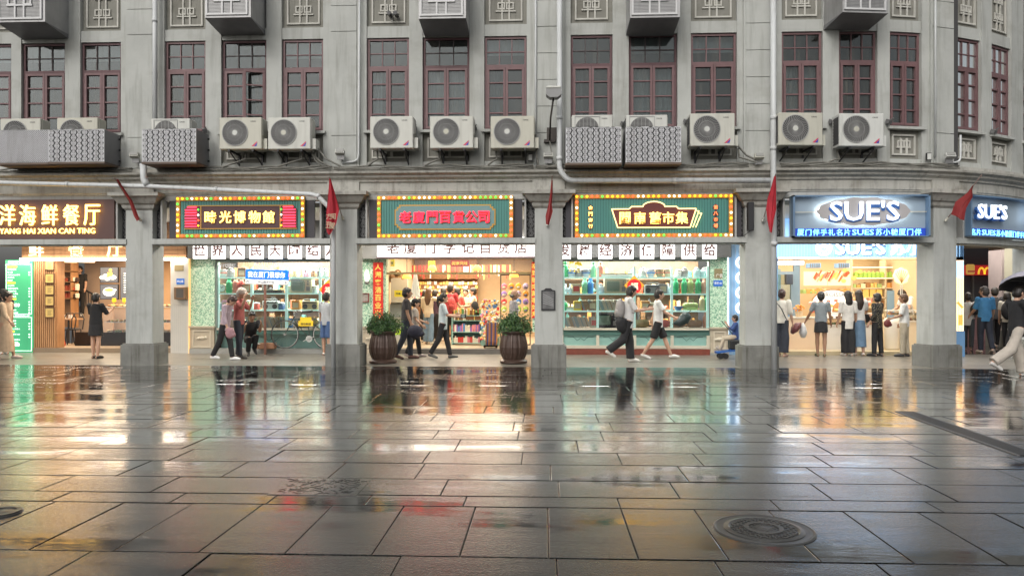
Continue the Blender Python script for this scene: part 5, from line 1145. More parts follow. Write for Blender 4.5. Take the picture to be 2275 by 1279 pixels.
# ---------------------------------------------------------------- marquee signs
BC = [emis('bulb_'+n_, c, s_) for n_, c, s_ in (('yellow', (1, .5, .02), 3.4), ('red', (1, .08, .03), 3.4), ('white', (1, .95, .75), 3), ('green', (.10, .85, .08), 2.))]
def marquee(pa, pb, ya, yb, lab, seed, n, nv):
    s0, s1 = S(pa), S(pb); pm = (pa+pb)/2; z0, z1 = ZF(pm, yb), ZF(pm, ya); y = YF+.02
    t = thing('shop_sign', (s0, y, z0), lab, 'shop sign', 'shop signs framed by coloured bulbs')
    sb('board', BX().box(s0, s1, y, y+.045, z0, z1), mat('sign_teal', (.04, .17, .15), .5, var=.2), t)
    m = MB(); x = s0+.1
    while x < s1-.12: m.box(x, x+.045, y-.012, y, z0+.08, z1-.08); x += .06
    sb('corrugated_board', m, mat('sign_teal_rib', (.07, .25, .22), .4), t)
    sb('bulb_frame', BX().frame(s0, s1, z0, z1, .085, y-.04, y), mat('ochre_frame', (.45, .22, .03), .4, em=.15, emc=(.9, .4, .03)), t)
    rs = random.Random(seed); me = {}
    def bulb(x, z):
        c = BC[rs.choice((0, 0, 0, 1, 1, 2, 2, 3))]
        if c not in me:
            o = obj('bulb', MB().ell((0, 0, 0), (.027, .027, .027), 10, 6), c, t, False, True); me[c] = o
        else: o = me[c].copy(); COL.objects.link(o); o.parent = t
        o.location = (x-s0, -.055, z-z0)
    for k in range(n):
        x = s0+.043+(s1-s0-.086)*k/(n-1)
        for z in (z0+.042, z1-.042): bulb(x, z)
    for k in range(1, nv):
        for x in (s0+.043, s1-.043): bulb(x, z0+.042+(z1-z0-.084)*k/nv)
    m = MB().box(s0-.2, s1+.2, y+.05, y+.117, z0, z1); sb('backing', m, mat('charcoal_board', (.05, .047, .055), .6), t)
    return t, s0, s1, z0, z1, y
GOLDL = emis('gold_sign_letter', (1, .66, .15), 3.4); OUTL = mat('letter_edge', (.25, .12, .02), .5); PLUM = mat('plum_plaque', (.075, .03, .035), .5); OCH = mat('ochre_trim', (.5, .28, .05), .4, em=.12); NRED = emis('red_neon', (1, .03, .07), 4)
def chars(t, tx, pxs, zc, h, y, m_, b=.012):
    m = MB(); sh_ = MB()
    for ch, p in zip(tx, pxs): m.text(ch, S(p), zc, h, y-.02, .02, b); sh_.text(ch, S(p)+.012, zc-.012, h, y-.002, .016, b+.02)
    sb('lettering', m, m_, t); sb('letter_backing', sh_, OUTL, t)
t, s0, s1, z0, z1, y = marquee(392, 677, 437, 528, 'teal bulb-framed sign with gold characters on plum between red neon bars', 1, 27, 7)
zm = (z0+z1)/2; a, b = S(410), S(660); h = .27
m = MB().prism([(a+.08, zm-h), (b-.08, zm-h), (b, zm-h+.0), (b, zm+h-.09), (b-.09, zm+h), (a+.09, zm+h), (a, zm+h-.09), (a, zm-h)], y-.03, y-.012); sb('plaque', m, PLUM, t)
sb('plaque_trim', BX().box(a, b, y-.04, y-.03, zm-h, zm-h+.02).box(a+.08, b-.08, y-.04, y-.03, zm+h-.02, zm+h).box(S(446), S(446)+.02, y-.04, y-.03, zm-h+.02, zm+h-.02).box(S(622), S(622)+.02, y-.04, y-.03, zm-h+.02, zm+h-.02), OCH, t)
m = MB()
for k in range(8):
    z = zm-h+.05+k*.062; i = .05 if k == 7 else 0
    m.box(a+.03+i, S(438), y-.06, y-.035, z, z+.022).box(S(630), b-.03-i, y-.06, y-.035, z, z+.022)
sb('neon_bars', m, NRED, t); m = [MB() for _ in BC]
for k in range(4):
    for q in (442, 626): m[k].ell((S(q), y-.055, zm-h+.08+k*.12), (.022, .022, .022), 8, 5)
for k in range(4): sb('side_bulbs', m[k], BC[k], t, True)
chars(t, '時光博物館', (469, 502, 534, 567, 598), zm, .27, y-.03, GOLDL)
t, s0, s1, z0, z1, y = marquee(838, 1140, 435, 528, 'teal marquee sign with coloured bulbs and seven red characters on a pale teal plaque', 2, 27, 7)
zm = (z0+z1)/2-.01; a, b = S(877), S(1101); h = .28; st = .05
def stepped(a, b, z0, z1, s): return [(a+2*s, z0), (b-2*s, z0), (b-2*s, z0+s), (b-s, z0+s), (b-s, z0+2*s), (b, z0+2*s), (b, z1-2*s), (b-s, z1-2*s), (b-s, z1-s), (b-2*s, z1-s), (b-2*s, z1), (a+2*s, z1), (a+2*s, z1-s), (a+s, z1-s), (a+s, z1-2*s), (a, z1-2*s), (a, z0+2*s), (a+s, z0+2*s), (a+s, z0+s), (a+2*s, z0+s)]
sb('plaque_trim', MB().prism(stepped(a, b, zm-h, zm+h, st), y-.03, y-.012), OCH, t); sb('plaque', MB().prism(stepped(a+.03, b-.03, zm-h+.03, zm+h-.03, st), y-.036, y-.03), mat('pale_teal_plaque', (.16, .30, .30), .45), t)
chars(t, '老廈門百貨公司', (901, 931, 961, 989, 1019, 1048, 1075), zm, .26, y-.036, emis('red_sign_letter', (1, .015, .045), 2.4), .014)
t, s0, s1, z0, z1, y = marquee(1277, 1628, 432, 527, 'wide teal marquee sign with coloured bulbs and gold characters on a maroon fan-edged plaque', 3, 31, 7)
zm = (z0+z1)/2-.02; a, b = S(1359), S(1546)
pl = [(a+.13, zm-.24), (b-.13, zm-.24), (b, zm+.17), (b-.38, zm+.17), (b-.43, zm+.22), (b-.55, zm+.22)]
cx = (a+b)/2; pl += [(cx+.24*math.cos(q), zm+.22+.11*math.sin(q)) for q in [math.pi*k/10 for k in range(11)]]; pl += [(a+.55, zm+.22), (a+.43, zm+.22), (a+.38, zm+.17), (a, zm+.17)]
sb('plaque', MB().prism(pl, y-.04, y-.012), mat('maroon_plaque', (.13, .03, .025), .5), t); m = MB()
for p, q in zip(pl, pl[1:]+pl[:1]): m.bar(p, q, .02, y-.06, y-.04)
for k in (1, 2): m.bar((b-.13+.06*k, zm-.24+.0*k), (b+.06*k, zm+.17-.05*k), .016, y-.06, y-.04).bar((b+.06*k-.05, zm+.17-.05*k), (b+.06*k, zm+.17-.05*k), .016, y-.06, y-.04)
sb('neon_outline', m, emis('warm_neon', (1, .72, .28), 2.6), t); chars(t, '閩南舊市集', (1388, 1421, 1455, 1484, 1514), zm-.03, .26, y-.04, GOLDL)
for tx, p in (('金門商行', 1312), ('第八市場', 1590)):
    m = MB()
    for k in range(4): c = S(p); zz = zm+.20-k*.135; m.prism([(c-.07, zz), (c, zz-.08), (c+.07, zz), (c, zz+.08)], y-.025, y-.012)
    sb('side_plaque', m, mat('maroon_plaque', 0), t); sb('side_lettering', MB().text(tx, S(p), zm, .09, y-.026, .008, .02, vert=True, gap=1.5), GOLDL if p < 1400 else emis('red_small_letter', (1, .25, .08), 1.6), t)
# restaurant sign
s0, s1 = S(-200), S(252); z0, z1 = ZF(120, 530), ZF(120, 443); y = YF+.03
t = thing('shop_sign', (s0, y, z0), 'dark brown restaurant sign with large gold characters over capital letters', 'shop sign')
sb('board', BX().box(s0, s1, y, y+.12, z0, z1), mat('brown_sign_board', (.09, .04, .035), .45, var=.1), t); m = MB(); mh = MB()
GL = emis('gold_restaurant_letter', (1, .62, .14), 5.5)
for ch, p in zip('洋海鲜餐厅', (18, 63, 112, 160, 206)): m.text(ch, S(p), ZF(112, 478), .47, y-.04, .04, .0, w=.37)
m.text('YANG HAI XIAN CAN TING', (S(210)+S(0))/2, ZF(112, 513), .12, y-.02, .02, .0, w=S(210)-S(-2)); sb('lettering', m, GL, t)
mh.text('洋海鲜餐厅', 0, 0, .4, 0); 
# blue pastry signs: the second one follows the curve
def bluesign(pa, pb, ya, yb, lab, big, bigx, bh, led, bent=False, oval=False):
    s0, s1 = S(pa), S(pb); pm = min((pa+pb)/2, 2250); z0, z1 = ZF(pm, yb), ZF(pm, ya); y = YF-.02; f = (lambda mb: mb.bend()) if bent else (lambda mb: mb)
    o = bend(s0, y, z0) if bent else (s0, y, z0); t = thing('shop_sign', o, lab, 'shop sign')
    sb('board', f(BX().box(s0, s1, y, y+.12, z0, z1, .3)), mat('sign_blue_board', (.27, .35, .43), .5), t); sb('frame', f(BX().box(s0, s1, y-.14, y, z1-.03, z1, .3).box(s0, s1, y-.14, y, z0, z0+.02, .3).box(s0, s0+.04, y-.14, y, z0, z1).box(s1-.04, s1, y-.14, y, z0, z1)), mat('sign_blue_frame', (.14, .23, .35), .4), t)
    zl = z0+.19
    sb('led_strip', f(BX().box(s0+.05, s1-.05, y-.03, y, z0+.02, zl, .3)), emis('led_back', (.01, .04, .30), .9), t)
    m = MB(); per = .158; n = int((s1-s0-.1)/per); tx = led*3; x = s0+.12; i = 0
    for tok in led*3:
        w_ = {'S': .5}.get('S' if tok == 'SUES' else '', .15)
        if x+w_ > s1-.08: break
        m.text(tok, x+w_/2, (z0+.02+zl)/2, .12 if tok == 'SUES' else .14, y-.031, .008, .008, w=(.46 if tok == 'SUES' else None)); x += w_+.015
    sb('led_lettering', f(m), emis('led_cyan', (.2, .6, 1), 3), t)
    zc = (zl+z1)/2; c = S(bigx); 
    if oval:
        pts = [(c+.98*math.cos(a)*(1+.012*math.cos(14*a)), zc+.30*math.sin(a)*(1+.04*math.cos(14*a))) for a in [math.pi*2*k/84 for k in range(84)]]
        sb('oval_plate', MB().prism(pts, y-.13, y-.10), mat('oval_grey', (.42, .40, .40), .4), t)
        sb('centre_bar', BX().box(s0+.04, c-.97, y-.06, y-.05, zc-.015, zc+.005).box(c+.97, s1-.02, y-.06, y-.05, zc-.015, zc+.005), WHM, t)
        pts2 = [(c+(.95)*math.cos(a), zc+.27*math.sin(a)) for a in [math.pi*2*k/60 for k in range(60)]]
        m = MB()
        for a_, b_ in zip(pts2, pts2[1:]+pts2[:1]): m.bar(a_, b_, .03, y-.095, y-.06)
        sb('halo_tube', m, emis('halo', (1, .97, .88), 11), t)
    m = MB(); m.text(big[0], c, zc+.01, bh*1.03, y-.16, .03, .008, w=big[2]); 
    if len(big) > 3: m.text(big[3], S(big[4]), zc, bh*1.25, y-.16, .03, .02)
    sb('lettering', f(m), emis('letter_outline_white', (.86, .94, 1), 1.4), t); m = MB().text(big[0], c, zc+.01, bh, y-.168, .006, -.02, w=big[2]*.965); sb('letter_face', f(m), emis('letter_face_blue', (.45, .56, .70), .9), t); m = MB().text(big[0], c+.01, zc-.03, bh, y-.075, .07, .035, w=big[2]*1.04); sb('letter_backing', f(m), mat('royal_blue', (.04, .13, .38), .4), t)
    m = MB().text(big[0], c, zc+.01, bh*.97, y-.166, .008, -.02 if False else .0, w=big[2]*.985)
led = list('厦门伴手礼名片')+['SUES']+list('苏小糖')
bluesign(1757, 2047, 435, 527, 'blue sign with big white neon letters on a grey scalloped oval', ("SUE'S", 0, 1.46), 1912, .42, led, oval=True)
bluesign(2143, 2330, 442, 530, 'curved blue pastry sign with white neon letters and an LED strip at the right edge', ("SUE'S", 0, .95, '苏小糖', 2285), 2188, .32, list('名片')+led[7:]+led[:7], bent=True)
# ---------------------------------------------------------------- air conditioners
fanm = mat('fan_dark', (.07, .07, .07), .6)
def make_ac(label, group, w_=.95, h=.70, d_=.34, grid=False):
    t = thing('air_conditioner', (0, 0, 0), label, 'air conditioner', group)
    m = MB().bbox(0, w_, 0, d_, 0, h, .015).box(w_, w_+.09, d_*.25, d_, .02, h*.35); m.box(w_, w_+.012, .05, d_-.03, h*.45, h-.04)
    obj('body', m, WHM, t, False)
    c = (w_*.375, h*.52); r = h*.405
    fn = obj('fan_opening', MB().disc((c[0], -.004, c[1]), r, 0, 32), fanm, t, False)
    m = MB()
    if grid:
        for k in range(-9, 10):
            q = k*r/9.5; hh = math.sqrt(max(0, r*r-q*q)); m.box(c[0]-hh, c[0]+hh, -.014, -.008, c[1]+q-.004, c[1]+q+.004)
            if k % 3 == 0: m.box(c[0]+q-.004, c[0]+q+.004, -.018, -.012, c[1]-hh, c[1]+hh)
        m.frame(c[0]-r*1.05, c[0]+r*1.1, c[1]-r*1.1, c[1]+r*1.08, .012, -.012, 0)
    else:
        for k in range(34):
            a = math.pi*2*k/34; pts = []
            for j in range(6): q = .2+.8*j/5; pts.append((c[0]+r*q*math.cos(a-.75*q), c[1]+r*q*math.sin(a-.75*q)))
            for p, q in zip(pts[:-1], pts[1:]): m.bar(p, q, .0065, -.016, -.006)
        m.ring(c, r*.97, r*1.03, -.016, 0, 32).ring(c, r*.60, r*.62, -.017, -.008, 28)
    obj('grille', m, mat('grille_grey', (.36, .36, .35), .5), fn, False)
    if not grid: obj('hub', MB().disc((c[0], -.02, c[1]), r*.2, -.016, 20), WHM, fn, False)
    obj('lettering', MB().text('GREE', w_*.80, h*.87, .028, -.001, .002, .004, w=.12), mat('dark_print', (.03, .03, .03), .5), t, False)
    if not grid:
        m = MB().prism([(w_*.76, h*.09), (w_*.82, h*.09), (w_*.90, h*.22), (w_*.89, h*.24)], -.003, 0); m.m = 1; m.prism([(w_*.82, h*.09), (w_*.88, h*.09), (w_*.90, h*.2), (w_*.88, h*.18)], -.005, 0)
        obj('sticker', m, [mat('sticker_red', (.6, .05, .1), .4), mat('sticker_blue', (.05, .06, .4), .4)], t, False)
    m = MB().box(-.002, 0, .05, d_-.05, .06, h-.06); m.v = m.v
    for k in range(9): m.box(-.006, -.002, .04, d_-.03, .07+k*h*.095, .085+k*h*.095)
    for k in range(4): m.box(-.008, -.002, .05+k*.07, .06+k*.07, .06, h-.06)
    obj('side_coil', m, fanm, t, False)
    if not grid or True:
        for x in (.2, w_-.22):
            m = MB().box(x, x+.04, -.01, .62, -.05, -.01).prism([(x, -.05), (x+.04, -.05), (x+.04, -.27), (x, -.27)], .55, .6)
            m.loft([(x+.02, .04, -.05), (x+.02, .58, -.27)], .016, 6); obj('bracket', m, BLK, t, False)
    return t
YA = YF-.42
acn = {'a': ('museum window', 0)}
AC = [(487, 332, 'white air conditioner left of the pair above the museum sign'), (595, 332, 'white air conditioner right of the pair above the museum sign'), (822, 330, 'white air conditioner, left of the three above the red-lettered sign'), (955, 330, 'white air conditioner, middle of the three above the red-lettered sign'),
      (1090, 330, 'white air conditioner, right of the three above the red-lettered sign'), (1533, 325, 'white air conditioner beside the two caged units, right of them'), (1730, 323, 'white air conditioner just right of the tall drainpipe'), (1865, 325, 'white air conditioner turned along the curve above the blue sign, its side coil showing')]
ac = None
for i, (px, py, lab) in enumerate(AC):
    s = S(px, YA); p = bend(s, YA, ZF(px, py, YA)); rz = max(0, (s+.3-X0)/RC) if s > X0-.4 else 0
    if ac is None: ac = make_ac(lab, 'white air conditioners on brackets below the windows'); ac.location = p
    else: dup(ac, p, lab, rotz=rz + (.06 if i == 6 else .04 if i == 7 else 0))
acg = make_ac('old white air conditioner with a square grille standing behind the leftmost mesh cage', 'white air conditioners behind metal cages', .88, .62, .32, True)
ac2 = make_ac('x', 'white air conditioners behind metal cages', .93, .66, .32)
def cage(px0, px1, py0, py1, lab, kind, unit, ulab, upx, upy, first=[None, None]):
    Yc_ = YF-.62; s0, s1 = S(px0, Yc_), S(px1, Yc_); z1, z0 = ZF(px0, py0, Yc_), ZF(px0, py1, Yc_)
    t = thing('air_conditioner_cage', (s0, Yc_, z0), lab, 'metal cage', 'pierced metal cages around air conditioners'); w_, h = s1-s0, z1-z0
    m = MB().frame(0, w_, 0, h, .012, -.012, 0)
    if kind == 'cross':
        n = int(w_/.045)
        for k in range(-int(h/.045), n+1):
            for sg in (1, -1):
                x0 = k*.045; a = [(x0, 0), (x0+h, h)] if sg == 1 else [(x0, h), (x0+h, 0)]
                (xa, za), (xb, zb) = a
                if xa < 0: za += (-xa)*sg; xa = 0
                if xb > w_: zb -= (xb-w_)*sg; xb = w_
                if xb > xa: m.bar((xa, za), (xb, zb), .011, -.012, 0)
    else:
        nc, nr = 10, 6; cw, rh = w_/nc, h/nr
        for i in range(nc):
            for j in range(-1, nr+1):
                cx, cz = (i+.5)*cw, (j+.5+(.5 if i % 2 else 0))*rh
                a, b = cw*.33, rh*.40
                for (u0, v0, u1, v1) in ((-a, -b*.6, -a, b*.6), (a, -b*.6, a, b*.6), (-a*.5, b, a*.5, b), (-a*.5, -b, a*.5, -b), (-a, b*.6, -a*.5, b), (a, b*.6, a*.5, b), (-a, -b*.6, -a*.5, -b), (a, -b*.6, a*.5, -b), (-cw*.5, 0, -a, 0), (a, 0, cw*.5, 0), (0, -b-rh*.1, 0, b+rh*.1), (-a*.6, -b*.45, -a*.6, b*.45), (a*.6, -b*.45, a*.6, b*.45)):
                    p = [cx+u0, min(max(cz+v0, 0), h)]; q = [cx+u1, min(max(cz+v1, 0), h)]
                    if abs(p[0]-q[0])+abs(p[1]-q[1]) > .004: m.bar(p, q, .0125, -.012-.0004*((i+j) % 3), 0)
    obj('front_grille', m, CAGE, t, False); D_ = .60; obj('gap_shade_sheet', MB().box(.01, w_-.01, .012, .016, .01, h-.01), mat('cage_gap_shade', (.05, .05, .052), .6), t, False)  # dark sheet added behind the grille; its colour stands for shade in the gaps
    m = MB().box(w_-.004, w_, 0, D_, 0, h).box(0, .004, 0, D_, 0, h).box(0, w_, 0, D_, -.004, .01); obj('side_panel', m, CAGED, t, False)
    m = MB().frame(0, .001, 0, .001, .0002, 0, .001)
    [obj('bolt', MB().box(w_-.002, w_+.035, D_-.06, D_-.03, q-.02, q+.02), BLK, t, False) for q in (h*.15, h*.5, h*.85)]
    obj('base_frame', MB().box(-.01, w_+.01, -.02, D_, -.045, -.004), mat('rusty_frame', (.15, .11, .085), .7, var=.4), t, False)
    su = S(upx, YF-.50); p = (su, YF-.50, ZF(upx, upy, YF-.50)-(.62 if unit is acg else .66)); 
    if first[0 if unit is acg else 1] is None: first[0 if unit is acg else 1] = 1; unit.location = p; unit['label'] = ulab
    else: dup(unit, p, ulab)
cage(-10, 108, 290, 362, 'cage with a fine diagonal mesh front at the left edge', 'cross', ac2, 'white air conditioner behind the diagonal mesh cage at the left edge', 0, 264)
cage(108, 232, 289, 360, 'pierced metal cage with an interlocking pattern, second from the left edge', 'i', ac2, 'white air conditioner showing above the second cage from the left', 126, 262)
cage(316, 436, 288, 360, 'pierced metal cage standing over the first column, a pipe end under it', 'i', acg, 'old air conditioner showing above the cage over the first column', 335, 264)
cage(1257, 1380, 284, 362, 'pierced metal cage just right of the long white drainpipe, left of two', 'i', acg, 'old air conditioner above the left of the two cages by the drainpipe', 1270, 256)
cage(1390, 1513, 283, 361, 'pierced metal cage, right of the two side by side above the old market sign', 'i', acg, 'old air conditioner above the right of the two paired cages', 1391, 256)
# upper housings, cut by the top of the picture
for i, (p, q, pb_, dz) in enumerate(((-8, 100, 50, 0), (455, 557, 40, 0), (930, 1035, 42, 0), (1400, 1511, 40, 0), (1872, 1985, 27, 0))):
    D_ = .85; Yh = YF-D_+.15; s0, s1 = S(p, Yh), S(q, Yh); z0 = ZF(p, pb_, Yh); rz = .0 if i < 4 else .12
    t = thing('air_conditioner_housing', bend(s0, Yh, z0), 'grey metal housing with white fretwork front, %s' % ('at the left edge', 'above the museum sign', 'above the red-lettered sign', 'above the old market sign', 'near the curve above the blue sign')[i], 'metal housing', 'grey metal housings above the upper windows', rz)
    w_ = s1-s0; H = 1.3
    obj('body', MB().box(0, w_, 0, D_+.1, 0, H), mat('housing_grey', (.42, .42, .42), .45, .3, var=.3, streak=.4), t, False)
    m = MB(); [m.box(.05, w_-.05, -.006, 0, .07+k*.03, .082+k*.03) for k in range(40)]; obj('louvre', m, mat('housing_louvre', (.2, .2, .2), .5, .3), t, False)
    m = MB().frame(.03, w_-.06, .05, H-.05, .04, -.03, -.005); c = (w_-.03)/2
    for sg in (-1, 1):
        m.frame(c+sg*.18-.09, c+sg*.18+.09, .36, .54, .035, -.03, -.005).box(c+sg*.1-.018, c+sg*.1+.018, -.029, -.005, .09, .66)
    m.box(c-.29, c+.29, -.031, -.005, .34, .375); obj('fretwork', m, mat('fret_white', (.6, .6, .6), .4), t, False)
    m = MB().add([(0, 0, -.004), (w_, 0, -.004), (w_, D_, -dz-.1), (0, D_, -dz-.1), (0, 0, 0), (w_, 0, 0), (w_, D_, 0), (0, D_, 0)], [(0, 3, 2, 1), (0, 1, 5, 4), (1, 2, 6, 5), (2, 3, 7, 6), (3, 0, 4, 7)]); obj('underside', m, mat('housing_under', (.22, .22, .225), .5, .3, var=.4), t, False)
# ---------------------------------------------------------------- pipes
def pipe(name, pts, r, lab, mt=WHP, rings=()):
    t = thing(name, pts[0], lab, 'drainpipe'); P = [Vector(p) for p in pts]; Q = [P[0]]
    for i in range(1, len(P)-1):
        a = (P[i-1]-P[i]); b = (P[i+1]-P[i]); k = min(.14, a.length*.4, b.length*.4); pa, pb_ = P[i]+a.normalized()*k, P[i]+b.normalized()*k
        for j in range(5): f = j/4; Q.append((pa*(1-f)**2+P[i]*2*f*(1-f)+pb_*f*f))
    Q.append(P[-1]); sb('pipe', MB().tube(Q, r, 12), mt, t, True)
    m = MB()
    for c in rings:
        c = Vector(c); d_ = None
        for a, b in zip(P[:-1], P[1:]):
            if (a-c).length+(b-c).length < (a-b).length+.08: d_ = (b-a).normalized()
        d_ = d_ or Vector((0, 0, 1)); m.tube([c-d_*.04, c+d_*.04], r+.008, 12)
    if rings: sb('collar', m, mt, t, True)
    return t
def F3(px, py, y): return bend(S(px, y), y, ZF(px, py, y))
yp = YF-.08
def V3(px, z, y=yp): return bend(S(px, y), y, z)
pipe('drainpipe', [V3(344, 9.4), V3(344, 4.9)], .052, 'white vertical drainpipe running up from the cage over the first column', rings=[V3(344, 7.8)])
yo = YF-.34
pipe('drainpipe', [F3(318, 364, yo), F3(320, 400, yo), F3(328, 412, yo)], .075, 'short thick white pipe elbow under the cage over the first column')
pipe('drainpipe', [F3(-40, 404, yo), F3(0, 406, yo), F3(328, 414, yo), F3(702, 432, yo), F3(741, 470, yo), F3(741, 500, yo), V3(741, .0, yo)], .052, 'long white drainpipe sloping across the first arches and down before the second column', rings=[F3(150, 409, yo), F3(480, 421, yo), F3(706, 436, yo)])
yq = YF-.22
pipe('drainpipe', [V3(1243, 9.4, yq), F3(1243, 378, yq), F3(1262, 401, yq), F3(1712, 401, yq)], .06, 'tall white drainpipe turning at its foot to run right along the cornice', rings=[F3(1243, 262, yq), F3(1243, 352, yq), F3(1500, 401, yq)])
pipe('drainpipe', [V3(1718, 9.4, yq-.02), F3(1718, 325, yq-.02), V3(1720, .0, yq-.12)], .062, 'tall white drainpipe down the fourth column from roof to pavement', rings=[F3(1718, 262, yq-.02), F3(1718, 330, yq-.02), V3(1720, 2.7, yq-.1)])
pipe('thin_pipe', [V3(799, 9.4, YF-.02), F3(797, 358, YF-.02), F3(760, 362, YF-.02)], .022, 'thin grey conduit down the right side of the second pilaster', GRYM if False else WHP)
pipe('thin_pipe', [V3(1190, 9.4, YF-.02), F3(1190, 372, YF-.02)], .022, 'thin grey conduit down the left side of the third pilaster')
pipe('thin_pipe', [V3(2078, 9.4, YF-.02), F3(2078, 350, YF-.02)], .022, 'thin grey conduit down the left side of the fifth pilaster')
pipe('thin_pipe', [F3(2134, 300, YF-.02), F3(2134, 360, YF-.02), F3(2100, 362, YF-.02)], .022, 'short thin conduit below the curved window row at the right')
# cables: bundles along the ledge, loops from the units
rs = random.Random(31)
def cable(pts, r, lab, grp=None): return obj('cable', MB().tube(pts, r, 5), CABLE, label=lab, cat='cable', group=grp)
for j, (a, b, lab) in enumerate(((-20, 300, 'at the left edge over the restaurant sign'), (430, 740, 'over the museum sign'), (745, 1185, 'over the red-lettered sign'), (1190, 1660, 'under the paired cages'), (1730, 2120, 'over the blue sign'))):
    t = thing('cable_bundle', F3(a, 370, YF-.15), 'bundle of grey cables on the cornice ledge %s' % lab, 'cables', 'cable bundles on the cornice ledge')
    for k in range(3):
        pts = []; n = 14
        for i in range(n+1): px = a+(b-a)*i/n; pts.append(bend(S(px), YF-.10+.04*k*.6-.05, 4.40+.03*k+.025*math.sin(i*1.3+k*2)+rs.uniform(-.012, .012)))
        sb('cable', MB().tube(pts, .014+.004*k, 5), CABLE, t, True)
for px, py, e in ((700, 330, 735), (692, 320, 720), (705, 310, 760), (545, 335, 500), (670, 335, 620), (838, 335, 820), (975, 335, 945), (1102, 335, 1085), (1640, 330, 1680), (1632, 300, 1690), (1860, 335, 1835), (1190, 300, 1196)):
    a = F3(px, py, YF-.1); b = bend(S(e), YF-.12, 4.44); mdx = (a[0]+b[0])/2
    cable([a, (a[0]+.02, a[1]-.05, a[2]-.2), (a[0]*.6+b[0]*.4, a[1]-.06, (a[2]*.3+b[2]*.7)), (b[0], b[1], b[2]+.03)], .022, 'grey cable drooping to the ledge by the %s' % {700: 'museum sign, fattest right loop', 692: 'museum sign, inner right loop', 705: 'second pilaster', 545: 'left unit of the museum pair', 670: 'right unit of the museum pair', 838: 'left of three units', 975: 'middle of three units', 1102: 'right of three units', 1640: 'fourth pilaster, outer loop', 1632: 'fourth pilaster, inner loop', 1860: 'unit on the curve', 1190: 'third pilaster'}[px], 'cables drooping from air conditioners')
# floodlights on the ledge, lamp on arm, camera pair, speaker
def flood(px, py, lab, y=YF-.12, first=[None]):
    p = F3(px, py, y)
    if first[0]: dup(first[0], p, lab); return
    t = thing('floodlight', p, lab, 'floodlight', 'small floodlights on the ledge'); first[0] = t
    obj('housing', MB().rbox((0, -.05, .06), (.20, .10, .10), (R(-25), 0, 0)), WHM, t, False); obj('glass_front', MB().rbox((0, -.085, .09), (.17, .04, .08), (R(-25), 0, 0)), mat('flood_glass', (.3, .3, .28), .2), t, False); obj('bracket', MB().box(-.08, .08, -.02, .0, -.1, .02).tube([(0, 0, 0), (0, .12, -.1)], .014, 6), GRYM, t, False)
for px, py, lab in ((302, 352, 'small floodlight on the ledge over the first column'), (757, 345, 'small floodlight on the ledge over the second column'), (1218, 353, 'small floodlight on the ledge below the lamp on an arm'), (1685, 355, 'small floodlight on the ledge over the fourth column'), (2108, 353, 'small floodlight on the ledge over the fifth column')): flood(px, py, lab)
t = thing('wall_lamp', F3(1222, 310, YF-.2), 'grey lamp head on a thin dark arm rising before the third pilaster', 'lamp')
c = Vector(F3(1230, 205, YF-.75)); b_ = Vector(F3(1221, 312, YF-.1))
sb('arm', MB().tube([tuple(b_), tuple(b_+Vector((.02, -.45, .4))), tuple(c+Vector((0, 0, -.1)))], .02, 8), mat('rusty_arm', (.05, .04, .035), .6, var=.5), t, True)
sb('lamp_head', MB().prism([(c.x-.16, c.z+.05), (c.x-.16, c.z-.07), (c.x-.08, c.z-.13), (c.x+.08, c.z-.13), (c.x+.16, c.z-.07), (c.x+.16, c.z+.05)], c.y-.1, c.y+.14), GRYM, t); sb('lamp_cap', MB().bbox(c.x-.155, c.x+.155, c.y-.11, c.y+.15, c.z+.05, c.z+.11, .02), WHM, t)
sb('mount', BX().rbox(tuple(b_+Vector((0, .08, 0))), (.24, .12, .06)).rbox(tuple(b_+Vector((.05, .1, .15))), (.22, .05, .3)), mat('rusty_arm', 0), t)
cable([tuple(b_), (b_.x+.06, b_.y, b_.z-.4), (b_.x+.1, b_.y, 4.45)], .012, 'thin cable hanging from the lamp arm at the third pilaster')
t = thing('security_camera', F3(873, 32, YF+.1), 'pair of round black cameras fixed on the carved panel near the top', 'camera'); 
for px in (866, 880): c = F3(px, 32, YF+.02); sb('lens', MB().disc((c[0], c[1]-.1, c[2]), .045, c[1]+.12, 16), BLK, t)
sb('mount', BX().box(F3(866, 32, YF)[0], F3(880, 32, YF)[0], YF+.0, YF+.03, F3(866, 32, YF)[2]-.015, F3(866, 32, YF)[2]+.015), BLK, t)
t = thing('loudspeaker', F3(1665, 480, YF-.2), 'slim black column loudspeaker on the fourth column beside the sign', 'loudspeaker'); c = F3(1667, 480, YF-.15)
sb('cabinet', MB().bbox(c[0]-.065, c[0]+.065, YF-.22, YF-.1, c[2]-.32, c[2]+.30, .012), BLK, t); sb('bracket', MB().box(c[0]-.02, c[0]+.02, YF-.12, YF, c[2]-.2, c[2]-.15).tube([(c[0], YF-.15, c[2]-.32), (c[0]-.12, YF-.1, c[2]-.42), (c[0]-.25, YF-.05, c[2]-.43)], .008, 5), BLK, t)
for px, py, lab in ((1178, 350, 'small white junction box under the right air conditioner by the third pilaster'), (2063, 348, 'small white junction box on the ledge left of the fifth pilaster')):
    c = F3(px, py, YF+.0); m = MB().rbox(c, (.1, .06, .16)); m.m = 1; m.rbox((c[0], c[1]-.031, c[2]-.0), (.085, .01, .13)); obj('junction_box', m, [BLK, WHM], label=lab, cat='junction box')
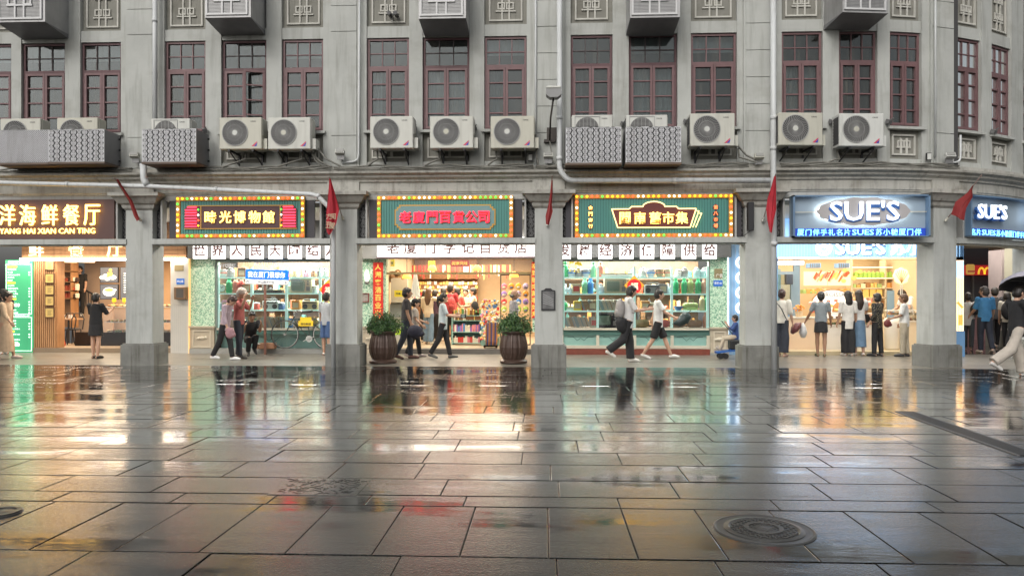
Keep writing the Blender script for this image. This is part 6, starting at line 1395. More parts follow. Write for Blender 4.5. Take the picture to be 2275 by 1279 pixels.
for px, py, lab in ((455, 290, 'left of the museum air conditioners'), (920, 285, 'between the left two of three units'), (1053, 285, 'between the right two of three units'), (1385, 275, 'between the paired cages'), (1525, 270, 'left of the unit beside the cages'), (1848, 270, 'between the two units above the blue sign'), (1975, 270, 'right of the unit on the curve'), (2208, 292, 'between the last windows at the right')):
    c = Vector(F3(px, py, YF+.02)); m = MB().rbox(tuple(c), (.1, .1, .08), (.5, 0, .4)).tube([tuple(c+Vector((0, .1, -.05))), tuple(c), tuple(c+Vector((.06, -.08, .06)))], .016, 6); obj('wall_spotlight', m, GRYM, label='small grey spotlight fixed to the wall %s' % lab, cat='spotlight', group='small spotlights between the windows')
# plaque on the third column
c = F3(1218, 665, YF); t = thing('heritage_plaque', (c[0], YF, c[2]), 'small black plaque with an old street photograph on the third column', 'plaque')
w2, z0, z1 = .155, ZF(1218, 689), ZF(1218, 645); sb('frame', MB().prism([(c[0]-w2, z0), (c[0]+w2, z0), (c[0]+w2, z1), (c[0]+w2*.6, z1+.015), (c[0]+w2*.35, z1+.05), (c[0]-w2*.35, z1+.05), (c[0]-w2*.6, z1+.015), (c[0]-w2, z1)], YF-.03, YF), BLK, t)
sb('picture', BX().box(c[0]-w2+.03, c[0]+w2-.03, YF-.034, YF-.03, z0+.03, z1-.02), mat('old_photo', (.16, .16, .16), .4, var=.9, vs=9), t); m = MB(); [m.bar((c[0]-w2+.04, z0+.36-k*.05), (c[0]+w2-.04, z0+.24-k*.035), .018, YF-.037, YF-.034) for k in range(5)]; sb('pictured_street', m, mat('photo_grey', (.3, .3, .3), .5), t)
# ---------------------------------------------------------------- flags
RF = mat('flag_red', (.42, .02, .035), .7, var=.3, vs=5); RFD = mat('flag_wet_red', (.25, .025, .025), .7, var=.3)
def flag(base, tip, cloth, lab, mt, txt=None):
    b, tp = Vector(base), Vector(tip); t = thing('flag', base, lab, 'flag', 'red flags on short poles at the columns')
    sb('pole', MB().tube([base, tip], .011, 7).ell(tip, (.016, .016, .016), 8, 5), mat('flag_pole', (.2, .14, .12), .4), t); sb('holder', MB().tube([base, tuple(b+(tp-b).normalized()*.08)], .025, 10).ell(base, (.035, .035, .03), 8, 6), WHM, t)
    # cloth: rows of points from the pole; cloth = list of (fraction down from tip, drop vector, width, folds)
    m = MB(); n = 12; L = len(cloth); vs = []
    for (c0, c1) in cloth:
        for i in range(n+1):
            f = i/n; p = Vector(c0)*(1-f)+Vector(c1)*f; w = .022*math.sin(f*9+len(vs)*.02)+.012*math.sin(f*17+1)
            vs.append((p.x, p.y+w, p.z))
    fs = [(r*(n+1)+i, r*(n+1)+i+1, (r+1)*(n+1)+i+1, (r+1)*(n+1)+i) for r in range(L-1) for i in range(n)]
    nn = len(vs); vs2 = [(x, y_+.004, z) for x, y_, z in vs]; m.add(vs+vs2, fs+[tuple(i+nn for i in f[::-1]) for f in fs])
    sb('cloth', m, mt, t, True)
    if txt:
        for (ch, x, z, y_) in txt: sb('lettering', MB().text(ch, x, z, .13, y_, .004, .005), mat('flag_letter', (.55, .45, .3), .6), t)
P_ = F3
y1, y2 = YF-.06, YF-.55
flag(P_(312, 489, y1), P_(255, 396, y2), [(P_(258, 400, y2+.03), P_(262, 398, y2)), (P_(266, 415, y2+.1), P_(275, 418, y2+.1)), (P_(285, 445, y2+.2), P_(295, 447, y2+.2)), (P_(296, 480, y2+.3), P_(307, 476, y2+.3)), (P_(303, 492, y2+.3), P_(311, 487, y2+.3))], 'furled dark red flag sloping down before the first column', RFD)
flag(P_(762, 487, y1), P_(732, 394, y2), [(P_(731, 396, y2), P_(735, 398, y2)), (P_(730, 415, y2), P_(741, 418, y2)), (P_(727, 445, y2), P_(748, 443, y2+.1)), (P_(724, 470, y2), P_(754, 466, y2+.15)), (P_(724, 495, y2), P_(748, 495, y2+.1)), (P_(725, 515, y2), P_(738, 515, y2)), (P_(729, 521, y2), P_(734, 521, y2))], 'bright red hanging flag with pale characters before the second column', RF, [('方', S(732, y2), ZF(732, 481, y2), y2-.04), ('阅', S(741, y2), ZF(741, 481, y2), y2-.04), ('五', S(731, y2), ZF(731, 500, y2), y2-.04), ('厦', S(739, y2), ZF(739, 502, y2), y2-.04)])
flag(P_(1216, 500, y1), P_(1227, 392, y2), [(P_(1225, 400, y2), P_(1228, 400, y2)), (P_(1222, 430, y2), P_(1228, 430, y2)), (P_(1218, 455, y2), P_(1226, 455, y2)), (P_(1212, 480, y2), P_(1228, 470, y2)), (P_(1213, 498, y2), P_(1219, 500, y2))], 'furled red flag hanging straight before the third column', RFD)
flag(P_(1695, 490, y1), P_(1723, 388, y2), [(P_(1720, 392, y2), P_(1724, 390, y2)), (P_(1714, 415, y2), P_(1724, 415, y2)), (P_(1706, 440, y2+.1), P_(1724, 440, y2)), (P_(1703, 462, y2+.1), P_(1724, 465, y2)), (P_(1706, 490, y2+.05), P_(1718, 490, y2)), (P_(1711, 515, y2), P_(1714, 517, y2))], 'bright red hanging flag against the drainpipe of the fourth column', RF)
flag(P_(2101, 490, y1), P_(2181, 389, y2), [(P_(2162, 412, y2+.1), P_(2160, 414, y2)), (P_(2150, 428, y2+.1), P_(2160, 438, y2)), (P_(2124, 448, y2+.2), P_(2146, 462, y2)), (P_(2118, 466, y2+.25), P_(2143, 474, y2)), (P_(2115, 476, y2+.25), P_(2141, 490, y2))], 'dark red flag on a long pole leaning right before the fifth column', RFD)
# ---------------------------------------------------------------- potted shrubs
def planter():
    t = thing('potted_shrub', (0, 0, 0), 'x', 'potted plant', 'large fluted pots of green shrubs at the general store')
    fl_ = lambda k, z: 1+(.025 if k % 4 < 2 else -.02)*(1 if .13 < z < .66 else 0)
    pr = [(.30, 0), (.34, .02), (.34, .06), (.27, .10), (.29, .14), (.33, .24), (.345, .36), (.32, .50), (.285, .62), (.29, .66)]
    p = obj('pot', MB().lathe(pr, n=72, flute=fl_), mat('bronze_pot', (.07, .042, .032), .38, .25, var=.4, vs=8), t, False, False)
    obj('rim', MB().lathe([(.29, .655), (.33, .67), (.335, .71), (.31, .72), (.28, .70), (.001, .66)], n=40), mat('bronze_pot', 0), p, False, True)
    rs = random.Random(5); m = MB()
    for i in range(2600):
        a, q, h = rs.uniform(0, 6.283), math.sqrt(rs.random()), rs.random()
        rr = .43*q*(1-.35*h*h)*(1+.14*math.sin(a*3+1)+.08*math.sin(a*7)); sp = rs.random() < .16; rr *= 1+.18*sp; z = .70+(.36+.12*sp)*h*(1-.35*q*q)+.06*math.sin(a*4+q*5)*h+rs.uniform(-.02, .02)+(.05*math.sin(a*5)*q)
        c = Vector((rr*math.cos(a), rr*math.sin(a), z)); u = Vector((rs.gauss(0, 1), rs.gauss(0, 1), rs.gauss(.3, .6))).normalized(); v = u.orthogonal().normalized(); u2 = Matrix.Rotation(rs.uniform(0, 6), 3, u) @ v; v2 = u.cross(u2)
        l, w_ = rs.uniform(.025, .045), rs.uniform(.010, .017); m.m = rs.choice((0, 0, 1, 2)); m.add([c-u2*l, c+v2*w_+u*.004, c+u2*l, c-v2*w_+u*.004], [(0, 1, 2, 3)])
    obj('foliage', m, [mat('leaf_mid', (.045, .11, .03), .45), mat('leaf_dark', (.02, .055, .018), .45), mat('leaf_light', (.09, .17, .045), .45)], t, False)
    m = MB(); [m.tube([(rs.uniform(-.1, .1), rs.uniform(-.1, .1), .66), (rs.uniform(-.3, .3), rs.uniform(-.3, .3), .98)], .007, 4) for _ in range(26)]; obj('stem', m, mat('stem_brown', (.08, .06, .03), .7), t, False)
    return t
pp = planter(); g1, g2 = gnd(845, 809), gnd(1140, 809)
pp.location = (g1.x, g1.y+.3, 0); pp.scale = (.95, .95, 1.06); pp['label'] = 'green shrub in a fluted bronze pot left of the general store door'; dup(pp, (g2.x, g2.y+.3, 0), 'green shrub in a fluted bronze pot by the third column', rotz=2.1)
# ---------------------------------------------------------------- people
SKIN = mat('skin', (.50, .30, .21), .5, sss=0); SKINT = mat('tanned_skin', (.34, .19, .12), .5)
def cloth(n_, c, r=.85): return mat('cloth_'+n_, c, r, var=.35, vs=9, bump=.5, bs=14)
def tort(v, M): return M @ Vector(v)
def remesh(o, vox, sm=3):
    r = o.modifiers.new('remesh', 'REMESH'); r.mode = 'VOXEL'; r.voxel_size = vox; r.use_smooth_shade = True
    s = o.modifiers.new('smooth', 'SMOOTH'); s.iterations = sm; s.factor = .5
def person(px, py, h, yaw, label, top, bot, hair='short', hairc=(.015, .012, .01), legs=((0, 0), (0, 0)), arms=((5, 8, 10), (5, 8, 10)), lean=0, nod=0, turn=0,
           sleeve=.75, hem=.97, botkind='trousers', shoe=(.6, .6, .58), skin=None, z0=0.0, Y=None, fat=1., collar=None, crouch=None, cap=None, toplen=0., grp=None, vox=.013, socks=None):
    """yaw 0 faces right along the street, 90 faces the shops; legs ((thigh, knee), ...) and arms ((swing, spread, elbow), ...), left first, degrees"""
    skin = skin or SKIN
    if Y is None: base = gnd(px, py, z0)
    else: base = Vector((X(px, Y), Y, z0))
    t = thing('person', base, label, 'person', grp, R(yaw)); H = h
    hipz = .50*H; L1, L2, fh = .245*H, .245*H, .035*H
    def leg(sg, th, kn, fp=None):
        a = R(th); b = R(th-kn); hip = Vector((0, sg*.048*H, 0)); k = hip+Vector((math.sin(a)*L1, sg*.004*H, -math.cos(a)*L1)); an = k+Vector((math.sin(b)*L2, -sg*.006*H, -math.cos(b)*L2))
        f = R(0) if (fp is None and kn < 14) else (R(fp) if fp is not None else R(-(kn-th)*.55)) if kn-th > 14 else R(max(0, th*.5))
        fd = Vector((math.cos(f), sg*.12, math.sin(f))).normalized()
        return hip, k, an, an+fd*.105*H+Vector((0, 0, -fh*.7)), an-fd*.035*H+Vector((0, 0, -fh*.8)), fd
    Ls = [leg(1, *legs[0]), leg(-1, *legs[1])]
    low = min(min(l[3].z, l[4].z) for l in Ls)-.012*H
    up = Vector((0, 0, -low))
    Ls = [tuple(v+up if i < 5 else v for i, v in enumerate(l)) for l in Ls]
    pel = up.copy(); ML = Matrix.Rotation(R(lean), 3, 'Y'); 
    def T(v): return pel+ML @ Vector(v)
    neck = T((0, 0, .325*H)); MN = Matrix.Rotation(R(lean+nod), 3, 'Y') @ Matrix.Rotation(R(turn), 3, 'Z')
    head = neck+MN @ Vector((.012*H, 0, .085*H)); hr = .062*H
    sh = [T((-.005*H, s*.10*H, .295*H)) for s in (1, -1)]
    A = []
    for i, s in enumerate((1, -1)):
        sw, sp, el = arms[i][:3]; inn = arms[i][3] if len(arms[i]) > 3 else 0
        Mx = ML @ Matrix.Rotation(-R(sw), 3, 'Y') @ Matrix.Rotation(R(sp)*s, 3, 'X')
        e = sh[i]+Mx @ Vector((0, 0, -.165*H)); Mf = Mx @ Matrix.Rotation(-R(inn)*s, 3, 'Z') @ Matrix.Rotation(-R(el), 3, 'Y')
        w_ = e+Mf @ Vector((0, 0, -.145*H)); A.append((sh[i], e, w_, Mf))
    # body
    b = MB(); f = fat
    b.loft([T((0, 0, -.03*H)), T((0, 0, .03*H)), T((0, 0, .12*H)), T((0, 0, .22*H)), T((-.004*H, 0, .29*H)), T((0, 0, .325*H))], [(.075*H, .05*H), (.082*H*f, .055*H*f), (.068*H*f, .052*H*f), (.085*H, .055*H), (.088*H, .045*H), (.03*H, .03*H)], 14, side=(0, 1, 0))
    b.loft([T((0, 0, .29*H)), neck, head], [(.04*H, .04*H), (.029*H, .029*H), (.028*H, .028*H)], 10)
    b.ell(head+MN @ Vector((0, 0, .006*H)), (hr*.98, hr*.80, hr*1.13), 16, 12, MN); b.ell(head+MN @ Vector((.018*H, 0, -.038*H)), (.036*H, .034*H, .034*H), 12, 8, MN)
    b.loft([head+MN @ Vector((.056*H, 0, .012*H)), head+MN @ Vector((.076*H, 0, -.012*H)), head+MN @ Vector((.058*H, 0, -.016*H))], [.006*H, .009*H, .008*H], 7)
    for s in (1, -1): b.ell(head+MN @ Vector((-.004*H, s*.052*H, -.004*H)), (.012*H, .006*H, .018*H), 8, 6, MN)
    b.ell(head+MN @ Vector((.055*H, 0, -.03*H)), (.008*H, .014*H, .005*H), 8, 5, MN)
    for i, s in enumerate((1, -1)):
        S_, e, w_, Mf = A[i]; b.loft([S_, S_*.5+e*.5, e, e*.5+w_*.5, w_], [.033*H, .028*H, .022*H, .022*H, .015*H], 10); b.ell(S_, (.036*H, .036*H, .036*H), 10, 8)
        pd = Mf @ Vector((0, 0, -1)); fw = Mf @ Vector((1, 0, 0)); sd = Mf @ Vector((0, s, 0)); pc = w_+pd*.03*H
        b.loft([w_, w_+pd*.02*H, w_+pd*.05*H], [(.015*H, .013*H), (.022*H, .012*H), (.022*H, .011*H)], 8, side=tuple(fw))
        for q in range(4):
            ln = (.038, .044, .041, .032)[q]*H; o_ = w_+pd*.048*H+fw*(.0165-.011*q)*H; b.loft([o_, o_+pd*ln*.5+sd*-.003*H, o_+pd*ln*.85-sd*.012*H, o_+pd*ln*.95-sd*.018*H], [.0062*H, .006*H, .0055*H, .0045*H], 6)
        o_ = w_+pd*.018*H+fw*.018*H; b.loft([o_, o_+pd*.02*H+fw*.012*H-sd*.004*H, o_+pd*.036*H+fw*.012*H-sd*.014*H], [.0085*H, .0072*H, .0055*H], 6)
    for i, s in enumerate((1, -1)):
        hip, k, an, toe, heel, fd = Ls[i]
        b.loft([hip+Vector((0, 0, .03*H)), hip*.6+k*.4, k, k*.7+an*.3, k*.3+an*.7, an], [.05*H*f, .045*H*f, .031*H, .033*H, .024*H, .019*H], 12)
        b.loft([heel+fd*-.0*H, an+Vector((0, 0, -fh*.3)), (an+toe)*.5+Vector((0, 0, -.006*H)), toe], [.018*H, .022*H, .02*H, .013*H], 8)
    o = obj('body', b, skin, t, False); remesh(o, max(.0085, vox*.75), 2)
    # face: eyes, brows, mouth
    fm = MB()
    for s in (1, -1): fm.ell(head+MN @ Vector((.0545*H, s*.021*H, .012*H)), (.004*H, .007*H, .0035*H), 8, 5, MN); fm.loft([head+MN @ Vector((.057*H, s*.010*H, .024*H)), head+MN @ Vector((.052*H, s*.034*H, .024*H))], .002*H, 5)
    obj('eye', fm, BLK, t, False)
    # hair
    if hair:
        HM = mat('hair_%d' % int(hairc[0]*1000), hairc, .45); m = MB()
        if hair != 'bald':
            m.ell(head+MN @ Vector((-.010*H, 0, .018*H)), (hr*1.04, hr*.93, hr*1.10), 14, 10, MN); m.ell(head+MN @ Vector((-.024*H, 0, -.006*H)), (hr*.86, hr*.92, hr*1.0), 12, 8, MN)
            m.ell(head+MN @ Vector((.030*H, 0, .044*H)), (hr*.48, hr*.72, hr*.42), 12, 8, MN)
        else: m.ell(head+MN @ Vector((-.028*H, 0, -.012*H)), (hr*.72, hr*.86, hr*.55), 12, 8, MN)
        def HP(*v): return head+MN @ Vector([c*H for c in v])
        if hair == 'long': m.loft([HP(-.02, 0, .03), HP(-.045, 0, -.03), HP(-.055, 0, -.10), HP(-.055, 0, -.17)], [(.05*H, .04*H), (.06*H, .032*H), (.058*H, .026*H), (.04*H, .014*H)], 12, side=(0, 1, 0))
        if hair == 'verylong': m.loft([HP(-.02, 0, .03), HP(-.045, 0, -.03), HP(-.06, 0, -.12), HP(-.062, 0, -.24)], [(.05*H, .04*H), (.06*H, .034*H), (.065*H, .03*H), (.035*H, .016*H)], 12, side=(0, 1, 0))
        if hair == 'bob': m.loft([HP(-.01, 0, .03), HP(-.02, 0, -.02), HP(-.022, 0, -.062)], [(.05*H, .05*H), (.066*H, .052*H), (.06*H, .04*H)], 12, side=(0, 1, 0))
        if hair == 'ponytail': m.loft([HP(-.055, 0, .02), HP(-.085, 0, .0), HP(-.095, 0, -.06), HP(-.085, 0, -.14)], [.016*H, .024*H, .022*H, .008*H], 10)
        if hair == 'bun': m.ell(HP(-.07, 0, .02), (.03*H, .03*H, .03*H), 10, 8)
        o = obj('hair', m, HM, t, False); remesh(o, .011, 2)
    if cap:
        m = MB().ell(head+MN @ Vector((-.006*H, 0, .034*H)), (hr*1.12, hr*1.0, hr*.92), 14, 8, MN); c_ = head+MN @ Vector((.062*H, 0, .032*H)); m.ell(c_, (.045*H, .04*H, .007*H), 12, 6, MN); o = obj('cap', m, cap, t, False); remesh(o, .011, 2)
    # shirt
    if top is not None:
        m = MB(); tl = -.015+toplen; g = .012*H
        m.loft([T((0, 0, -(tl+.06)*H)), T((0, 0, .03*H)), T((.002*H, 0, .12*H)), T((.004*H, 0, .21*H)), T((-.002*H, 0, .285*H)), T((0, 0, .322*H))], [(.092*H*f, .066*H*f), (.096*H*f, .070*H*f), (.086*H*f, .068*H*f), (.094*H, .070*H), (.092*H, .056*H), (.040*H, .040*H)], 16, side=(0, 1, 0))
        for i in range(2):
            S_, e, w_, Mf = A[i]; m.ell(S_, (.041*H, .041*H, .041*H), 10, 8)
            if sleeve <= 1: q = S_.lerp(e, sleeve); m.loft([S_, q], [.038*H, .036*H], 10)
            else: m.loft([S_, e, e.lerp(w_, min(.97, sleeve-1))], [.043*H, .036*H, .026*H], 10)
        o = obj('shirt', m, top, t, False); remesh(o, vox, 2)
    if bot is not None:
        m = MB(); wd = 1.12 if botkind != 'wide' else 1.5
        if botkind in ('trousers', 'wide', 'shorts'):
            m.loft([T((0, 0, .05*H)), pel+Vector((0, 0, .0)), pel+Vector((0, 0, -.035*H))], [(.086*H*f, .062*H*f), (.094*H*f, .068*H*f), (.08*H*f, .06*H*f)], 14, side=(0, 1, 0))
            for hip, k, an, toe, heel, fd in Ls:
                if botkind == 'shorts': m.loft([hip+Vector((0, 0, .02*H)), hip.lerp(k, .5), hip.lerp(k, hem)], [.058*H*f, .058*H, .058*H], 12)
                else: m.loft([hip+Vector((0, 0, .02*H)), hip.lerp(k, .5), k, k.lerp(an, .5), k.lerp(an, hem)], [.056*H*f, .050*H*f, .040*H*wd, .036*H*wd*(1.05 if botkind == 'wide' else 1), .033*H*wd*(1.15 if botkind == 'wide' else 1)], 12)
        else:
            ks = sum((l[1] for l in Ls), Vector())/2; ans = sum((l[2] for l in Ls), Vector())/2; st = abs(Ls[0][1].x-Ls[1][1].x)*.5; end = pel.lerp(ks, hem) if hem <= 1 else ks.lerp(ans, hem-1)
            m.loft([T((0, 0, .06*H)), pel, pel.lerp(end, .5), end], [(.076*H*f, .06*H), (.094*H*f, .075*H), (.10*H*f, .08*H+st*.5), (.105*H*f, .085*H+st)], 16, side=(0, 1, 0))
        o = obj({'shorts': 'shorts', 'skirt': 'skirt'}.get(botkind, 'trousers'), m, bot, t, False); remesh(o, vox, 2)
    SM = mat('shoe_%d_%d' % (int(shoe[0]*100), int(shoe[2]*100)), shoe, .5)
    for hip, k, an, toe, heel, fd in Ls:
        m = MB().loft([heel+Vector((0, 0, .004*H)), an+Vector((0, 0, -fh*.45)), (an+toe)*.5+Vector((0, 0, -.002*H)), toe+fd*.004*H, toe+fd*.02*H], [.019*H, .026*H, .026*H, .021*H, .010*H], 10); o = obj('shoe', m, SM, t, False); remesh(o, .011, 2)
    t['_sh'] = 0; del t['_sh']
    M = Matrix.Translation(base) @ Matrix.Rotation(R(yaw), 4, 'Z')
    return dict(t=t, head=M @ head, hands=[M @ (a[2]+a[3] @ Vector((0, 0, -.06*H))) for a in A], sh=[M @ s for s in sh], chest=M @ T((0, 0, .2*H)), back=M @ T((-.085*H, 0, .2*H)), pel=M @ pel, H=H, yaw=yaw, M=M, T=lambda v: M @ T(v), up=lambda: 0)
WH = cloth('white', (.72, .72, .70)); BK = cloth('black', (.018, .018, .02)); NV = cloth('navy', (.03, .035, .05)); DN = cloth('denim', (.16, .24, .34)); GR = cloth('grey', (.30, .32, .33)); KH = cloth('khaki', (.48, .42, .32))
EV = 0
def bag(name, c, r, m_, label, cat='bag', parts=None, rot=0, strap=None):
    t = thing(name, c, label, cat, rotz=R(rot)); obj('pouch', MB().ell((0, 0, 0), r, 12, 8), m_, t, False, True)
    m = MB().ell((r[0]*.5, 0, -r[2]*.3), (r[0]*.7, r[1]*.8, r[2]*.5), 10, 6); obj('pocket', m, m_, t, False, True)
    if strap: off = Vector(c); m = MB().tube([tuple(Matrix.Rotation(-R(rot), 3, 'Z') @ (Vector(p)-off)) for p in strap], .012, 6); obj('strap', m, m_, t, False)
    return t
walk1 = ((26, 8), (-18, 22)); walk2 = ((-16, 28), (24, 6)); stand = ((2, 2), (-2, 1))
# restaurant
p = person(12, 797, 1.66, 5, 'person in a loose beige dress with a dark bun walking at the left edge', cloth('beige', (.55, .42, .30)), cloth('beige', 0), 'bun', legs=((14, 6), (-10, 16)), arms=((-12, 8, 20), (25, 10, 20)), sleeve=1.7, botkind='skirt', hem=1.75, toplen=.02, shoe=(.6, .5, .45), lean=4)
q = p['hands'][0]; bag('handbag', (q.x-.12, q.y-.1, q.z-.05), (.13, .06, .12), mat('brown_leather', (.12, .05, .03), .4), 'brown handbag held by the person in beige at the left edge')
person(9, 0, 1.72, 150, 'person in a black cap standing behind the person in beige, mostly hidden', BK, BK, 'short', Y=19.3, cap=BK, arms=((5, 6, 8), (5, 6, 8)))
p = person(213, 796, 1.62, 88, 'person in a short black dress and heels seen from behind before the restaurant counter', BK, BK, 'short', legs=((2, 2), (-3, 1)), arms=((30, 12, 95), (32, 12, 90)), sleeve=.95, botkind='skirt', hem=.72, toplen=.01, shoe=(.02, .02, .02), fat=1.08)
person(177, 0, 1.72, -75, 'restaurant worker in black standing by the stair wall', BK, BK, 'short', Y=25.1, z0=.86, arms=((10, 8, 30), (10, 8, 20)))
# museum window
p = person(500, 800, 1.62, 0, 'person in a pale lavender jacket walking right with head bowed, white shoes', cloth('lavender', (.42, .33, .38)), BK, 'short', (.05, .025, .02), legs=((13, 4), (-15, 12)), arms=((-22, 14, 12), (8, 6, 20)), sleeve=1.75, nod=32, lean=8, shoe=(.72, .72, .72), toplen=.02)
q = p['hands'][1]; bag('handbag', (q.x+.05, q.y, q.z-.06), (.12, .07, .14), cloth('mauve', (.35, .2, .22)), 'mauve bag hanging at the side of the person in the lavender jacket')
p = person(531, 796, 1.76, -8, 'person in a dusty red shirt and pale cap standing before the museum window', cloth('dusty_red', (.36, .10, .09)), NV, 'short', (.3, .28, .26), legs=((-4, 3), (6, 3)), arms=((35, 10, 125), (50, 10, 115)), sleeve=.9, nod=20, shoe=(.05, .045, .04), cap=cloth('cap_beige', (.5, .42, .36)), skin=SKINT)
person(556, 789, 1.70, -60, 'person in black crouching on the step with a hand at the mouth', BK, BK, 'short', legs=((104, 138), (96, 130)), arms=((62, 4, 100), (40, 10, 120)), lean=26, nod=-6, shoe=(.03, .03, .03), skin=SKINT, sleeve=.7)
p = person(725, 789, 1.64, 70, 'person in a pale grey shirt and blue jean shorts, partly behind the second column', cloth('pale_grey', (.42, .44, .47)), cloth('jean_blue', (.06, .11, .24)), 'short', legs=((0, 0), (0, 0)), sleeve=.8, botkind='shorts', hem=1.0, Y=None)
# general store, walkers
p = person(903, 797, 1.76, 12, 'person in a dark shirt walking towards the store, a dark bag in hand', cloth('charcoal', (.045, .04, .042)), NV, 'short', legs=((12, 10), (-12, 14)), arms=((-12, 12, 12), (5, 6, 14)), skin=SKINT, shoe=(.12, .06, .05), fat=1.12)
q = p['hands'][1]; bag('handbag', (q.x+.08, q.y-.04, q.z-.12), (.2, .12, .17), cloth('dark_bag', (.02, .02, .035)), 'large dark soft bag carried by the person in the dark shirt', strap=[tuple(q), (q.x+.05, q.y, q.z-.04), (q.x+.1, q.y-.04, q.z-.02)])
p = person(922, 793, 1.48, 8, 'child in a black cap and pale tee walking beside the person in dark', cloth('oatmeal', (.45, .41, .37)), BK, 'ponytail', legs=((12, 5), (-11, 14)), arms=((10, 6, 60), (8, 6, 40)), cap=BK, shoe=(.5, .42, .4))
p = person(952, 764, 1.64, 80, 'person with long light brown hair and blue jeans pointing inside the store', cloth('ivory', (.66, .55, .42)), DN, 'verylong', (.10, .05, .025), z0=.135, legs=((3, 3), (-4, 2)), arms=((20, 10, 30), (70, 50, 5)), sleeve=1.3, shoe=(.7, .7, .68), botkind='wide')
p = person(984, 795, 1.64, 10, 'person with a dark ponytail and pale blue tee striding past the store', cloth('ice_blue', (.52, .60, .62)), BK, 'ponytail', legs=((15, 3), (-17, 14)), arms=((18, 6, 75), (24, 8, 60)), shoe=(.12, .12, .11), toplen=.03, sleeve=.9)
q = p['hands'][1]; t = thing('camera', (q.x+.08, q.y-.06, q.z+.02), 'black camera with a round lens held by the person with the ponytail', 'camera'); obj('camera_body', MB().bbox(-.07, .07, -.04, .04, -.05, .05, .01), BLK, t, False); obj('lens', MB().disc((.0, -.10, 0), .045, -.04, 16), mat('lens_grey', (.25, .3, .28), .2), t, False)
# inside the store
inside = [(944, 22.6, 1.58, 95, 'person with a dark bob in black among the shoppers inside the store', BK, 'bob'), (966, 22.9, 1.60, 60, 'shopper with short dark hair in a dark top behind the person with long light hair', cloth('deep_plum', (.06, .03, .05)), 'short'), (985, 23.4, 1.66, 120, 'shopper in a black top at the back shelves of the store', BK, 'short'),
          (1000, 22.4, 1.76, 80, 'shopper in a red and black top with a rucksack, back turned in the store', cloth('scarlet', (.45, .04, .05)), 'short'), (1016, 22.9, 1.66, 70, 'shopper in a coral top and wide black hair beside the red rucksack', cloth('coral_top', (.7, .14, .12)), 'bob'), (1034, 23.6, 1.64, -100, 'shop worker in a beige apron behind the green counter', cloth('apron_beige', (.6, .48, .33)), 'short'), (1052, 23.0, 1.66, 185, 'shopper in a cream top with a black shoulder bag by the counter, looking left', cloth('cream_top', (.66, .56, .42)), 'short')]
for px, Y_, h, yw, lab, tp, hr_ in inside: person(px, 0, h, yw, lab, tp, BK, hr_, z0=.135, Y=Y_, arms=((25, 8, 60), (20, 8, 50)), grp='shoppers inside the store', vox=.018)
bag('rucksack', (X(1003, 22.15), 22.15, 1.32), (.17, .12, .23), cloth('red_pack', (.4, .05, .05)), 'red and black rucksack on the back of a shopper in the store', 'rucksack', rot=-90)
bag('shoulder_bag', (X(1055, 22.75), 22.75, 1.25), (.11, .06, .17), BK, 'black oval shoulder bag of the shopper in cream at the counter', 'bag')
person(1141, 797, 1.70, 15, 'bald elderly person in a grey shirt behind the right potted shrub', cloth('ash', (.33, .31, .32)), KH, 'bald', (.12, .11, .1), skin=SKINT, arms=((5, 6, 20), (5, 6, 20)), Y=None)
# market window, two walkers
p = person(1396, 804, 1.80, 5, 'person with a grey backpack looking at a phone while walking', cloth('white_black_tee', (.62, .61, .6)), BK, 'bob', legs=((6, 3), (-20, 34)), arms=((25, 8, 75), (30, 8, 70)), lean=2, nod=12, shoe=(.62, .6, .55), botkind='wide', toplen=.03, sleeve=.9)
b = p['T']((-.115*1.8, 0, .17*1.8)); bag('backpack', tuple(b), (.12, .15, .25), cloth('pack_grey', (.34, .32, .31)), 'grey and black backpack on the person with the phone', 'backpack', rot=185, strap=[tuple(p['sh'][1]), tuple(p['T']((.07*1.8, -.08*1.8, .22*1.8))), tuple(p['T']((.06*1.8, -.09*1.8, .12*1.8))), tuple(b)])
q = p['hands'][0]; obj('phone', MB().rbox((q.x+.03, q.y, q.z+.04), (.015, .075, .15), (0, .5, 0)), BLK, label='dark phone in the hand of the person with the backpack', cat='phone')
q = p['pel']; t = thing('jacket', (q.x-.15, q.y-.15, q.z), 'black jacket tied below the backpack of the walker', 'jacket'); obj('cloth', MB().loft([(0, 0, .12), (-.04, 0, 0), (-.02, 0, -.14), (.04, 0, -.26)], [(.08, .1), (.12, .14), (.1, .12), (.03, .05)], 10), BK, t, False, True)
p = person(1462, 797, 1.76, 0, 'person in a white tee and black shorts striding right with white shoes', WH, BK, 'short', legs=((25, 4), (-20, 14)), arms=((-14, 8, 12), (32, 12, 30)), botkind='shorts', hem=.9, shoe=(.62, .61, .58), nod=4, toplen=.01)
q = p['hands'][1]; bk = p['T']((-.085*1.76, 0, .2*1.76)); obj('shoulder_strap', MB().tube([tuple(p['sh'][1]+Vector((0, 0, .06))), tuple(p['T']((.09*1.76, 0, .2*1.76))), tuple(p['T']((.10*1.76, .08*1.76, .08*1.76)))], .014, 6), BLK, label='black strap across the chest of the person in shorts', cat='strap')
t = thing('folded_umbrella', tuple(q), 'dark half-folded umbrella held by the striding person in shorts', 'umbrella'); obj('canopy', MB().loft([(-.12, 0, -.10), (.0, 0, -.09), (.13, 0, .0), (.22, 0, .12), (.24, 0, .16)], [(.03, .03), (.08, .10), (.10, .14), (.07, .11), (.02, .02)], 12), cloth('umbrella_dark', (.015, .03, .03), .4), t, False, True); obj('shaft', MB().tube([(-.15, 0, -.12), (.30, 0, .22)], .008, 6), BLK, t, False)
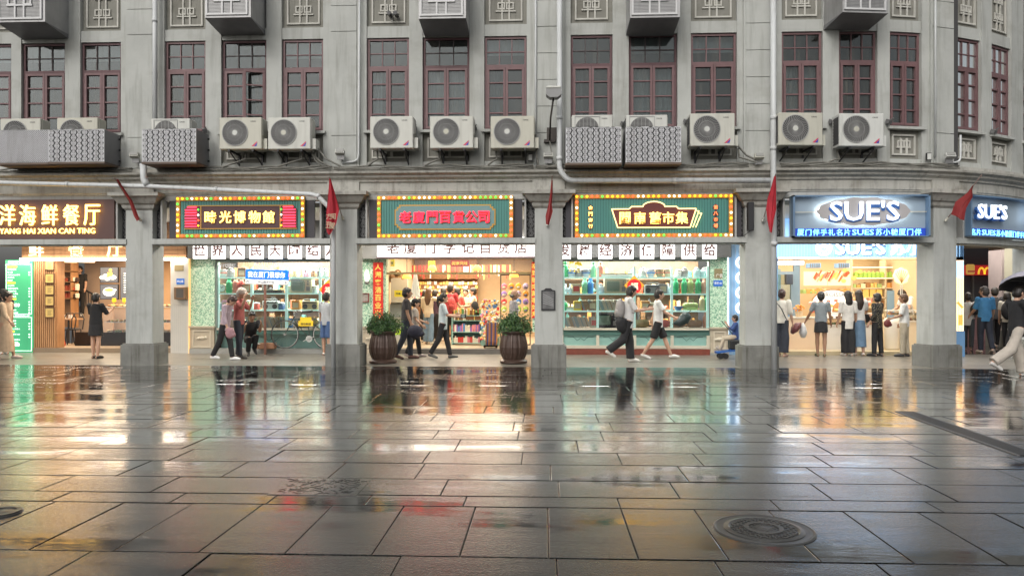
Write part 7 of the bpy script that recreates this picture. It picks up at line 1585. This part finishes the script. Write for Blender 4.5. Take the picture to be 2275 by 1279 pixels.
# child on a rolling case
p = person(1634, 782, 1.15, 172, 'small child in a blue jacket sitting on a scooter case against the fourth column', cloth('jacket_blue', (.04, .08, .24)), cloth('child_khaki', (.5, .42, .32)), 'short', legs=((82, 60), (88, 75)), arms=((30, 10, 110), (35, 10, 110)), sleeve=1.7, shoe=(.4, .35, .3), z0=.17)
x, y_ = p['pel'].x, p['pel'].y; t = thing('scooter_case', (x, y_, 0), 'blue and black wheeled ride-on case under the small child', 'ride-on case')
sb('deck', MB().rbox((x-.22, y_, .20), (.55, .24, .05), (0, -.12, 0)), mat('case_blue', (.03, .12, .4), .4), t); sb('seat', MB().bbox(x-.16, x+.2, y_-.13, y_+.13, .24, p['pel'].z-.06, .03), BLK, t); m = MB()
for dx in (-.38, -.26, .1): m.disc((x+dx, y_-.1, .075), .07, y_-.05, 14).disc((x+dx, y_+.05, .075), .07, y_+.1, 14)
sb('wheel', m, BLK, t); sb('handle', MB().tube([(x+.2, y_, .3), (x-.35, y_, .95)], .01, 6), BLK, t)
# pastry queue
p = person(1737, 792, 1.72, 60, 'person with pinned-up dark hair, white blouse and dark trousers beside the drainpipe', cloth('blouse', (.68, .64, .58)), NV, 'bun', (.05, .03, .02), legs=((2, 2), (-2, 2)), sleeve=1.2, botkind='wide', hem=.9, toplen=-.02, shoe=(.45, .3, .25)); 
obj('bag_strap', MB().tube([tuple(p['sh'][0]+Vector((-.02, -.05, .03))), tuple(p['back']+Vector((0, -.05, 0))), tuple(p['T']((-.05, -.14, .03)))], .013, 6), BLK, label='thin dark bag strap over the white blouse beside the drainpipe', cat='strap')
p = person(1824, 0, 1.66, 78, 'person with short hair, grey shirt and black skirt standing with legs apart in sandals', cloth('steel_grey', (.22, .25, .27)), BK, 'short', legs=((4, 2), (-4, 2)), arms=((6, 22, 25), (5, 10, 15)), botkind='skirt', hem=.62, skin=SKINT, shoe=(.07, .08, .04), Y=19.55)
q = p['hands'][0]; t = thing('shopping_bag', (q.x-.06, q.y-.08, q.z-.18), 'white plastic shopping bag held by the person in the grey shirt', 'bag'); obj('bag', MB().loft([(0, 0, .2), (0, 0, .10), (0, 0, -.05), (0, 0, -.19)], [(.02, .02), (.09, .07), (.15, .1), (.08, .05)], 12), cloth('plastic_white', (.6, .6, .6), .35), t, False, True)
t = thing('wet_umbrella', (q.x-.24, q.y-.1, q.z-.1), 'brown half-closed folding umbrella held beside the white plastic bag', 'umbrella'); obj('canopy', MB().loft([(.12, 0, .12), (.04, 0, .06), (-.05, 0, -.05), (-.12, 0, -.16)], [(.02, .02), (.1, .09), (.13, .1), (.05, .04)], 10), cloth('umb_wine', (.16, .05, .05), .4), t, False, True)
p = person(1884, 0, 1.68, 92, 'person with long black hair, loose white tee and black trousers with a white side stripe', cloth('tee_white2', (.70, .67, .62)), BK, 'long', legs=((1, 1), (-2, 1)), botkind='wide', hem=.95, toplen=.06, sleeve=.95, shoe=(.65, .62, .58), Y=19.7)
p = person(1908, 0, 1.70, 84, 'person with very long hair, white tee and long blue denim skirt', cloth('tee_white3', (.68, .68, .66)), cloth('denim_skirt', (.12, .20, .30)), 'verylong', (.03, .018, .012), legs=((2, 2), (-6, 3)), botkind='skirt', hem=1.62, toplen=-.03, shoe=(.65, .63, .6), arms=((25, 8, 70), (20, 10, 60)), Y=19.85)
p = person(1949, 0, 1.62, 125, 'older person with short dark hair, patterned black jacket and black trousers, facing left', mat('floral_cloth', (.035, .035, .035), .8, bump=.3), BK, 'bob', legs=((4, 2), (-4, 2)), sleeve=1.7, toplen=.03, arms=((-10, 10, 40), (12, 8, 70)), shoe=(.03, .03, .03), nod=-3, Y=19.7)
fm_ = _M['floral_cloth']; n_ = fm_.node_tree.nodes; v_ = n_.new('ShaderNodeTexVoronoi'); v_.inputs['Scale'].default_value = 28; cr_ = n_.new('ShaderNodeValToRGB'); cr_.color_ramp.elements[0].position = .25; cr_.color_ramp.elements[1].position = .4; cr_.color_ramp.elements[0].color = (.22, .19, .12, 1); cr_.color_ramp.elements[1].color = (.02, .02, .02, 1)
g_ = n_.new('ShaderNodeNewGeometry'); fm_.node_tree.links.new(g_.outputs['Position'], v_.inputs['Vector']); fm_.node_tree.links.new(v_.outputs['Distance'], cr_.inputs[0]); fm_.node_tree.links.new(cr_.outputs[0], n_['Principled BSDF'].inputs['Base Color'])
q = p['hands'][1]; bag('handbag', (q.x-.06, q.y, q.z-.05), (.10, .06, .12), BK, 'small black bag held by the older person in the patterned jacket')
p = person(2009, 0, 1.60, 150, 'older person with thin grey hair, white polo shirt and khaki trousers, facing left', WH, KH, 'short', (.10, .09, .085), legs=((5, 4), (-4, 2)), arms=((15, 8, 55), (2, 8, 25)), shoe=(.04, .04, .04), skin=SKINT, fat=1.12, sleeve=.9, Y=19.65)
q = p['hands'][0]; bag('handbag', (q.x-.02, q.y-.04, q.z-.10), (.10, .05, .10), mat('maroon_leather', (.16, .03, .03), .4), 'small maroon purse held by the older person in the white polo')
person(2022, 0, 1.72, 200, 'pastry worker in white leaning over the service counter', WH, KH, 'short', (.03, .015, .01), z0=.10, Y=21.9, lean=18, nod=30, arms=((40, 8, 40), (35, 10, 45)))
# crowd by the corner
person(2151, 777, 1.64, 60, 'person in a loose white shirt with a small black backpack near the lit poster', cloth('chalk', (.62, .6, .56)), cloth('dark_leggings', (.05, .055, .06)), 'short', legs=((6, 4), (-8, 6)), toplen=.05, sleeve=1.3, shoe=(.05, .05, .05))
q = gnd(2151, 777); bag('backpack', (q.x+.08, q.y-.19, 1.18), (.13, .09, .17), mat('black_leather', (.02, .02, .02), .3), 'small black leather backpack on the person in the loose white shirt', 'backpack')
person(2188, 784, 1.80, 82, 'person in a bright blue tee and dark trousers seen from behind by the corner', cloth('bright_blue', (.06, .22, .42)), NV, 'short', (.06, .05, .045), legs=((6, 6), (-10, 16)), arms=((12, 10, 40), (8, 10, 30)), turn=40, shoe=(.6, .55, .5), fat=1.05, sleeve=.95)
person(2210, 772, 1.82, 70, 'person in a dark grey jacket behind the person in blue', cloth('jacket_grey', (.06, .06, .065)), BK, 'short', legs=((-12, 20), (16, 6)), sleeve=1.8, shoe=(.5, .48, .46))
person(2238, 776, 1.66, 40, 'person with dark hair and a large black rucksack beside the umbrella', cloth('off_white', (.5, .48, .42)), BK, 'bob', legs=((10, 6), (-12, 14)), shoe=(.65, .6, .4))
q = gnd(2238, 776); bag('rucksack', (q.x-.12, q.y-.2, 1.15), (.17, .13, .27), BK, 'large black rucksack with a red tag beside the umbrella carrier', 'rucksack')
p = person(2258, 836, 1.78, 8, 'person in black tee and loose beige trousers striding under an umbrella', BK, cloth('beige_trousers', (.48, .43, .37)), 'short', legs=((15, 3), (-27, 30)), arms=((20, 6, 110), (28, 8, 85)), botkind='wide', shoe=(.6, .58, .55), nod=18, turn=-5, sleeve=.85, toplen=.03)
q = p['hands'][0]; hd = p['head']; t = thing('umbrella', (q.x, q.y, q.z), 'open umbrella, pale outside and black underneath, held over the person at the right edge', 'umbrella'); c = Vector((hd.x+.22, hd.y, hd.z+.19))
m = MB(); vs = []; n = 32; prof = [(0.001, .23), (.18, .215), (.36, .165), (.50, .09), (.56, .0)]
for k in range(n):
    a = math.pi*2*k/n; sc = 1+.0*k
    for j, (r_, z_) in enumerate(prof): dip = (.05*abs(math.sin(4*a)) if j == 4 else .02*abs(math.sin(4*a)) if j == 3 else 0); vs.append((c.x+r_*(1-dip)*math.cos(a), c.y+r_*(1-dip)*math.sin(a), c.z+z_+dip*.7))
MT = Matrix.Translation(c) @ Matrix.Rotation(R(-20), 4, 'X') @ Matrix.Translation(-c); vs = [tuple(MT @ Vector(v)) for v in vs]
fs = [(k*5+j, ((k+1) % n)*5+j, ((k+1) % n)*5+j+1, k*5+j+1) for k in range(n) for j in range(4)]; m.add(vs, fs); sb('canopy', m, cloth('umbrella_pale', (.5, .48, .55), .5), t, True)
m = MB().add([(x, y_-.003, z-.009) for x, y_, z in vs], [f[::-1] for f in fs]); sb('lining', m, BLK, t, True)
m = MB()
for k in range(8): a = math.pi*2*k/8; m.tube([(c.x, c.y, c.z+.05), (c.x+.35*math.cos(a), c.y+.35*math.sin(a), c.z+.15)], .004, 4)
m.xf(MT); sb('rib', m, GRYM, t); sb('shaft', MB().tube([(q.x, q.y, q.z-.1), (c.x, c.y, c.z+.27)], .009, 7), GRYM, t)
